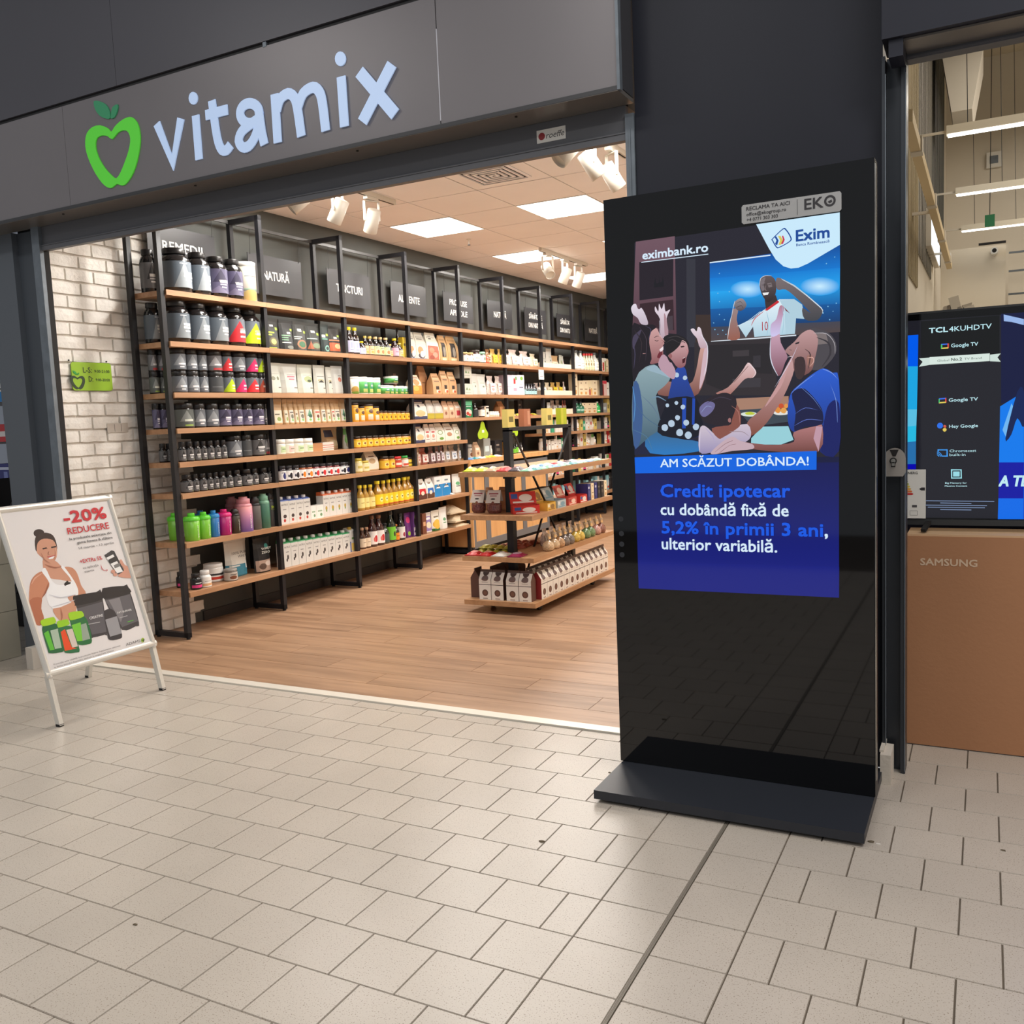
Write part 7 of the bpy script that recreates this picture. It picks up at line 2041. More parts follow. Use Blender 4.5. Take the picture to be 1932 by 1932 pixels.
def product(kind, art, loc, d, w, h, label, group, rz=0.0, tilt=0.0):
    key = (kind, art)
    if key not in PROTO:
        PROTO[key] = KINDS[kind](art)
    e = empty(NAMES[kind], loc, label, CATS[kind], group, rz)
    e.rotation_euler = (0, tilt, rz)
    e.scale = (d, w, h)
    for nm, me in PROTO[key]:
        part(nm, me, e)
    return e


SHELFNAME = ['top shelf', 'second shelf', 'third shelf', 'fourth shelf', 'fifth shelf', 'sixth shelf', 'seventh shelf', 'bottom shelf']
BAYNAME = ['REMEDII bay', 'first NATURĂ bay', 'TINCTURI bay', 'ALIMENTE bay', 'PRODUSE APICOLE bay', 'second NATURĂ bay', 'nearer SĂNĂTATE bay', 'farther SĂNĂTATE bay', 'last NATURĂ bay']
GROUPN = {'tub': 'black supplement tubs', 'jar': 'supplement jars', 'pill': 'pill bottles', 'canister': 'canisters', 'lowjar': 'white jars', 'gjar': 'glass jars', 'bottle': 'bottles', 'pouch': 'standing pouches', 'gusset': 'paper bags', 'clearbag': 'clear bags', 'box': 'cartons', 'carton': 'milk cartons', 'shaker': 'shakers', 'flask': 'water bottles', 'tray': 'card trays'}

m_adams = M('shaker_print', (236, 240, 232), rough=0.5)
ROWS = {}
for P in PRODUCTS:
    ROWS.setdefault((P[0], P[1]), []).append(P)
for (bay, sh), items in ROWS.items():
    items.sort(key=lambda p: (p[8] > 0, p[4] + p[5]))
    low = [p for p in items if p[8] == 0]
    up = [p for p in items if p[8] > 0]
    for tier in (low, up):
        for n, P in enumerate(tier):
            _, _, kind, art, y0, y1, h, xp, base, desc = P
            w = y1 - y0 - 0.002
            rnd = kind in ('tub', 'jar', 'pill', 'canister', 'lowjar', 'gjar', 'bottle', 'shaker', 'flask')
            d = w if rnd else DEPTH[kind](w)
            xc = -xp if rnd else -xp - d / 2
            fpost = any(y0 < fy + .02 and y1 > fy - .02 for fy in FY)
            xc = min(xc, (-3.768 if fpost else -3.738) - d / 2)
            xc = max(xc, -4.005 + d / 2)
            z = ZS[sh - 1] + base + 0.0004 + (0.0046 if bay == 7 and sh < 5 and kind != 'tray' else 0)
            if len(tier) == 1:
                pos = 'lone item' if not up or tier is up else 'alone'
            else:
                pos = ORD[n] + ' from left'
            if base > 0:
                pos = ('upper tier' if len(tier) == 1 else 'upper tier, ' + ORD[n] + ' from left')
            elif up and sh == 3 and bay == 1:
                pos = 'lower tier, ' + ORD[n] + ' from left'
            label = '%s, %s, %s, %s' % (desc, pos, SHELFNAME[sh - 1], BAYNAME[bay - 1])
            e = product(kind, art, (xc, (y0 + y1) / 2, z), d, w, h, label, '%s on %s, %s' % (GROUPN[kind], SHELFNAME[sh - 1], BAYNAME[bay - 1]), rz=-0.30 if kind in ('tub', 'jar', 'pill', 'gjar', 'bottle', 'canister') else 0.0)
            if kind == 'shaker' or (kind == 'flask' and art in ('black', 'sunset')):
                txt = 'ADAMS' if art != 'sunset' else 'ENERGY'

                def on_cup(u, v, R=.492 if kind == 'shaker' else .506):
                    a = (v - 0.12) / 0.55
                    return (R * math.cos(a) + .004, R * math.sin(a), u)
                lettering(txt, m_adams, child(e, 'cup' if kind == 'shaker' else 'bottle'), on_cup, 0.10, 0.10, 0.46, 0.11)
            if art == 'charcoal':
                lettering('PS', M('lime_print', (190, 210, 50), rough=.5), child(e, 'bottle'), lambda u, v: (.512 * math.cos(u), .512 * math.sin(u), v), -.5, .50, .7, .12)
            if art == 'whey' and kind == 'pouch':
                lettering('100% PURE', m_ink_dark, child(e, 'bag'), lambda u, v: (.47, u, v), -.36, .60, .74, .07)
                lettering('WHEY', m_ink_dark, child(e, 'bag'), lambda u, v: (.48, u, v), -.10, .50, .40, .07)
            if art == 'wheyzero':
                lettering('WHEY', m_adams, child(e, 'bag'), lambda u, v: (.44, u, v), -.2, .66, .6, .07)
                lettering('ZERO', m_adams, child(e, 'bag'), lambda u, v: (.46, u, v), -.2, .55, .5, .07)
            if art == 'collagen':
                def on_tub(u, v, R=.515):
                    return (R * math.cos(u / R), R * math.sin(u / R), v)
                lettering('COLLAGEN', m_ink_dark, child(e, 'label'), on_tub, -.30, .40, .72, .09)
            if kind == 'tub' and bay == 1:
                def on_tub2(u, v, R=.512):
                    return (R * math.cos(u / R), R * math.sin(u / R), v)
                if art in ('grey', 'purple'):
                    lettering('WHEY', m_adams, child(e, 'label'), on_tub2, -.12, .365, .48, .065)
                else:
                    lettering('WEIGHT', m_adams, child(e, 'label'), on_tub2, .04, .405, .46, .055)
                    lettering('GAINER', m_adams, child(e, 'label'), on_tub2, .04, .335, .46, .055)
            if kind == 'carton' and art != 'yellowc':
                lettering('NATRUE', m_ink_dark, child(e, 'carton'), lambda u, v: (.503, u, v), -.38, .675, .78, .07)

# ------------------------------------------------------------------ far bays: rows of small cartons and bottles on the lower shelves
rr = random.Random(11)
FAR = []
for bay in (7, 8, 9):
    for sh in (5, 6, 7, 8):
        y = FY[bay - 1] + 0.05
        k = 0
        while y < FY[bay] - 0.12:
            w = rr.uniform(.055, .10)
            h = rr.uniform(.10, .19) if sh != 8 else rr.uniform(.16, .24)
            art = rr.choice(['w1', 'w2', 'w3', 'w1', 'w4', 'w5', 'w6', 'creambox'] if sh < 8 else ['aqua', 'aqua', 'w1', 'dark'])
            knd = 'box'
            if rr.random() < .38 and sh < 8:
                knd, art = 'pill', rr.choice(['white', 'white', 'magenta'])
                w *= .8
            FAR.append((bay, sh, knd, art, y, y + w, h))
            y += w + rr.choice([.006, .006, .03])
            k += 1
COLN = {'w1': 'white carton', 'w2': 'cream carton with red disc', 'w3': 'white carton with green top', 'w4': 'red carton', 'w5': 'yellow carton', 'w6': 'green carton', 'creambox': 'beige carton', 'aqua': 'tall aqua carton', 'dark': 'dark carton', 'white': 'white bottle', 'magenta': 'black bottle, magenta label'}
if True:
    cnt = {}
    for bay, sh, knd, art, y0, y1, h in FAR:
        n = cnt.get((bay, sh), 0)
        cnt[(bay, sh)] = n + 1
        w = y1 - y0
        d = w if knd == 'pill' else min(.09, w)
        label = '%s, %s from left, %s, %s' % (COLN[art], ORD[n], SHELFNAME[sh - 1], BAYNAME[bay - 1])
        product(knd, art, (-3.80 - d / 2, (y0 + y1) / 2, ZS[sh - 1] + .0004), d, w, h, label, 'small packs on %s, %s' % (SHELFNAME[sh - 1], BAYNAME[bay - 1]))
    for sh in (2, 3, 4):
        for n in range(6):
            y0 = FY[8] + .33 + n * .095
            product('box', ['creambox', 'w1', 'w5'][sh - 2], (-3.84, y0 + .04, ZS[sh - 1] + .0004), .08, .085, .19 - .01 * (n % 3), '%s, %s from left, %s, last NATURĂ bay' % (['beige carton', 'white carton', 'yellow carton'][sh - 2], ORD[n], SHELFNAME[sh - 1]), 'cartons on %s, last NATURĂ bay' % SHELFNAME[sh - 1])


# soft flat packets, lying
def packet_mesh(name, mat, seed):
    r3 = random.Random(seed)
    mb = MB()
    nx, ny = 5, 6
    top, bot = [], []
    for i in range(nx + 1):
        for j in range(ny + 1):
            u, v = i / nx, j / ny
            b = (math.sin(math.pi * u) * math.sin(math.pi * v)) ** .6 if 0 < u < 1 and 0 < v < 1 else 0
            top.append((u - .5, v - .5, .12 + .86 * b * (1 + r3.uniform(-.15, .15)) if b else .12))
            bot.append((u - .5, v - .5, 0.0))
    for i in range(nx):
        for j in range(ny):
            a = i * (ny + 1) + j
            q = (a, a + ny + 1, a + ny + 2, a + 1)
            mb.face([top[k] for k in q], [(top[k][1] + .5, top[k][0] + .5) for k in q], True)
            mb.face([bot[k] for k in reversed(q)])
    per = [(i, 0) for i in range(nx)] + [(nx, j) for j in range(ny)] + [(i, ny) for i in range(nx, 0, -1)] + [(0, j) for j in range(ny, 0, -1)]
    for k in range(len(per)):
        a = per[k][0] * (ny + 1) + per[k][1]
        b = per[(k + 1) % len(per)]
        b = b[0] * (ny + 1) + b[1]
        mb.face([bot[a], bot[b], top[b], top[a]])
    return mb.mesh(name, mat)


PK = {
    'lime': ((196, 206, 50), [('e', .5, .5, .3, .25, (226, 226, 120))]), 'kraft': ((190, 160, 130), [('r', .2, .3, .8, .6, (206, 180, 150))]), 'red': ((196, 40, 44), [('e', .5, .5, .3, .25, (236, 150, 140)), ('r', .1, .1, .9, .2, (240, 230, 226))]),
    'white': ((232, 230, 224), [('r', .2, .3, .8, .5, (150, 160, 170)), ('e', .7, .7, .14, .14, (196, 90, 80))]), 'green': ((130, 190, 160), [('r', .1, .2, .9, .5, (226, 236, 230))]), 'blue': ((110, 150, 200), [('r', .1, .2, .9, .45, (230, 236, 240))]),
    'dark': ((60, 44, 52), [('r', .2, .3, .8, .6, (150, 110, 110))]), 'olive': ((176, 166, 60), [('e', .5, .5, .3, .2, (206, 200, 110))]), 'rust': ((150, 70, 56), [('r', .1, .3, .9, .5, (190, 110, 90))]), 'magenta': ((150, 30, 80), [('e', .5, .5, .3, .3, (206, 180, 200))]),
    'teal': ((40, 130, 140), [('r', .1, .2, .9, .5, (220, 236, 236))]), 'yellow': ((220, 200, 90), [('r', .1, .2, .9, .5, (240, 236, 210))]), 'sack': ((206, 186, 156), [('r', .3, .3, .7, .6, (190, 166, 130))]),
}
PKM = {}


def packet(kind, loc, sx, sy, h, label, group, rz=0.0, name='snack_packet', cat='packet'):
    if kind not in PKM:
        base, sh_ = PK[kind]
        PKM[kind] = (packet_mesh('wrapper', art_mat('packet_' + kind, base, sh_, 0.3 if kind != 'sack' else .8), hash(kind) % 99 if False else len(kind) * 13 + ord(kind[0])),
                     MB().box(-.5, .5, -.545, -.5, 0, .2).box(-.5, .5, .5, .545, 0, .2).mesh('crimped_end', M('crimp_' + kind, tuple(int(c * .85) for c in base), rough=0.4)))
    e = empty(name, loc, label, cat, group, rz)
    e.scale = (sx, sy, h)
    part('wrapper', PKM[kind][0], e)
    part('crimped_end', PKM[kind][1], e)
    return e


# sacks lying on the bottom shelf of the fourth bay
packet('sack', (-3.87, 5.60, ZS[7] + .001), .26, .24, .045, 'flat cream sack under the two plump sacks, bottom shelf', 'cream sacks, ALIMENTE bay', name='grain_sack', cat='sack')
packet('sack', (-3.87, 5.59, ZS[7] + .047), .25, .25, .085, 'plump cream sack in middle of the sack pile', 'cream sacks, ALIMENTE bay', .05, name='grain_sack', cat='sack')
packet('sack', (-3.88, 5.57, ZS[7] + .133), .24, .25, .085, 'topmost plump cream sack, bottom shelf, ALIMENTE bay', 'cream sacks, ALIMENTE bay', -.08, name='grain_sack', cat='sack')
packet('white', (-3.82, 5.49, ZS[6] + .001), .12, .05, .02, 'flat white packet beside blue boxes, seventh shelf', 'flat packets, ALIMENTE bay')
# flat packets on the fourth shelf of the sixth bay
for n, (kk, yy) in enumerate([('white', 6.90), ('yellow', 7.05), ('lime', 7.18), ('red', 7.31), ('olive', 7.45)]):
    packet(kk, (-3.81, yy, ZS[3] + .001), .10, .085, .026, 'flat %s packet, %s from left, fourth shelf, second NATURĂ bay' % (kk, ORD[n]), 'flat packets, second NATURĂ bay', rr.uniform(-.4, .4))
product('gusset', 'kraftp', (-3.92, 6.83, ZS[3] + .001), .08, .15, .17, 'dark brown bag at the back, fourth shelf, second NATURĂ bay', 'dark bags, second NATURĂ bay')
product('box', 'dark', (-3.93, 7.33, ZS[3] + .001), .05, .12, .18, 'dark carton at the back, fourth shelf, second NATURĂ bay', 'dark bags, second NATURĂ bay')
# paper note taped under the second shelf
nt_ = empty('paper_note', (-3.719, 7.55, 1.933), 'small white paper note hanging from shelf, second NATURĂ bay', 'note')
MB().box(-.001, .001, -.07, .07, -.115, 0.0).build('note_sheet', M('paper', (240, 238, 232), rough=0.8), nt_)
for k in range(3):
    MB().box(.001, .0016, -.045, .045, -.04 - .02 * k, -.036 - .02 * k).build('note_line', m_ink_dark, nt_)

# ------------------------------------------------------------------ serving counter between the bays
ctr = empty('serving_counter', (-3.86, 6.8, 0), 'oak serving counter with grey framed panels under PRODUSE APICOLE', 'counter')


def cbox(n, mat, x0, x1, y0, y1, z0, z1):
    return MB().box(x0 + 3.86, x1 + 3.86, y0 - 6.8, y1 - 6.8, z0, z1).build(n, mat, ctr)


m_greyframe = M('grey_frame', (112, 112, 114), rough=0.5, metal=0.2)
cbox('counter_top', m_panelwood, -4.09, -3.70, 5.753, 7.62, .925, .972)
cbox('end_panel', m_panelwood, -4.09, -3.705, 5.754, 5.772, .07, .925)
cbox('plinth', m_gasket, -4.08, -3.76, 5.78, 7.60, 0, .07)
cbox('counter_body', M('counter_body', (96, 80, 66), rough=0.7), -4.08, -3.735, 5.775, 7.60, .07, .90)
for a, b in ((5.774, 6.09), (6.09, 6.95), (6.95, 7.60)):
    cbox('front_panel', m_panelwood, -3.734, -3.716, a + .045, b - .045, .12, .80)
    f = MB()
    f.box(-3.735 + 3.86, -3.706 + 3.86, a - 6.8, a + .045 - 6.8, .05, .90).box(-3.735 + 3.86, -3.706 + 3.86, b - .045 - 6.8, b - 6.8, .05, .90)
    f.box(-3.735 + 3.86, -3.706 + 3.86, a + .045 - 6.8, b - .045 - 6.8, .80, .90).box(-3.735 + 3.86, -3.706 + 3.86, a + .045 - 6.8, b - .045 - 6.8, .05, .12)
    f.build('panel_frame', m_greyframe, ctr)
items = [('jar', 'cocoa', 6.00, .075, .15, 'brown jar with grey lid'), ('gusset', 'kpink', 6.14, .11, .17, 'small brown paper bag'), ('box', 'greybox', 6.34, .15, .20, 'pale grey box'), ('pill', 'white', 6.47, .045, .12, 'slim white bottle'),
         ('box', 'dark', 6.60, .16, .17, 'dark grey box'), ('canister', 'yellow', 6.86, .10, .16, 'yellow round canister'), ('bottle', 'limeb', 6.99, .045, .11, 'small lime labelled bottle'), ('bottle', 'limeb', 7.045, .045, .11, 'second small lime labelled bottle'), ('bottle', 'limeb', 7.10, .045, .14, 'third taller lime labelled bottle'),
         ('bottle', 'plainw', 7.16, .045, .12, 'small white labelled bottle'), ('bottle', 'plainw', 7.215, .045, .12, 'second white labelled bottle')]
for n, (kn, ar, yy, w, h, ds) in enumerate(items):
    product(kn, ar, (-3.86, yy, .9725), w if kn not in ('box', 'gusset') else .07, w, h, '%s, %s from left on the oak serving counter' % (ds, ORD[n]), 'small goods on the serving counter')
for n, (kk, yy) in enumerate([('blue', 5.82), ('teal', 5.93), ('white', 6.05), ('yellow', 6.18), ('lime', 6.29), ('white', 6.42)]):
    packet(kk, (-3.755, yy, .9725), .09, .10, .022, 'flat %s packet, %s from left along the counter edge' % (kk, ORD[n]), 'flat packets along the counter edge', rr.uniform(-.3, .3))
for n, yy in enumerate((6.13, 6.83)):
    e = empty('pear_tag', (-3.75, yy, 1.369), ['green pear-shaped tag hanging left over the serving counter', 'green pear-shaped tag behind the gondola posts'][n], 'tag', 'green pear tags over the counter')
    pr_ = [(0, -.012), (.03, -.022), (.045, -.055), (.062, -.09), (.105, -.13), (.11, -.16), (.09, -.19), (.05, -.195), (0, -.185), (-.05, -.195), (-.09, -.19), (-.11, -.16), (-.105, -.13), (-.062, -.09), (-.045, -.055), (-.03, -.022)]
    MB().prism([smooth_loop(pr_, 2)], lambda u, v: (0, u, v), (-.004, 0, 0)).build('tag_card', M('pear_green', (166, 196, 40), rough=0.5), e)
    MB().bar((-.002, 0, 0), (-.002, 0, -.03), .003).build('string', m_wire, e)
    MB().box(.0005, .0012, -.022, .026, -.13, -.10).build('price_patch', m_white, e)

# ------------------------------------------------------------------ gondola on castors
GX, GY = -2.075, 4.02
gon = empty('gondola', (GX, GY, 0), 'four-tier oak gondola on castors with black posts in mid-shop', 'display stand')
GZ = [1.01, .705, .411, .095]


def gbox(n, mat, x0, x1, y0, y1, z0, z1):
    return MB().box(x0 - GX, x1 - GX, y0 - GY, y1 - GY, z0, z1).build(n, mat, gon)


for zt in GZ:
    gbox('shelf_board', m_shelfx, -2.36, -1.79, 3.262, 4.78, zt - .034, zt)
for yp in (3.50, 4.54):
    gbox('post', m_black, GX - .026, GX + .026, yp - .028, yp + .028, .062, 1.295)
    for zt in GZ[:3]:
        gbox('bracket', m_black, GX - .036, GX + .036, yp - .034, yp + .034, zt - .062, zt - .0345)
gbox('top_rail', m_black, GX - .026, GX + .026, 3.472, 4.568, 1.285, 1.312)
for a, b in (((3.53, 1.27), (4.02, .72)), ((4.51, 1.27), (4.02, .72)), ((4.02, .70), (3.56, .12)), ((4.02, .70), (4.48, .12))):
    MB().bar((.03, a[0] - GY, a[1]), (.03, b[0] - GY, b[1]), .012).build('brace', m_black, gon)
for cx in (-2.256, -1.88):
    for cy in (3.50, 4.50):
        w = MB()
        w.lathe([(.030, -.012), (.030, .012)], 14, (cx - GX, cy - GY, .030), axis='x')
        w.box(cx - .012 - GX, cx + .012 - GX, cy - .018 - GY, cy + .03 - GY, .045, .061)
        w.build('castor', m_gasket, gon)

# top rail: four upright chocolate boxes
for n, (yy, c) in enumerate([(3.52, 'w5'), (3.78, 'rustb'), (4.17, 'w5'), (4.44, 'limeb')]):
    BX.setdefault('rustb', ((176, 110, 80), [('r', .55, .1, .9, .9, (206, 150, 120))]))
    BX.setdefault('limeb', ((176, 186, 40), [('r', .0, .0, .4, 1, (196, 196, 60))]))
    product('box', c, (GX, yy, 1.3124), .045, .11, .13, '%s upright box, %s along the gondola top rail' % ({'w5': 'yellow', 'rustb': 'copper brown', 'limeb': 'lime green'}[c], ORD[n]), 'upright boxes on the gondola top rail')

# tier 1: flat packets
n = 0
front = ['lime', 'kraft', 'red', 'dark', 'white']
for kk, xx in zip(['lime', 'lime', 'kraft', 'red', 'dark'], [-2.30, -2.205, -2.12, -2.02, -1.93]):
    n += 1
    packet(kk, (xx, 3.345, GZ[0] + .001), .085, .12, .035, 'flat %s packet, %s from left, front edge, top gondola tier' % (kk, ORD[n - 1]), 'flat packets along gondola top tier front', rr.uniform(-.15, .15))
n = 0
for yy in [3.32 + .105 * k for k in range(13)]:
    kk = ['green', 'teal', 'green', 'green', 'blue', 'green'][n % 6]
    packet(kk, (-1.84, yy, GZ[0] + .001), .078, .084, .018, 'flat %s packet, %s from front, right edge, top gondola tier' % (kk, ORD[n]), 'flat packets along gondola top tier right edge', rr.uniform(-.2, .2))
    n += 1
n = 0
for yy in [3.64 + .115 * k for k in range(9)]:
    kk = ['white', 'blue', 'white', 'red', 'white', 'dark'][n % 6]
    if abs(yy - 4.54) < .1:
        n += 1
        continue
    packet(kk, (-1.945, yy, GZ[0] + .001), .085, .092, .024, 'flat %s packet, %s from front, middle row, top gondola tier' % (kk, ORD[n]), 'flat packets in gondola top tier middle row', rr.uniform(-.2, .2))
    n += 1
# tier 2: bags and open candy boxes
for n, (xx, yy) in enumerate([(-2.305, 3.44), (-2.165, 3.42)]):
    e = empty('candy_bag', (xx, yy, GZ[1] + .0005), ['clear candy bag with card header, left end of second gondola tier', 'clear candy bag with tilted card header beside the gondola post'][n], 'bag', 'candy bags on the second gondola tier', [-1.57, -1.45][n])
    lv = [(0, .045, .04), (.02, .055, .048), (.06, .056, .046), (.085, .045, .03), (.10, .04, .006)]
    mb = MB()
    for j in range(len(lv) - 1):
        for k in range(12):
            a, b = 2 * math.pi * k / 12, 2 * math.pi * (k + 1) / 12
            mb.face([(lv[j][2] * math.cos(a), lv[j][1] * math.sin(a), lv[j][0]), (lv[j][2] * math.cos(b), lv[j][1] * math.sin(b), lv[j][0]), (lv[j + 1][2] * math.cos(b), lv[j + 1][1] * math.sin(b), lv[j + 1][0]), (lv[j + 1][2] * math.cos(a), lv[j + 1][1] * math.sin(a), lv[j + 1][0])], None, True)
    mb.face([(.04 * math.cos(-2 * math.pi * k / 12), .045 * math.sin(-2 * math.pi * k / 12), 0) for k in range(12)])
    mb.build('clear_bag', M('candy_fill', (116, 66, 60), rough=0.2, noise=(90, 0.5), coat=0.4), e)
    q = MB()
    q.face([(.034, -.056, .075), (.034, .056, .075), (-.012, .050, .165), (-.012, -.050, .165)], [(0, 0), (1, 0), (1, 1), (0, 1)])
    q.face([(-.034, .056, .085), (-.034, -.056, .085), (-.012, -.050, .165), (-.012, .050, .165)])
    q.build('header_card', art_mat('candy_card', (216, 206, 198), [('r', .15, .66, .85, .76, (150, 60, 70)), ('r', .25, .5, .75, .58, (170, 110, 110)), ('e', .5, .3, .16, .06, (60, 50, 46))]), e)
OB = {'red': ((206, 52, 46), (236, 226, 220), (60, 90, 160)), 'yellow': ((222, 176, 70), (150, 110, 50), (236, 226, 200)), 'pale': ((176, 190, 196), (120, 160, 180), (226, 230, 230)), 'coral': ((206, 84, 74), (236, 206, 190), (150, 50, 50))}
for n, (xx, yy, c, w) in enumerate([(-1.93, 3.44, 'red', .19), (-1.865, 3.64, 'yellow', .14), (-1.87, 3.83, 'pale', .15), (-1.87, 4.03, 'coral', .15), (-1.86, 4.22, 'red', .14)]):
    b_, i1, i2 = OB[c]
    e = empty('candy_display_box', (xx, yy, GZ[1] + .0005), 'open %s candy display box with raised lid, %s from front, second tier' % ({'red': 'red', 'yellow': 'yellow', 'pale': 'pale blue', 'coral': 'coral'}[c], ORD[n]), 'box', 'open candy boxes on the second gondola tier', 0 if n else -.9)
    mt = art_mat('candybox_' + c, b_, [('r', .05, .45, .30, .85, i2), ('e', .6, .5, .25, .3, i1), ('r', .1, .08, .9, .22, i1)], 0.4)
    MB().box(.045, .05, -w / 2, w / 2, 0, .055, True).build('front_wall', mt, e)
    MB().box(-.05, .045, -w / 2, w / 2, 0, .004).box(-.05, .045, -w / 2, -w / 2 + .003, .004, .06).box(-.05, .045, w / 2 - .003, w / 2, .004, .06).box(-.05, -.047, -w / 2, w / 2, .004, .06).build('box_body', M('candybody_' + c, b_, rough=0.5), e)
    lid = MB()
    lid.face([(-.045, -w / 2, .062), (-.045, w / 2, .062), (-.085, w / 2, .145), (-.085, -w / 2, .145)], [(0, 0), (1, 0), (1, 1), (0, 1)])
    lid.face([(-.049, -w / 2, .062), (-.089, -w / 2, .145), (-.089, w / 2, .145), (-.049, w / 2, .062)])
    lid.build('lid_flap', mt, e)
    for k in range(3):
        o = MB().box(-.038, .04, -w * .42, w * .42, .006 + .013 * k, .017 + .013 * k).build('candy_bar', M('candybar_' + c, i1, rough=0.3), e)
for n, (yy, c) in enumerate([(4.36, 'blue'), (4.43, 'creambox'), (4.50, 'blue'), (4.57, 'dark'), (4.64, 'dark'), (4.71, 'creambox')]):
    product('box', c, (-1.87, yy, GZ[1] + .0005), .10, .055, .13, 'slim %s box, %s in the row at the second tier far end' % ({'blue': 'navy blue', 'creambox': 'cream', 'dark': 'black'}[c], ORD[n]), 'slim boxes on the second gondola tier')
for n, yy in enumerate([3.75, 3.95, 4.15, 4.32]):
    product('box', 'dark', (-2.20, yy, GZ[1] + .0005), .09, .15, .11, 'black box, %s from front, left row, second gondola tier' % ORD[n], 'black boxes on the second gondola tier')
for n, (xx, yy) in enumerate([(-2.13, 3.62), (-2.21, 3.64), (-2.30, 3.60)]):
    product('gusset', 'kraftp', (xx, yy, GZ[1] + .0005), .06, .075, .17, 'brown paper bag, %s from right, behind the gondola post' % ORD[n], 'brown paper bags behind the gondola post', -1.5)
# tier 3: packets in front, tied bags along the right edge
for n, (kk, xx) in enumerate([('red', -2.30), ('red', -2.19), ('white', -2.075), ('magenta', -1.955)]):
    packet(kk, (xx, 3.34, GZ[2] + .001), .105, .12, .03, 'flat %s packet, %s from left, front edge, third gondola tier' % (kk, ORD[n]), 'flat packets on the third gondola tier', rr.uniform(-.3, .3))
for n in range(8):
    packet('olive', (-2.32 + .062 * (n % 4) + .01 * (n // 4), 3.50 + .03 * (n // 4), GZ[2] + .001 + .0242 * (n // 4)), .056, .11, .024, 'olive packet, %s of the heap left of the gondola post' % ORD[n], 'olive packets on the third gondola tier', rr.uniform(-.25, .25))
for n in range(9):
    packet('rust', (-2.25 + .068 * (n % 3), 3.68 + .115 * (n // 3), GZ[2] + .001), .06, .10, .032, 'rust red packet, %s of the heap behind the gondola post' % ORD[n], 'rust packets on the third gondola tier', rr.uniform(-.3, .3))
TIE = [(3.62, 'sand', (206, 176, 140)), (3.72, 'sand', (206, 176, 140)), (3.81, 'tan', (190, 150, 110)), (3.90, 'grey', (120, 110, 104)), (3.99, 'grey', (120, 110, 104)), (4.10, 'yellow', (206, 176, 80)), (4.19, 'yellow', (206, 176, 80)), (4.31, 'green', (110, 140, 96)), (4.41, 'green', (110, 140, 96)), (4.53, 'rose', (196, 150, 140)), (4.63, 'brown', (140, 90, 76))]
TIEM = {}
for n, (yy, nm, c) in enumerate(TIE):
    if nm not in TIEM:
        TIEM[nm] = (MB().lathe([(.034, 0), (.044, .012), (.046, .035), (.036, .058), (.012, .075), (.006, .082)], 12).mesh('clear_bag', M('tied_fill_' + nm, c, rough=0.2, noise=(140, .4), coat=.5)),
                    MB().lathe([(.006, .080), (.018, .11), (.024, .125)], 8, cap=False).mesh('bag_neck', M('tied_neck', (216, 206, 190), rough=0.25)))
    e = empty('tied_sweet_bag', (-1.845, yy, GZ[2] + .0005), 'tied clear bag of %s sweets, %s from front, third gondola tier' % (nm, ORD[n]), 'bag', 'tied sweet bags on the third gondola tier')
    part('clear_bag', TIEM[nm][0], e)
    part('bag_neck', TIEM[nm][1], e)
    cd = MB()
    cd.face([(.016, -.022, .085), (.016, .022, .085), (.004, .010, .150), (.004, -.010, .150)])
    cd.face([(.014, -.022, .085), (.002, -.010, .150), (.002, .010, .150), (.014, .022, .085)])
    cd.build('tag_card', M('tie_tag', (216, 176, 120), rough=0.6), e)
for n in range(5):
    product('clearbag', 'wlab', (-1.99, 3.86 + n * .12, GZ[2] + .0005), .06, .10, .13, 'white topped clear bag, %s from front, middle row, third tier' % ORD[n], 'white topped bags on the third gondola tier')

# tier 4: white gable boxes with brown roofs
m_gb = art_mat('gable_front', (238, 234, 228), [('e', .5, .28, .25, .135, (92, 60, 50)), ('e', .5, .28, .16, .085, (120, 84, 70)), ('r', 0, .60, 1, .625, (50, 44, 44)), ('e', .5, .84, .28, .08, (112, 92, 90)), ('r', .25, .70, .75, .73, (190, 184, 180)), ('r', .3, .03, .7, .07, (170, 150, 140))], 0.5)
m_gs = M('gable_side', (96, 66, 58), rough=0.55)
m_gred = M('gable_side_red', (150, 44, 46), rough=0.55)
m_gr = M('gable_roof', (74, 56, 52), rough=0.5)
gw, gd, gh, gt = .096, .075, .145, .195
body_ = MB()
body_.face([(gd / 2, -gw / 2, 0), (gd / 2, gw / 2, 0), (gd / 2, gw / 2, gh), (gd / 2, -gw / 2, gh)], [(0, 0), (1, 0), (1, .82), (0, .82)])
body_.face([(gd / 2, -gw / 2, gh), (gd / 2, gw / 2, gh), (.004, gw / 2, gt), (.004, -gw / 2, gt)], [(0, .82), (1, .82), (1, 1), (0, 1)])
side_ = MB()
for s in (-1, 1):
    y_ = s * gw / 2
    side_.face([(gd / 2, y_, 0), (-gd / 2, y_, 0), (-gd / 2, y_, gh), (-.004, y_, gt), (.004, y_, gt), (gd / 2, y_, gh)])
side_.face([(-gd / 2, -gw / 2, 0), (-gd / 2, -gw / 2, gh), (-gd / 2, gw / 2, gh), (-gd / 2, gw / 2, 0)])
side_.face([(gd / 2, -gw / 2, 0), (-gd / 2, -gw / 2, 0), (-gd / 2, gw / 2, 0), (gd / 2, gw / 2, 0)])
roof_ = MB()
roof_.face([(-gd / 2, gw / 2, gh), (-gd / 2, -gw / 2, gh), (-.004, -gw / 2, gt), (-.004, gw / 2, gt)])
roof_.box(-.004, .004, -gw / 2, gw / 2, gt - .002, gt + .018)
ci = [(gw * .26 * math.cos(math.pi * k / 10), -gw * .26 * math.sin(math.pi * k / 10)) for k in range(11)]
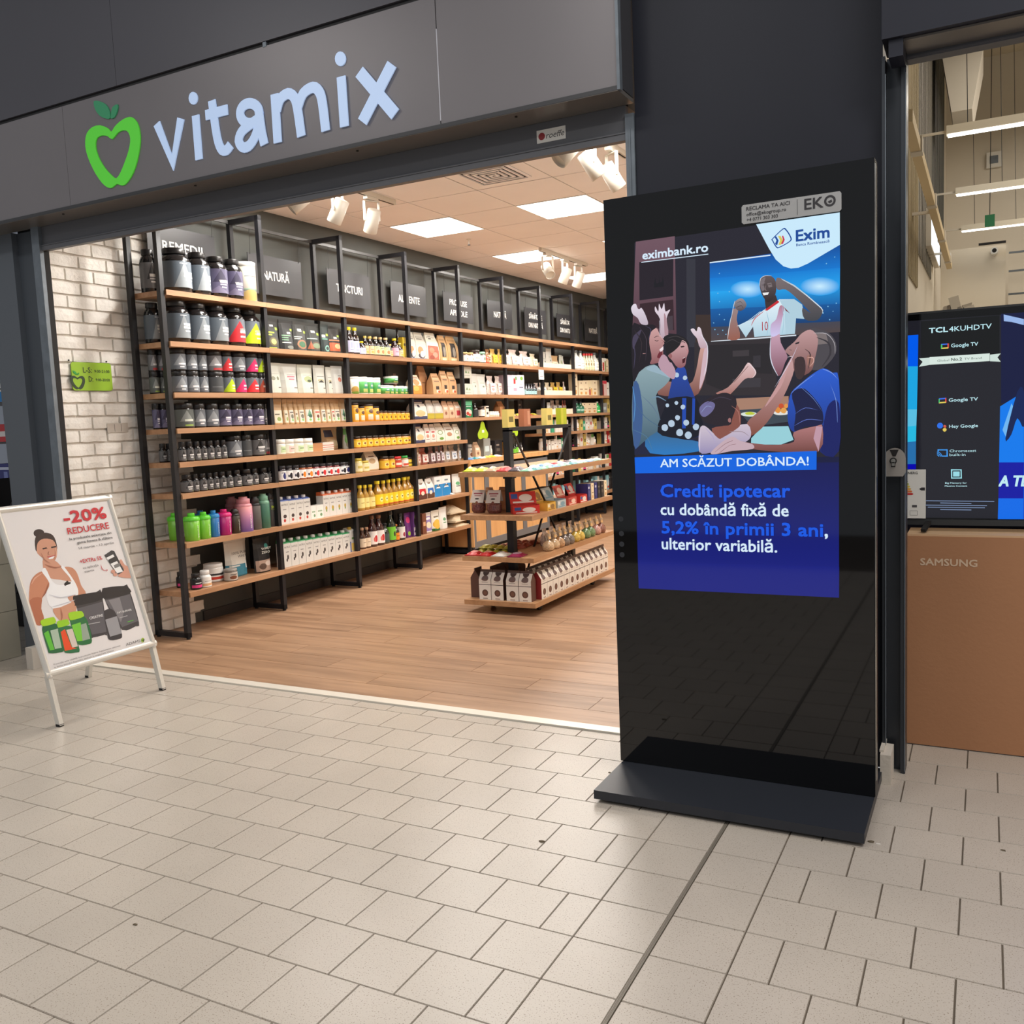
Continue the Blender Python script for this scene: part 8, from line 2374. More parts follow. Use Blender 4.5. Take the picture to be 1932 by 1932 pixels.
roof_.prism([ci], lambda u, v: (gd / 2 - (gd / 2 - .006) * ((gt + v - gh) / (gt - gh)) * 1.0 + .0015, u, gt + v), (-.001, 0, 0))
GBM = [('box_front', body_.mesh('box_front', m_gb)), ('box_sides', side_.mesh('box_sides', m_gs)), ('roof_flap', roof_.mesh('roof_flap', m_gr))]
GBR = [GBM[0], ('box_sides', side_.mesh('box_sides', m_gred)), GBM[2]]


def gable(x, y, rz, label, red=False):
    e = empty('gable_box', (x, y, GZ[3] + .0005), label, 'box', 'white gable boxes on the lowest gondola tier', rz)
    for nm, me in (GBR if red else GBM):
        part(nm, me, e)
    return e


for n, xx in enumerate([-2.205, -2.105, -1.985, -1.885]):
    gable(xx, 3.335, -math.pi / 2, 'white gable box facing the entrance, %s from left, lowest tier' % ORD[n])
gable(-2.315, 3.40, math.pi, 'white gable box turned sideways at the left end, lowest tier')
yy = 3.45
for n in range(13):
    gable(-1.845, yy, 0, 'white gable box facing right, %s from front, lowest tier' % ORD[n], red=(n == 0 or n == 2))
    yy += .0985
for n in range(8):
    gable(-1.945, 3.50 + .0985 * n + .0, 0, 'white gable box in second row, %s from front, lowest tier' % ORD[n])
for n in range(5):
    gable(-2.24, 3.50 + .10 * n, math.pi, 'white gable box in the left row, %s from front, lowest tier' % ORD[n])

# ------------------------------------------------------------------ track spotlights
m_spot = M('spot_white', (214, 208, 196), rough=0.35)
m_spotlit = M('spot_lens', (255, 250, 240), rough=0.3, emit=((255, 246, 232), 9.0))
TR = [(-3.09, 2.45, 3.72), (-3.06, 6.25, 7.45), (-1.16, 2.45, 3.60)]
for k, (tx, a, b) in enumerate(TR):
    e = empty('light_track', (tx, (a + b) / 2, ZC), ['white light track over the REMEDII bay', 'white light track in mid-shop below the far panels', 'white light track beside the black pilaster'][k], 'light track', 'white light tracks')
    MB().box(-.017, .017, -(b - a) / 2, (b - a) / 2, -.034, -.0005).build('track_profile', m_spot, e)
    MB().box(-.006, .006, -(b - a) / 2 + .01, (b - a) / 2 - .01, -.0355, -.034).build('track_slot', m_slot, e)
SPOTS = [(0, 2.62, (-4.1, 1.75, 1.75), 'leftmost white spotlight, over the REMEDII bay'), (0, 3.02, (-4.1, 3.0, 1.2), 'middle white spotlight of the left track'), (0, 3.42, (-4.0, 3.9, 1.3), 'right white spotlight of the left track'),
         (1, 6.42, (-2.3, 5.7, 1.9), 'tilted white spotlight, left of the mid-shop three'), (1, 6.86, (-3.9, 6.9, 1.2), 'middle white spotlight of the mid-shop three'), (1, 7.22, (-3.9, 7.5, 1.2), 'right white spotlight of the mid-shop three'),
         (2, 2.64, (-2.1, 1.7, 1.5), 'lit white spotlight beside the lintel sticker'), (2, 2.99, (-.5, 3.6, 1.6), 'middle white spotlight near the pilaster'), (2, 3.33, (-.6, 4.1, 1.6), 'lowest white spotlight touching the display stand')]
for k, y, tgt, lab in SPOTS:
    tx = TR[k][0]
    e = empty('track_spotlight', (tx, y, ZC - .035), lab, 'spotlight', 'white track spotlights')
    MB().box(-.018, .018, -.07, .07, -.022, -.0005).build('adapter', m_spot, e)
    d = (Vector(tgt) - Vector((tx, y, 2.86))).normalized()
    s = d.cross(Vector((0, 0, 1))).normalized()
    c = Vector((0, 0, -.17))
    yoke = MB()
    for sg in (-1, 1):
        yoke.bar(Vector((0, 0, -.03)) + s * .058 * sg, c + s * .058 * sg, .008, .02)
    yoke.bar(Vector((0, 0, -.03)) - s * .062, Vector((0, 0, -.03)) + s * .062, .02, .006)
    yoke.lathe([(.008, -.03), (.008, -.015)], 8)
    yoke.build('yoke', m_spot, e)
    rot = d.to_track_quat('Z', 'Y').to_matrix().to_4x4()
    hd = MB().lathe([(.035, -.085), (.05, -.08), (.052, .085), (.047, .088), (.045, .070)], 20, cap=True)
    ln = MB().lathe([(.044, .066), (.044, .068)], 20)
    for nm, mb, mt in (('lamp_head', hd, m_spot), ('lens', ln, m_spotlit)):
        o = mb.build(nm, mt, e)
        o.matrix_local = Matrix.Translation(c) @ rot
    ld = bpy.data.lights.new('spot_beam', 'SPOT')
    ld.energy = (64 if y < 2.7 else 30) if k == 0 else 30
    ld.spot_size = 1.15
    ld.spot_blend = 0.7
    ld.shadow_soft_size = 0.06
    ld.color = WARM
    lo = bpy.data.objects.new('spot_beam', ld)
    COL.objects.link(lo)
    lo.location = Vector((tx, y, ZC - .035)) + c + d * .10
    lo.rotation_euler = d.to_track_quat('-Z', 'Y').to_euler()

# opening-hours plate and cable plate on the bricks
hs = empty('opening_hours_sign', (-4.082, 1.675, 1.752), 'green opening hours plate on the white bricks', 'sign')
q = [(-.146 + .012, -.088), (.146 - .012, -.088), (.146, -.076), (.146, .076), (.134, .088), (-.134, .088), (-.146, .076), (-.146, -.076)]
MB().prism([q], lambda u, v: (.008, u, v), (-.006, 0, 0)).build('plate', M('hours_green', (150, 192, 44), rough=0.4), hs)
fn = lambda u, v: (.0088, u, v)
m_green_ink = M('green_ink', (40, 60, 36), rough=0.5)
lettering('L-S:', m_green_ink, child(hs, 'plate'), fn, -.064, .024, .062, .034, .01)
lettering('9:00-21:00', m_green_ink, child(hs, 'plate'), fn, .018, .026, .112, .017, .014)
lettering('D:', m_green_ink, child(hs, 'plate'), fn, -.028, -.032, .030, .034, .01)
lettering('9:00-20:00', m_green_ink, child(hs, 'plate'), fn, .022, -.028, .105, .017, .014)
ax = [(x_ + 2.92) * 0.30 for x_, z_ in APPLE_OUT]
cxo = sum(p[0] for p in APPLE_OUT) / len(APPLE_OUT)
czo = sum(p[1] for p in APPLE_OUT) / len(APPLE_OUT)
sc = .078 / .30
ol = [(-.108 + (p[0] - cxo) * sc, -.035 + (p[1] - czo) * sc) for p in APPLE_OUT]
il = [(-.108 + (p[0] - cxo) * sc, -.035 + (p[1] - czo) * sc) for p in APPLE_IN]
MB().prism([ol, il], lambda u, v: (.0095, u, v), (-.001, 0, 0)).build('apple_mark', m_green_ink, hs)
for lf in APPLE_LEAVES:
    MB().prism([[(-.108 + (p[0] - cxo) * sc, -.035 + (p[1] - czo) * sc) for p in lf]], lambda u, v: (.0095, u, v), (-.001, 0, 0)).build('leaf_mark', M('leaf_ink', (40, 150, 60), rough=.5), hs)
for sy in (-.155, .118):
    MB().lathe([(.005, .0), (.005, .006)], 8, (0, sy, .098), axis='x').build('fixing', m_gasket, hs)
cp = empty('wall_socket_plate', (-4.086, 1.845, 1.424), 'blank white cable plate let into the bricks', 'wall plate')
MB().box(-.002, .004, -.085, .075, -.03, .03).build('plate', M('cable_plate', (206, 198, 188), rough=0.6), cp)
MB().box(.004, .0045, -.03, -.028, -.024, .024).box(.004, .0045, .02, .022, -.024, .024).build('plate_seam', m_ink_dark, cp)

# ------------------------------------------------------------------ advertising display stand
m_glassblk = M('black_glass', (7, 8, 11), rough=0.035, spec=0.55)
m_kbody = M('kiosk_body', (20, 21, 26), rough=0.4, spec=0.4)
m_chrome = M('chrome_edge', (190, 186, 178), rough=0.22, metal=0.9, noise=(6, 0.4))
KX = 0.18
kio = empty('display_stand', (KX, 0.92, 0), 'tall black digital display stand showing a bank advert', 'display stand')


def kb(n, mat, x0, x1, y0, y1, z0, z1):
    return MB().box(x0 - KX, x1 - KX, y0 - .92, y1 - .92, z0, z1).build(n, mat, kio)


kb('housing', m_kbody, -.277, .640, .902, .985, .046, 2.147)
kb('front_glass', m_glassblk, -.276, .639, .8965, .902, .047, 2.146)
kb('edge_strip', m_chrome, .640, .6435, .906, .930, .10, 2.13)
base = MB()
base.box(-.268 - KX, .638 - KX, .602 - .92, 1.17 - .92, .034, .0455)
base.box(-.268 - KX, .638 - KX, .602 - .92, .610 - .92, .014, .034)
base.box(-.268 - KX, -.262 - KX, .610 - .92, 1.17 - .92, .014, .034).box(.632 - KX, .638 - KX, .610 - .92, 1.17 - .92, .014, .034)
base.build('base_plate', M('base_steel', (40, 43, 50), rough=0.42, spec=0.4), kio)
for fx in (-.215, .575):
    for fy in (.65, 1.12):
        MB().lathe([(.020, 0), (.020, .012), (.008, .014), (.008, .034)], 14, (fx - KX, fy - .92, 0)).build('levelling_foot', m_gasket, kio)
m_screen = vcol_mat('lit_screen', emission=1.0, rough=0.06)
MATS['lit_screen'] = m_screen
scr = picture('screen_picture', KIOSK_ART, lambda u, v, k: (u - KX, .8960 - .92 - k, v), m_screen, kio, step=0.00002)


def em(name, rgb, s=1.0):
    return M(name, (4, 4, 5), rough=0.1, emit=(rgb, s))


e_white = em('screen_white', (214, 234, 250))
e_blue = em('screen_blue', (20, 88, 226))
e_logo = em('screen_navy', (24, 72, 150))
e_red = em('screen_red', (170, 40, 50))
kfn = lambda u, v: (u - KX, .8905 - .92, v)
lettering('eximbank.ro', e_white, scr, kfn, -.131, 1.919, .236, .029, .022)
kb('url_underline', e_white, -.136, .106, .8900, .8906, 1.9085, 1.9110)
lettering('AM SCĂZUT DOBÂNDA!', e_white, scr, kfn, -.085, 1.177, .518, .029, .012)
lettering('Credit ipotecar', e_blue, scr, kfn, -.086, 1.069, .457, .046, .022)
lettering('cu dobândă fixă de', e_white, scr, kfn, -.088, 1.003, .453, .042, .014)
lettering('5,2% în primii 3 ani', e_blue, scr, kfn, -.085, .936, .562, .044, .022)
lettering(',', e_white, scr, kfn, .484, .936, None, .044, .022)
lettering('ulterior variabilă.', e_white, scr, kfn, -.087, .877, .412, .042, .014)
lettering('Exim', e_logo, scr, kfn, .400, 1.916, .104, .036, .024)
lettering('Banca Românească', e_logo, scr, kfn, .400, 1.900, .104, .0085, .012)
lettering('10', e_red, scr, kfn, .285, 1.635, .020, .030, .0)
ring = smooth_loop([(0.322, 1.934), (0.356, 1.962), (0.368, 1.960), (0.385, 1.930), (0.380, 1.917), (0.346, 1.902), (0.335, 1.904), (0.322, 1.928)], 3)
cxr = sum(p[0] for p in ring) / len(ring)
czr = sum(p[1] for p in ring) / len(ring)
inn = [(cxr + (p[0] - cxr) * .88, czr + (p[1] - czr) * .88) for p in ring]
MB().prism([ring, inn], kfn, (0, .0004, 0)).build('logo_outline', e_logo, kio)
stk = MB()
q = [(.223 + .006, 1.9935), (.542 - .006, 1.9935), (.542, 1.999), (.542, 2.050), (.537, 2.056), (.228, 2.056), (.223, 2.050), (.223, 1.999)]
stk.prism([q], lambda u, v: (u - KX, .8885 - .92, v), (0, .006, 0))
stk.build('contact_sticker', M('sticker_silver', (168, 168, 168), rough=0.35, metal=0.2), kio)
sfn = lambda u, v: (u - KX, .8880 - .92, v)
lettering('RECLAMA TA AICI', m_ink_dark, child(kio, 'contact_sticker'), sfn, .239, 2.036, .142, .012, .012)
lettering('office@ekogroup.ro', m_ink_dark, child(kio, 'contact_sticker'), sfn, .239, 2.018, .130, .011, .008)
lettering('+4 0771 303 303', m_ink_dark, child(kio, 'contact_sticker'), sfn, .240, 2.0005, .102, .011, .008)
lettering('EK', m_ink_dark, child(kio, 'contact_sticker'), sfn, .428, 2.013, .058, .034, .016)
MB().prism([[(.507 + .018 * math.cos(t * .2618), 2.030 + .018 * math.sin(t * .2618)) for t in range(24)], [(.507 + .011 * math.cos(t * .2618), 2.030 + .011 * math.sin(t * .2618)) for t in range(24)]], sfn, (0, .0003, 0)).build('ring_mark', m_ink_dark, kio)
MB().prism([[(.500, 2.028), (.512, 2.034), (.514, 2.026), (.506, 2.022)]], sfn, (0, .0003, 0)).build('ring_centre', m_ink_dark, kio)
kb('sticker_rule', m_ink_dark, .4045, .4055, .8878, .8884, 2.000, 2.049)
for k, zz in enumerate((.985, .93, .89, .85)):
    MB().lathe([(.010, -.0003), (.010, 0)], 16, (-.245 - KX, .8963 - .92, zz), axis='y').build('interface_icon', M('icon_grey', (44, 46, 52), rough=0.3), kio)

# ------------------------------------------------------------------ A-board
AKX = .22
ab = empty('pavement_board', (-3.2, .76, 0), 'white framed A-board with a minus twenty percent poster', 'A-board')


SHR = 0.078


def onb(u, v, off=0.0, s=0.0):
    u -= s * SHR * (v - .236)
    n = 1.0 / math.sqrt(1 + AKX * AKX)
    return (-2.95 - AKX * v + off * n + 3.2, u - .76, v + off * AKX * n)


m_alu = M('silver_frame', (214, 212, 206), rough=0.3, metal=0.35)
Y0, Y1, Z0, Z1 = .432, 1.086, .236, 1.062


def plate(n, mat, y0, y1, z0, z1, o0, o1):
    mb = MB()
    P = [Vector(onb(y, z, o, 1)) for o in (o0, o1) for (y, z) in ((y0, z0), (y1, z0), (y1, z1), (y0, z1))]
    for f in ((0, 1, 2, 3), (7, 6, 5, 4), (0, 4, 5, 1), (1, 5, 6, 2), (2, 6, 7, 3), (3, 7, 4, 0)):
        mb.face([P[i] for i in f])
    return mb.build(n, mat, ab)


plate('back_board', m_white, Y0 + .01, Y1 - .01, Z0 + .01, Z1 - .01, -.006, .0)


def round_bar(n, a, b, w):
    """half-round snap-frame profile between two board points"""
    a3, b3 = Vector(onb(a[0], a[1], 0, 1)), Vector(onb(b[0], b[1], 0, 1))
    d = (b3 - a3).normalized()
    nrm = Vector((1, 0, AKX)).normalized()
    s = d.cross(nrm).normalized()
    mb = MB()
    k = 6
    ra, rb = [], []
    for i in range(k + 1):
        t = math.pi * i / k
        off = s * (math.cos(t) * w / 2) + nrm * (math.sin(t) * w * .42 - .004)
        ra.append(a3 + off)
        rb.append(b3 + off)
    for i in range(k):
        mb.face([ra[i], ra[i + 1], rb[i + 1], rb[i]], None, True)
    mb.face(ra[::-1])
    mb.face(rb)
    mb.face([ra[0], rb[0], rb[k], ra[k]])
    return mb.build(n, m_alu, ab)


fw = .034
round_bar('frame_bar', (Y0 + fw / 2, Z0), (Y0 + fw / 2, Z1), fw)
round_bar('frame_bar', (Y1 - fw / 2, Z0), (Y1 - fw / 2, Z1), fw)
round_bar('frame_bar', (Y0, Z0 + fw / 2), (Y1, Z0 + fw / 2), fw)
round_bar('frame_bar', (Y0, Z1 - fw / 2), (Y1, Z1 - fw / 2), fw)
BOARD2 = []
for c, pts, sm in BOARD_ART:
    BOARD2.append((c, [(min(max(p[0], Y0 + .02 - SHR * (p[1] - .236)), Y1 - .02 - SHR * (p[1] - .236)), min(max(p[1], Z0 + .02), Z1 - .02)) for p in pts], sm))
m_print = vcol_mat('poster_print', rough=0.3)
pst = picture('poster', BOARD2, lambda u, v, k: onb(u, v, .0012 + k), m_print, ab, step=0.00006)
m_pr = M('poster_red', (196, 40, 52), rough=0.35)
m_pg = M('poster_grey', (84, 82, 84), rough=0.35)
m_pw = M('poster_white', (226, 226, 226), rough=0.35)
bfn = lambda u, v: onb(u, v, .0052)
lettering('-20%', m_pr, pst, bfn, .716, .944, .247, .058, .030)
lettering('REDUCERE', m_pr, pst, bfn, .719, .888, .245, .032, .012)
lettering('la produsele selectate din', m_pg, pst, bfn, .720, .858, .249, .0125, .012)
lettering('gama fitness & slăbire', m_pg, pst, bfn, .757, .834, .212, .0125, .012)
lettering('14 martie - 13 aprilie', m_pg, pst, bfn, .759, .806, .211, .0115, .0)
lettering('+EXTRa 5%', m_pr, pst, bfn, .748, .736, .130, .019, .012)
lettering('cu aplicația', m_pg, pst, bfn, .756, .707, .092, .011, .0)
lettering('vitamix', m_pg, pst, bfn, .759, .687, .058, .011, .0)
lettering('CREATINE', m_pw, pst, bfn, .726, .455, .078, .013, .012)
lettering('FAT BURNER', m_pw, pst, bfn, .892, .449, .088, .010, .012)
lettering('ADAMS', m_pg, pst, bfn, .897, .280, .090, .014, .0)
lettering('Promoția este valabilă la produsele Adams Supplements selectate', m_pg, pst, bfn, .481, .287, .382, .007, .0)
lettering('în limita stocului disponibil, exclusiv în magazinele Vitamix', m_pg, pst, bfn, .479, .273, .341, .007, .0)


def leg(n, a, b):
    MB().bar(a, b, .022, .030, up=(1, 0, 0)).build(n, m_alu, ab)


for yy in (.452, 1.068):
    a = Vector(onb(yy, .245, -.014))
    b = Vector(onb(yy, .006, -.014))
    leg('front_leg', a, b)
    MB().box(b.x - .014, b.x + .014, b.y - .012, b.y + .012, 0, .012).build('foot_cap', m_gasket, ab)
    t = Vector(onb(yy + (.02 if yy < .7 else -.0), 1.045, -.02, 1))
    f = Vector((-3.605 + 3.2, yy + (.03 if yy < .7 else .035) - .76, .006))
    leg('rear_leg', t, f)
    MB().box(f.x - .014, f.x + .014, f.y - .012, f.y + .012, 0, .012).build('foot_cap', m_gasket, ab)
for tt in (.12,):
    za = 1.045 + (.006 - 1.045) * tt
    xa = Vector(onb(.47, 1.045, -.02)).x + (-.405 - Vector(onb(.47, 1.045, -.02)).x) * tt
    MB().bar((xa, .49 - .76, za), (xa, 1.08 - .76, za), .012).build('rear_crossbar', m_alu, ab)

# ------------------------------------------------------------------ electronics hall: carton, television, label, lock
m_card = M('cardboard', (172, 122, 86), rough=0.75, noise=(1.5, 0.05), bump=(70, 0.08))
bxo = empty('tv_carton', (1.35, 1.70, 0), 'large brown cardboard carton standing under the television', 'carton')
MB().box(.684 - 1.35, 2.02 - 1.35, 1.592 - 1.70, 1.80 - 1.70, .004, .848).build('carton_body', m_card, bxo)
MB().box(.688 - 1.35, 2.016 - 1.35, 1.596 - 1.70, 1.697 - 1.70, .848, .856).box(.688 - 1.35, 2.016 - 1.35, 1.700 - 1.70, 1.796 - 1.70, .848, .856).build('top_flaps', M('card_edge', (206, 170, 132), rough=0.8), bxo)
lettering('SAMSUNG', M('carton_print', (214, 186, 158), rough=0.7), child(bxo, 'carton_body'), lambda u, v: (u - 1.35, 1.5912 - 1.70, v), .737, .734, .199, .027, .02)
tv = empty('television', (1.41, 1.70, .857), 'large flat television with advert screen on a brown carton', 'television')


def tvb(n, mat, x0, x1, y0, y1, z0, z1):
    return MB().box(x0 - 1.41, x1 - 1.41, y0 - 1.70, y1 - 1.70, z0 - .857, z1 - .857).build(n, mat, tv)


m_bez = M('tv_bezel', (58, 60, 62), rough=0.35, metal=0.3)
tvb('rear_housing', m_kbody, .70, 2.12, 1.695, 1.735, .93, 1.69)
tvb('panel', m_glassblk, .668, 2.15, 1.683, 1.697, .893, 1.718)
tvb('bezel', m_bez, .664, 2.154, 1.680, 1.698, 1.714, 1.722)
tvb('bezel', m_bez, .664, .668, 1.680, 1.698, .890, 1.714)
tvb('bezel', m_bez, .664, 2.154, 1.678, 1.698, .882, .905)
tsc = picture('screen_picture', [(c, [(max(p[0], .670), min(max(p[1], .907), 1.712)) for p in pts], sm) for c, pts, sm in TV_ART] + [((0, 80, 200), [(1.09, .91), (2.14, .91), (2.14, 1.70), (1.09, 1.70)], 0)], lambda u, v, k: (u - 1.41, 1.6826 - 1.70 - k, v - .857), m_screen, tv, step=0.00005)
tfn = lambda u, v: (u - 1.41, 1.6790 - 1.70, v - .857)
e_ice = em('screen_ice', (190, 232, 240))
e_inkg = em('screen_grey_ink', (100, 112, 106))
lettering('TCL', e_ice, tsc, tfn, .760, 1.638, .066, .019, .03)
lettering('4KUHDTV', e_ice, tsc, tfn, .831, 1.638, .145, .019, .008)
lettering('Google TV', e_ice, tsc, tfn, .838, 1.577, .093, .014, .012)
lettering('Global', e_inkg, tsc, tfn, .789, 1.525, .042, .008, .0)
lettering('No.2', e_inkg, tsc, tfn, .838, 1.525, .038, .011, .03)
lettering('TV Brand', e_inkg, tsc, tfn, .884, 1.526, .060, .008, .0)
lettering('Google TV', e_ice, tsc, tfn, .831, 1.368, .101, .013, .012)
lettering('Hey Google', e_ice, tsc, tfn, .833, 1.266, .100, .012, .012)
lettering('Chromecast', e_ice, tsc, tfn, .835, 1.171, .093, .010, .0)
lettering('built-in', e_ice, tsc, tfn, .835, 1.156, .056, .010, .0)
lettering('Big Memory for', e_ice, tsc, tfn, .820, 1.047, .076, .006, .01)
lettering('Massive Content', e_ice, tsc, tfn, .819, 1.035, .079, .006, .01)
lettering('A TE', e_ice, tsc, tfn, 1.007, 1.037, .100, .040, .03, shear=.2)
for fx in (.745, 2.06):
    f = MB()
    f.bar((fx - 1.41, 1.615 - 1.70,   .010), (fx + .02 - 1.41, 1.69 - 1.70, .040), .018, .012)
    f.bar((fx - 1.41, 1.775 - 1.70,   .010), (fx + .02 - 1.41, 1.705 - 1.70, .040), .018, .012)
    f.build('stand_foot', m_gasket, tv)
en = empty('energy_label', (.709, 1.672, .909), 'white energy rating label leaning on the television corner', 'label')
MB().box(-.042, .042, -.001, .001, 0, .196).build('label_card', m_white, en)
efn = lambda u, v: (u, -.0016, v)
lettering('ENERG', m_ink_dark, en, efn, -.030, .178, .042, .009, .01)
for k, (c, wd) in enumerate([((40, 110, 60), .010), ((60, 130, 60), .014), ((170, 180, 60), .018), ((220, 196, 60), .022), ((226, 170, 60), .026), ((222, 120, 60), .030), ((200, 44, 44), .034)]):
    zt = .162 - .010 * k
    MB().prism([[(-.041, zt), (-.041 + wd, zt), (-.041 + wd + .004, zt - .004), (-.041 + wd, zt - .008), (-.041, zt - .008)]], efn, (0, .0004, 0)).build('rating_arrow', M('arrow_%d' % k, c, rough=0.5), en)
MB().prism([[(.018, .118), (.026, .124), (.039, .124), (.039, .112), (.026, .112)]], efn, (0, .0004, 0)).build('grade_arrow', m_ink_dark, en)
MB().box(-.016, .012, -.0016, -.0012, .012, .013).box(-.016, .012, -.0016, -.0012, .030, .031).box(-.016, -.015, -.0016, -.0012, .012, .031).box(.011, .012, -.0016, -.0012, .012, .031).box(-.008, .010, -.0016, -.0012, .044, .054).build('pictogram', m_pg, en)

lk = empty('shutter_lock', (.671, 1.256, 1.160), 'round silver cylinder lock on the dark shutter rail', 'lock')
q = [(.037 * math.cos(t * math.pi / 12), .012 + .040 * math.sin(t * math.pi / 12)) for t in range(13)] + [(-.037, -.035), (-.028, -.050), (.028, -.050), (.037, -.035)]
MB().prism([q], lambda u, v: (u, -.012, v), (0, .012, 0)).build('lock_plate', M('lock_silver', (186, 178, 170), rough=0.3, metal=0.7), lk)
MB().prism([[(-.016, .046), (.014, .046), (.004, .022), (-.006, .022)]], lambda u, v: (u, -.0132, v), (0, .001, 0)).build('wedge_mark', m_gasket, lk)
MB().lathe([(.012, -.016), (.012, -.012)], 16, (-.004, 0, .006), axis='y').box(-.011, .003, -.016, -.012, -.016, .002).build('cylinder_surround', m_gasket, lk)
MB().lathe([(.008, -.019), (.008, -.016)], 14, (-.004, 0, .006), axis='y').box(-.009, .001, -.019, -.016, -.012, .002).build('key_cylinder', m_chrome, lk)

# hall shell
struct('wall_hall_back', MB().box(.44, 4.3, 12.0, 12.1, 0, 6.0), m_offwhite)
struct('wall_hall_right', MB().box(4.2, 4.3, 1.32, 12.0, 0, 6.0), m_offwhite)
struct('ceiling_hall', MB().box(.38, 4.3, 1.32, 12.1, 5.9, 6.0), M('hall_ceiling', (206, 196, 176), rough=0.9))
struct('wall_hall_partition', MB().box(.50, 1.13, 9.0, 9.12, 0, 3.0), M('partition_white', (226, 216, 198), rough=0.8))
struct('wall_tv_plinth', MB().box(.66, 2.3, 1.86, 1.90, 0, .95), M('navy_panel', (30, 34, 62), rough=0.6))
for n, (a, b, c, z0, z1, nm) in enumerate([(4.7, 6.05, (170, 156, 126), 2.3, 5.6, 'beige ribbed panel'), (6.15, 8.1, (134, 130, 122), 2.6, 5.6, 'grey ribbed panel'), (8.2, 11.0, (84, 84, 80), 3.0, 5.6, 'dark ribbed panel')]):
    mb = MB().box(.441, .450, a, b, z0, z1)
    mpan = M('rib_%d' % n, c, rough=0.7)
    pnl = mb.build('ribbed_panel', mpan, wall_right)
    for k in range(10):
        yy = a + (b - a) * (k + .5) / 10
        MB().box(.450, .456, yy - .02, yy + .02, z0, z1).build('rib', mpan, pnl)
m_led = M('led_tube', (255, 252, 244), rough=.4, emit=((255, 250, 238), 6.0))
for n, yy in enumerate((6.0, 8.4, 10.7)):
    e = empty('linear_lamp', (.66, yy, 3.45), ['nearest long white ceiling lamp in the electronics hall', 'middle long white ceiling lamp in the electronics hall', 'farthest long white ceiling lamp in the electronics hall'][n], 'lamp', 'long lamps in the electronics hall')
    MB().box(0, 2.3, -.05, .05, .012, .075).build('lamp_housing', M('lamp_housing', (226, 218, 200), rough=.5), e)
    MB().box(.01, 2.29, -.03, .03, 0, .012).build('led_strip', m_led, e)
    MB().bar((-.22, 0, .04), (0, 0, .04), .018).build('supply_arm', m_offwhite, e)
    for wx in ((.15, .60) if n != 1 else (.42, 1.0)):
        MB().bar((wx, 0, .075), (wx - .05, .1, 2.44), .006).build('suspension_wire', m_wire, e)
tr_ = empty('cable_tray', (.60, 5.4, 2.78), 'cream cable tray running back into the electronics hall', 'cable tray')
MB().box(-.025, .025, -2.6, 3.2, -.03, .03).build('tray_profile', M('tray_cream', (222, 200, 158), rough=.6), tr_)
for yy in (-2.0, -.4, 1.2, 2.6):
    MB().box(-.028, .034, yy, yy + .10, -.036, .05).build('tray_clamp', m_offwhite, tr_)
for yy in (-2.2, 0, 2.2):
    MB().box(-.16, -.025, yy, yy + .03, -.01, .01).build('wall_bracket', m_offwhite, tr_)
lb_ = empty('lit_wall_sign', (.50, 7.9, 2.95), 'bright white lit sign on the electronics hall side wall', 'sign')
MB().box(-.05, .0, -.85, .75, -.17, .17).build('sign_box', m_offwhite, lb_)
MB().box(.0, .006, -.82, .72, -.15, .15).build('lit_face', em('lightbox_face', (226, 240, 255), 1.6), lb_)
ca_ = empty('security_camera', (1.00, 8.99, 2.93), 'small white security camera on the pale partition wall', 'camera')
MB().bar((0, .01, .02), (.0, -.07, .02), .02).build('mount', m_offwhite, ca_)
MB().lathe([(.035, -.12), (.035, .06)], 14, (.02, -.07, -.01), axis='y').build('camera_body', m_white, ca_)
MB().lathe([(.022, -.126), (.022, -.12)], 14, (.02, -.07, -.01), axis='y').build('camera_lens', m_gasket, ca_)
MB().box(-.13, .13, 9.0 - 8.99, 9.05 - 8.99, .09, .11).build('camera_ledge', m_gasket, ca_)
gs_ = empty('green_sign', (.975, 9.6, 3.36), 'small green sign hanging by the farthest hall lamp', 'sign')
MB().box(-.05, .05, -.01, .01, -.06, .07).build('sign_face', M('exit_green', (40, 130, 84), rough=.5), gs_)
MB().bar((0, 0, .07), (0, 0, 2.54), .008).build('sign_rod', m_wire, gs_)
du = empty('air_duct', (.70, 8.3, 4.4), 'white air duct hanging below the electronics hall ceiling', 'duct')
dm = MB()
P = [(-.16, -.3, .35), (.20, -.3, .32), (.11, -.3, -.22), (-.07, -.3, -.22)]
Q = [(a, .5, c) for a, b, c in P]
dm.face(P[::-1])
dm.face(Q)
for k in range(4):
    dm.face([P[k], P[(k + 1) % 4], Q[(k + 1) % 4], Q[k]])
dm.build('duct_body', m_offwhite, du)
MB().box(-.16, .20, -.3, .5, .35, 1.49).build('duct_riser', m_offwhite, du)
cb_ = empty('hall_display_rack', (1.22, 9.4, 0), 'pale metal rack behind the partition in the electronics hall', 'rack')
for xx in (-.07, .35):
    MB().box(xx - .015, xx + .015, -.02, .02, 0, 3.05).build('rack_post', m_offwhite, cb_)
for zz in (2.0, 2.25, 2.5, 2.75, 2.95):
    MB().box(-.055, .335, -.012, .012, zz, zz + .02).build('rack_bar', m_rail, cb_)
MB().box(-.05, .33, .03, .05, 1.6, 2.4).build('back_panel', M('rack_brown', (150, 120, 104), rough=.7), cb_)
mi = empty('mirror_display', (.74, 6.15, 0), 'silver angled mirror plates seen above the television', 'display')
MB().box(-.14, .14, -.1, .1, 0, 1.98).build('plinth', m_kbody, mi)
m_mir = M('mirror_plate', (205, 202, 198), rough=.12, metal=.9)
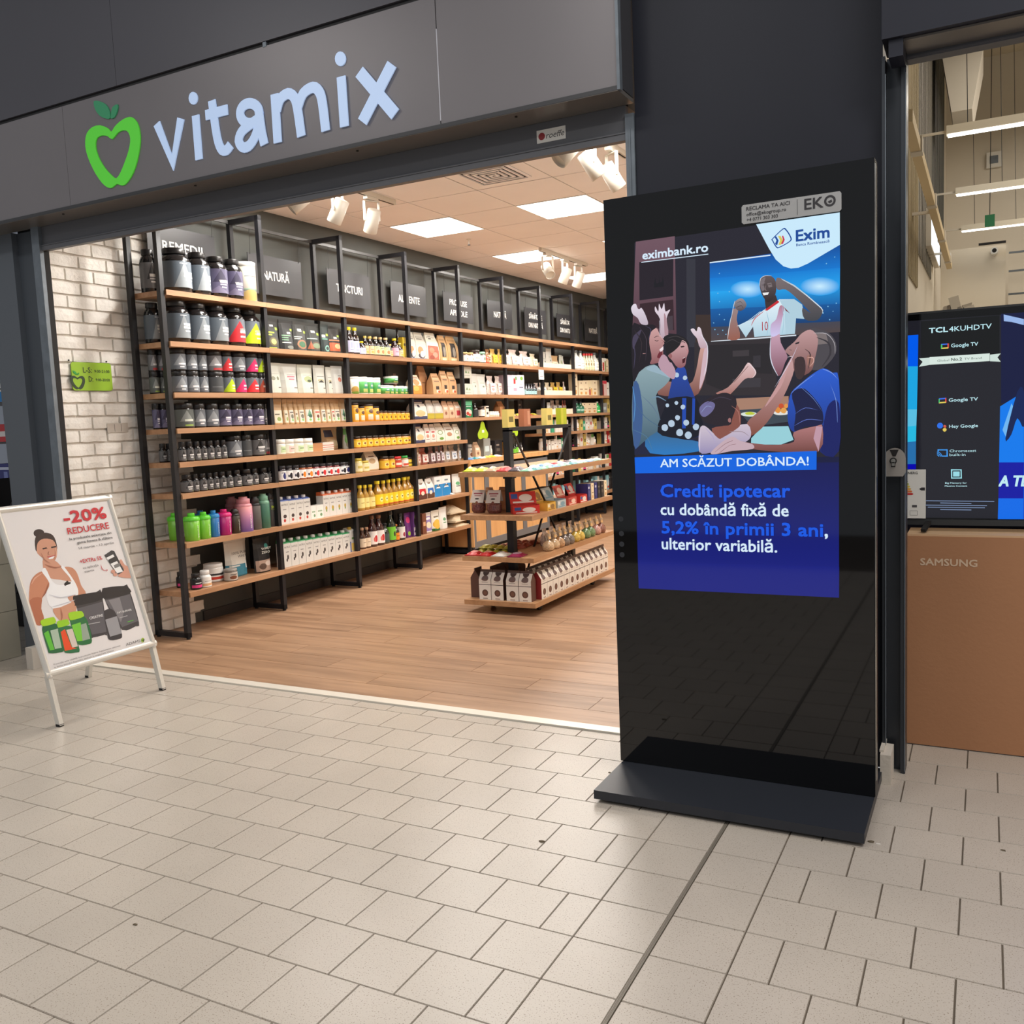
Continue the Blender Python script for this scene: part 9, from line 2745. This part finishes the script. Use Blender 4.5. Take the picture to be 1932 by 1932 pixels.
for xx, zz, an in ((-.09, 2.07, .5), (-.01, 2.13, -.35), (.06, 2.06, .25), (.11, 2.05, -.5)):
    MB().obox((xx, 0, zz), (.035, .02, .01), (-.002, .004, 0), (.09 * math.sin(an) * .6, 0, .09 * math.cos(an))).build('mirror_plate', m_mir, mi)
wb = empty('wall_junction_box', (1.02, 11.99, 4.55), 'small white junction box high on the hall back wall', 'junction box')
MB().box(-.09, .09, -.05, 0, -.1, .1).build('box_body', m_white, wb)
MB().box(-.05, .05, -.056, -.05, -.05, .05).build('box_cover', m_rail, wb)

# ------------------------------------------------------------------ glimpse of the shop on the left and the low stone block
m_stone = M('stone_cladding', (176, 170, 154), rough=0.3, noise=(3, 0.08))
blk = struct('wall_low_left', MB().box(-5.6, -4.506, .25, 1.30, 0, .80), M('stone_joint', (120, 114, 102), rough=.8))
for k, (a, b) in enumerate([(.25, .60), (.603, .95), (.953, 1.30)]):
    for z0, z1 in ((.002, .30), (.303, .60), (.603, .80)):
        MB().box(-4.506, -4.496, a, b, z0, z1).build('stone_panel', m_stone, blk)
MB().box(-5.6, -4.49, .25, 1.30, .80, .82).build('coping', m_stone, blk)
struct('wall_left_shop', MB().box(-9.0, -4.5, 4.1, 4.2, 0, 4.4), M('pale_shop_wall', (176, 182, 194), rough=.7))
shf = empty('toy_rack', (-6.9, 3.2, 0), 'grey rack of toys seen past the left column', 'rack')
for zz in (.55, .98, 1.36, 1.72, 2.08):
    MB().box(-.5, .5, -.2, .2, zz - .02, zz).build('rack_shelf', m_greyframe, shf)
for xx in (-.5, .5):
    for yy in (-.2, .2):
        MB().box(xx - .015, xx + .015, yy - .015, yy + .015, 0, 2.15).build('rack_post', m_greyframe, shf)
for n, (xx, zz, w, h, c, nm) in enumerate([(-6.95, 2.08, .34, .20, 'w1', 'white'), (-6.93, 1.72, .40, .22, 'bluebox', 'blue and white'), (-6.95, 1.36, .34, .16, 'w4', 'red'), (-6.97, .98, .36, .18, 'blue', 'navy blue')]):
    product('box', c, (xx, 3.06, zz + .0006), w * .0 + .22, w, h, '%s toy box on the rack past the left column' % nm, 'toy boxes past the left column', -math.pi / 2)
pu = empty('pushchair', (-5.65, 1.9, 0), 'black pushchair frame with silver arm past the left column', 'pushchair')
MB().bar((-.35, 0, .15), (.30, .1, 1.0), .05).bar((-.35, .4, .15), (.30, .45, 1.0), .05).bar((.30, .1, 1.0), (.30, .45, 1.0), .05).build('push_frame', m_black, pu)
sm_ = MB()
sm_.obox((-.02, .25, .62), (.26, 0, .10), (0, .2, 0), (-.05, 0, .12))
sm_.obox((-.20, .25, .80), (.06, 0, .02), (0, .2, 0), (-.06, 0, .26))
sm_.build('padded_seat', m_gasket, pu)
MB().bar((.1, 0, .95), (-.15, 0, 1.15), .05, .03).build('silver_arm', m_rail, pu)
for wx in (-.35, .28):
    for wy in (0, .45):
        MB().lathe([(.10, -.02), (.10, .02)], 16, (wx, wy, .10), axis='y').build('wheel', m_gasket, pu)

# crumbs on the tiles
m_crumb = M('crumb', (96, 84, 66), rough=.9)
m_crumbw = M('crumb_white', (206, 200, 190), rough=.9)
for n, (x, y, s, mt, lab) in enumerate([(-.311, .258, .012, m_crumb, 'dry brown leaf crumb on the tiles in mid-floor'), (.652, .652, .012, m_crumb, 'brown stone chip at the display stand base'), (.674, .645, .008, m_crumbw, 'white stone chip at the display stand base'), (1.02, .742, .009, m_crumb, 'dark spot of dirt on tiles below the carton'), (-.315, .875, .009, m_crumb, 'dry brown flake left of the display stand base'), (-1.155, -.637, .008, m_crumb, 'brown crumb on the near left floor tiles')]):
    r4 = random.Random(n)
    mb = MB()
    lv = [(0, 1.0), (.35, .9), (.6, .5)]
    k8 = 8
    rad = [s * r4.uniform(.6, 1.2) for _ in range(k8)]
    ring_ = [[(rad[i] * f * math.cos(2 * math.pi * i / k8), rad[i] * f * .6 * math.sin(2 * math.pi * i / k8), s * h * .5) for i in range(k8)] for h, f in lv]
    for j in range(2):
        for i in range(k8):
            mb.face([ring_[j][i], ring_[j][(i + 1) % k8], ring_[j + 1][(i + 1) % k8], ring_[j + 1][i]], None, True)
    mb.face(ring_[2])
    mb.face(ring_[0][::-1])
    o = mb.build('floor_crumb', mt, None, (x, y, .0004))
    tag(o, lab, 'crumb')
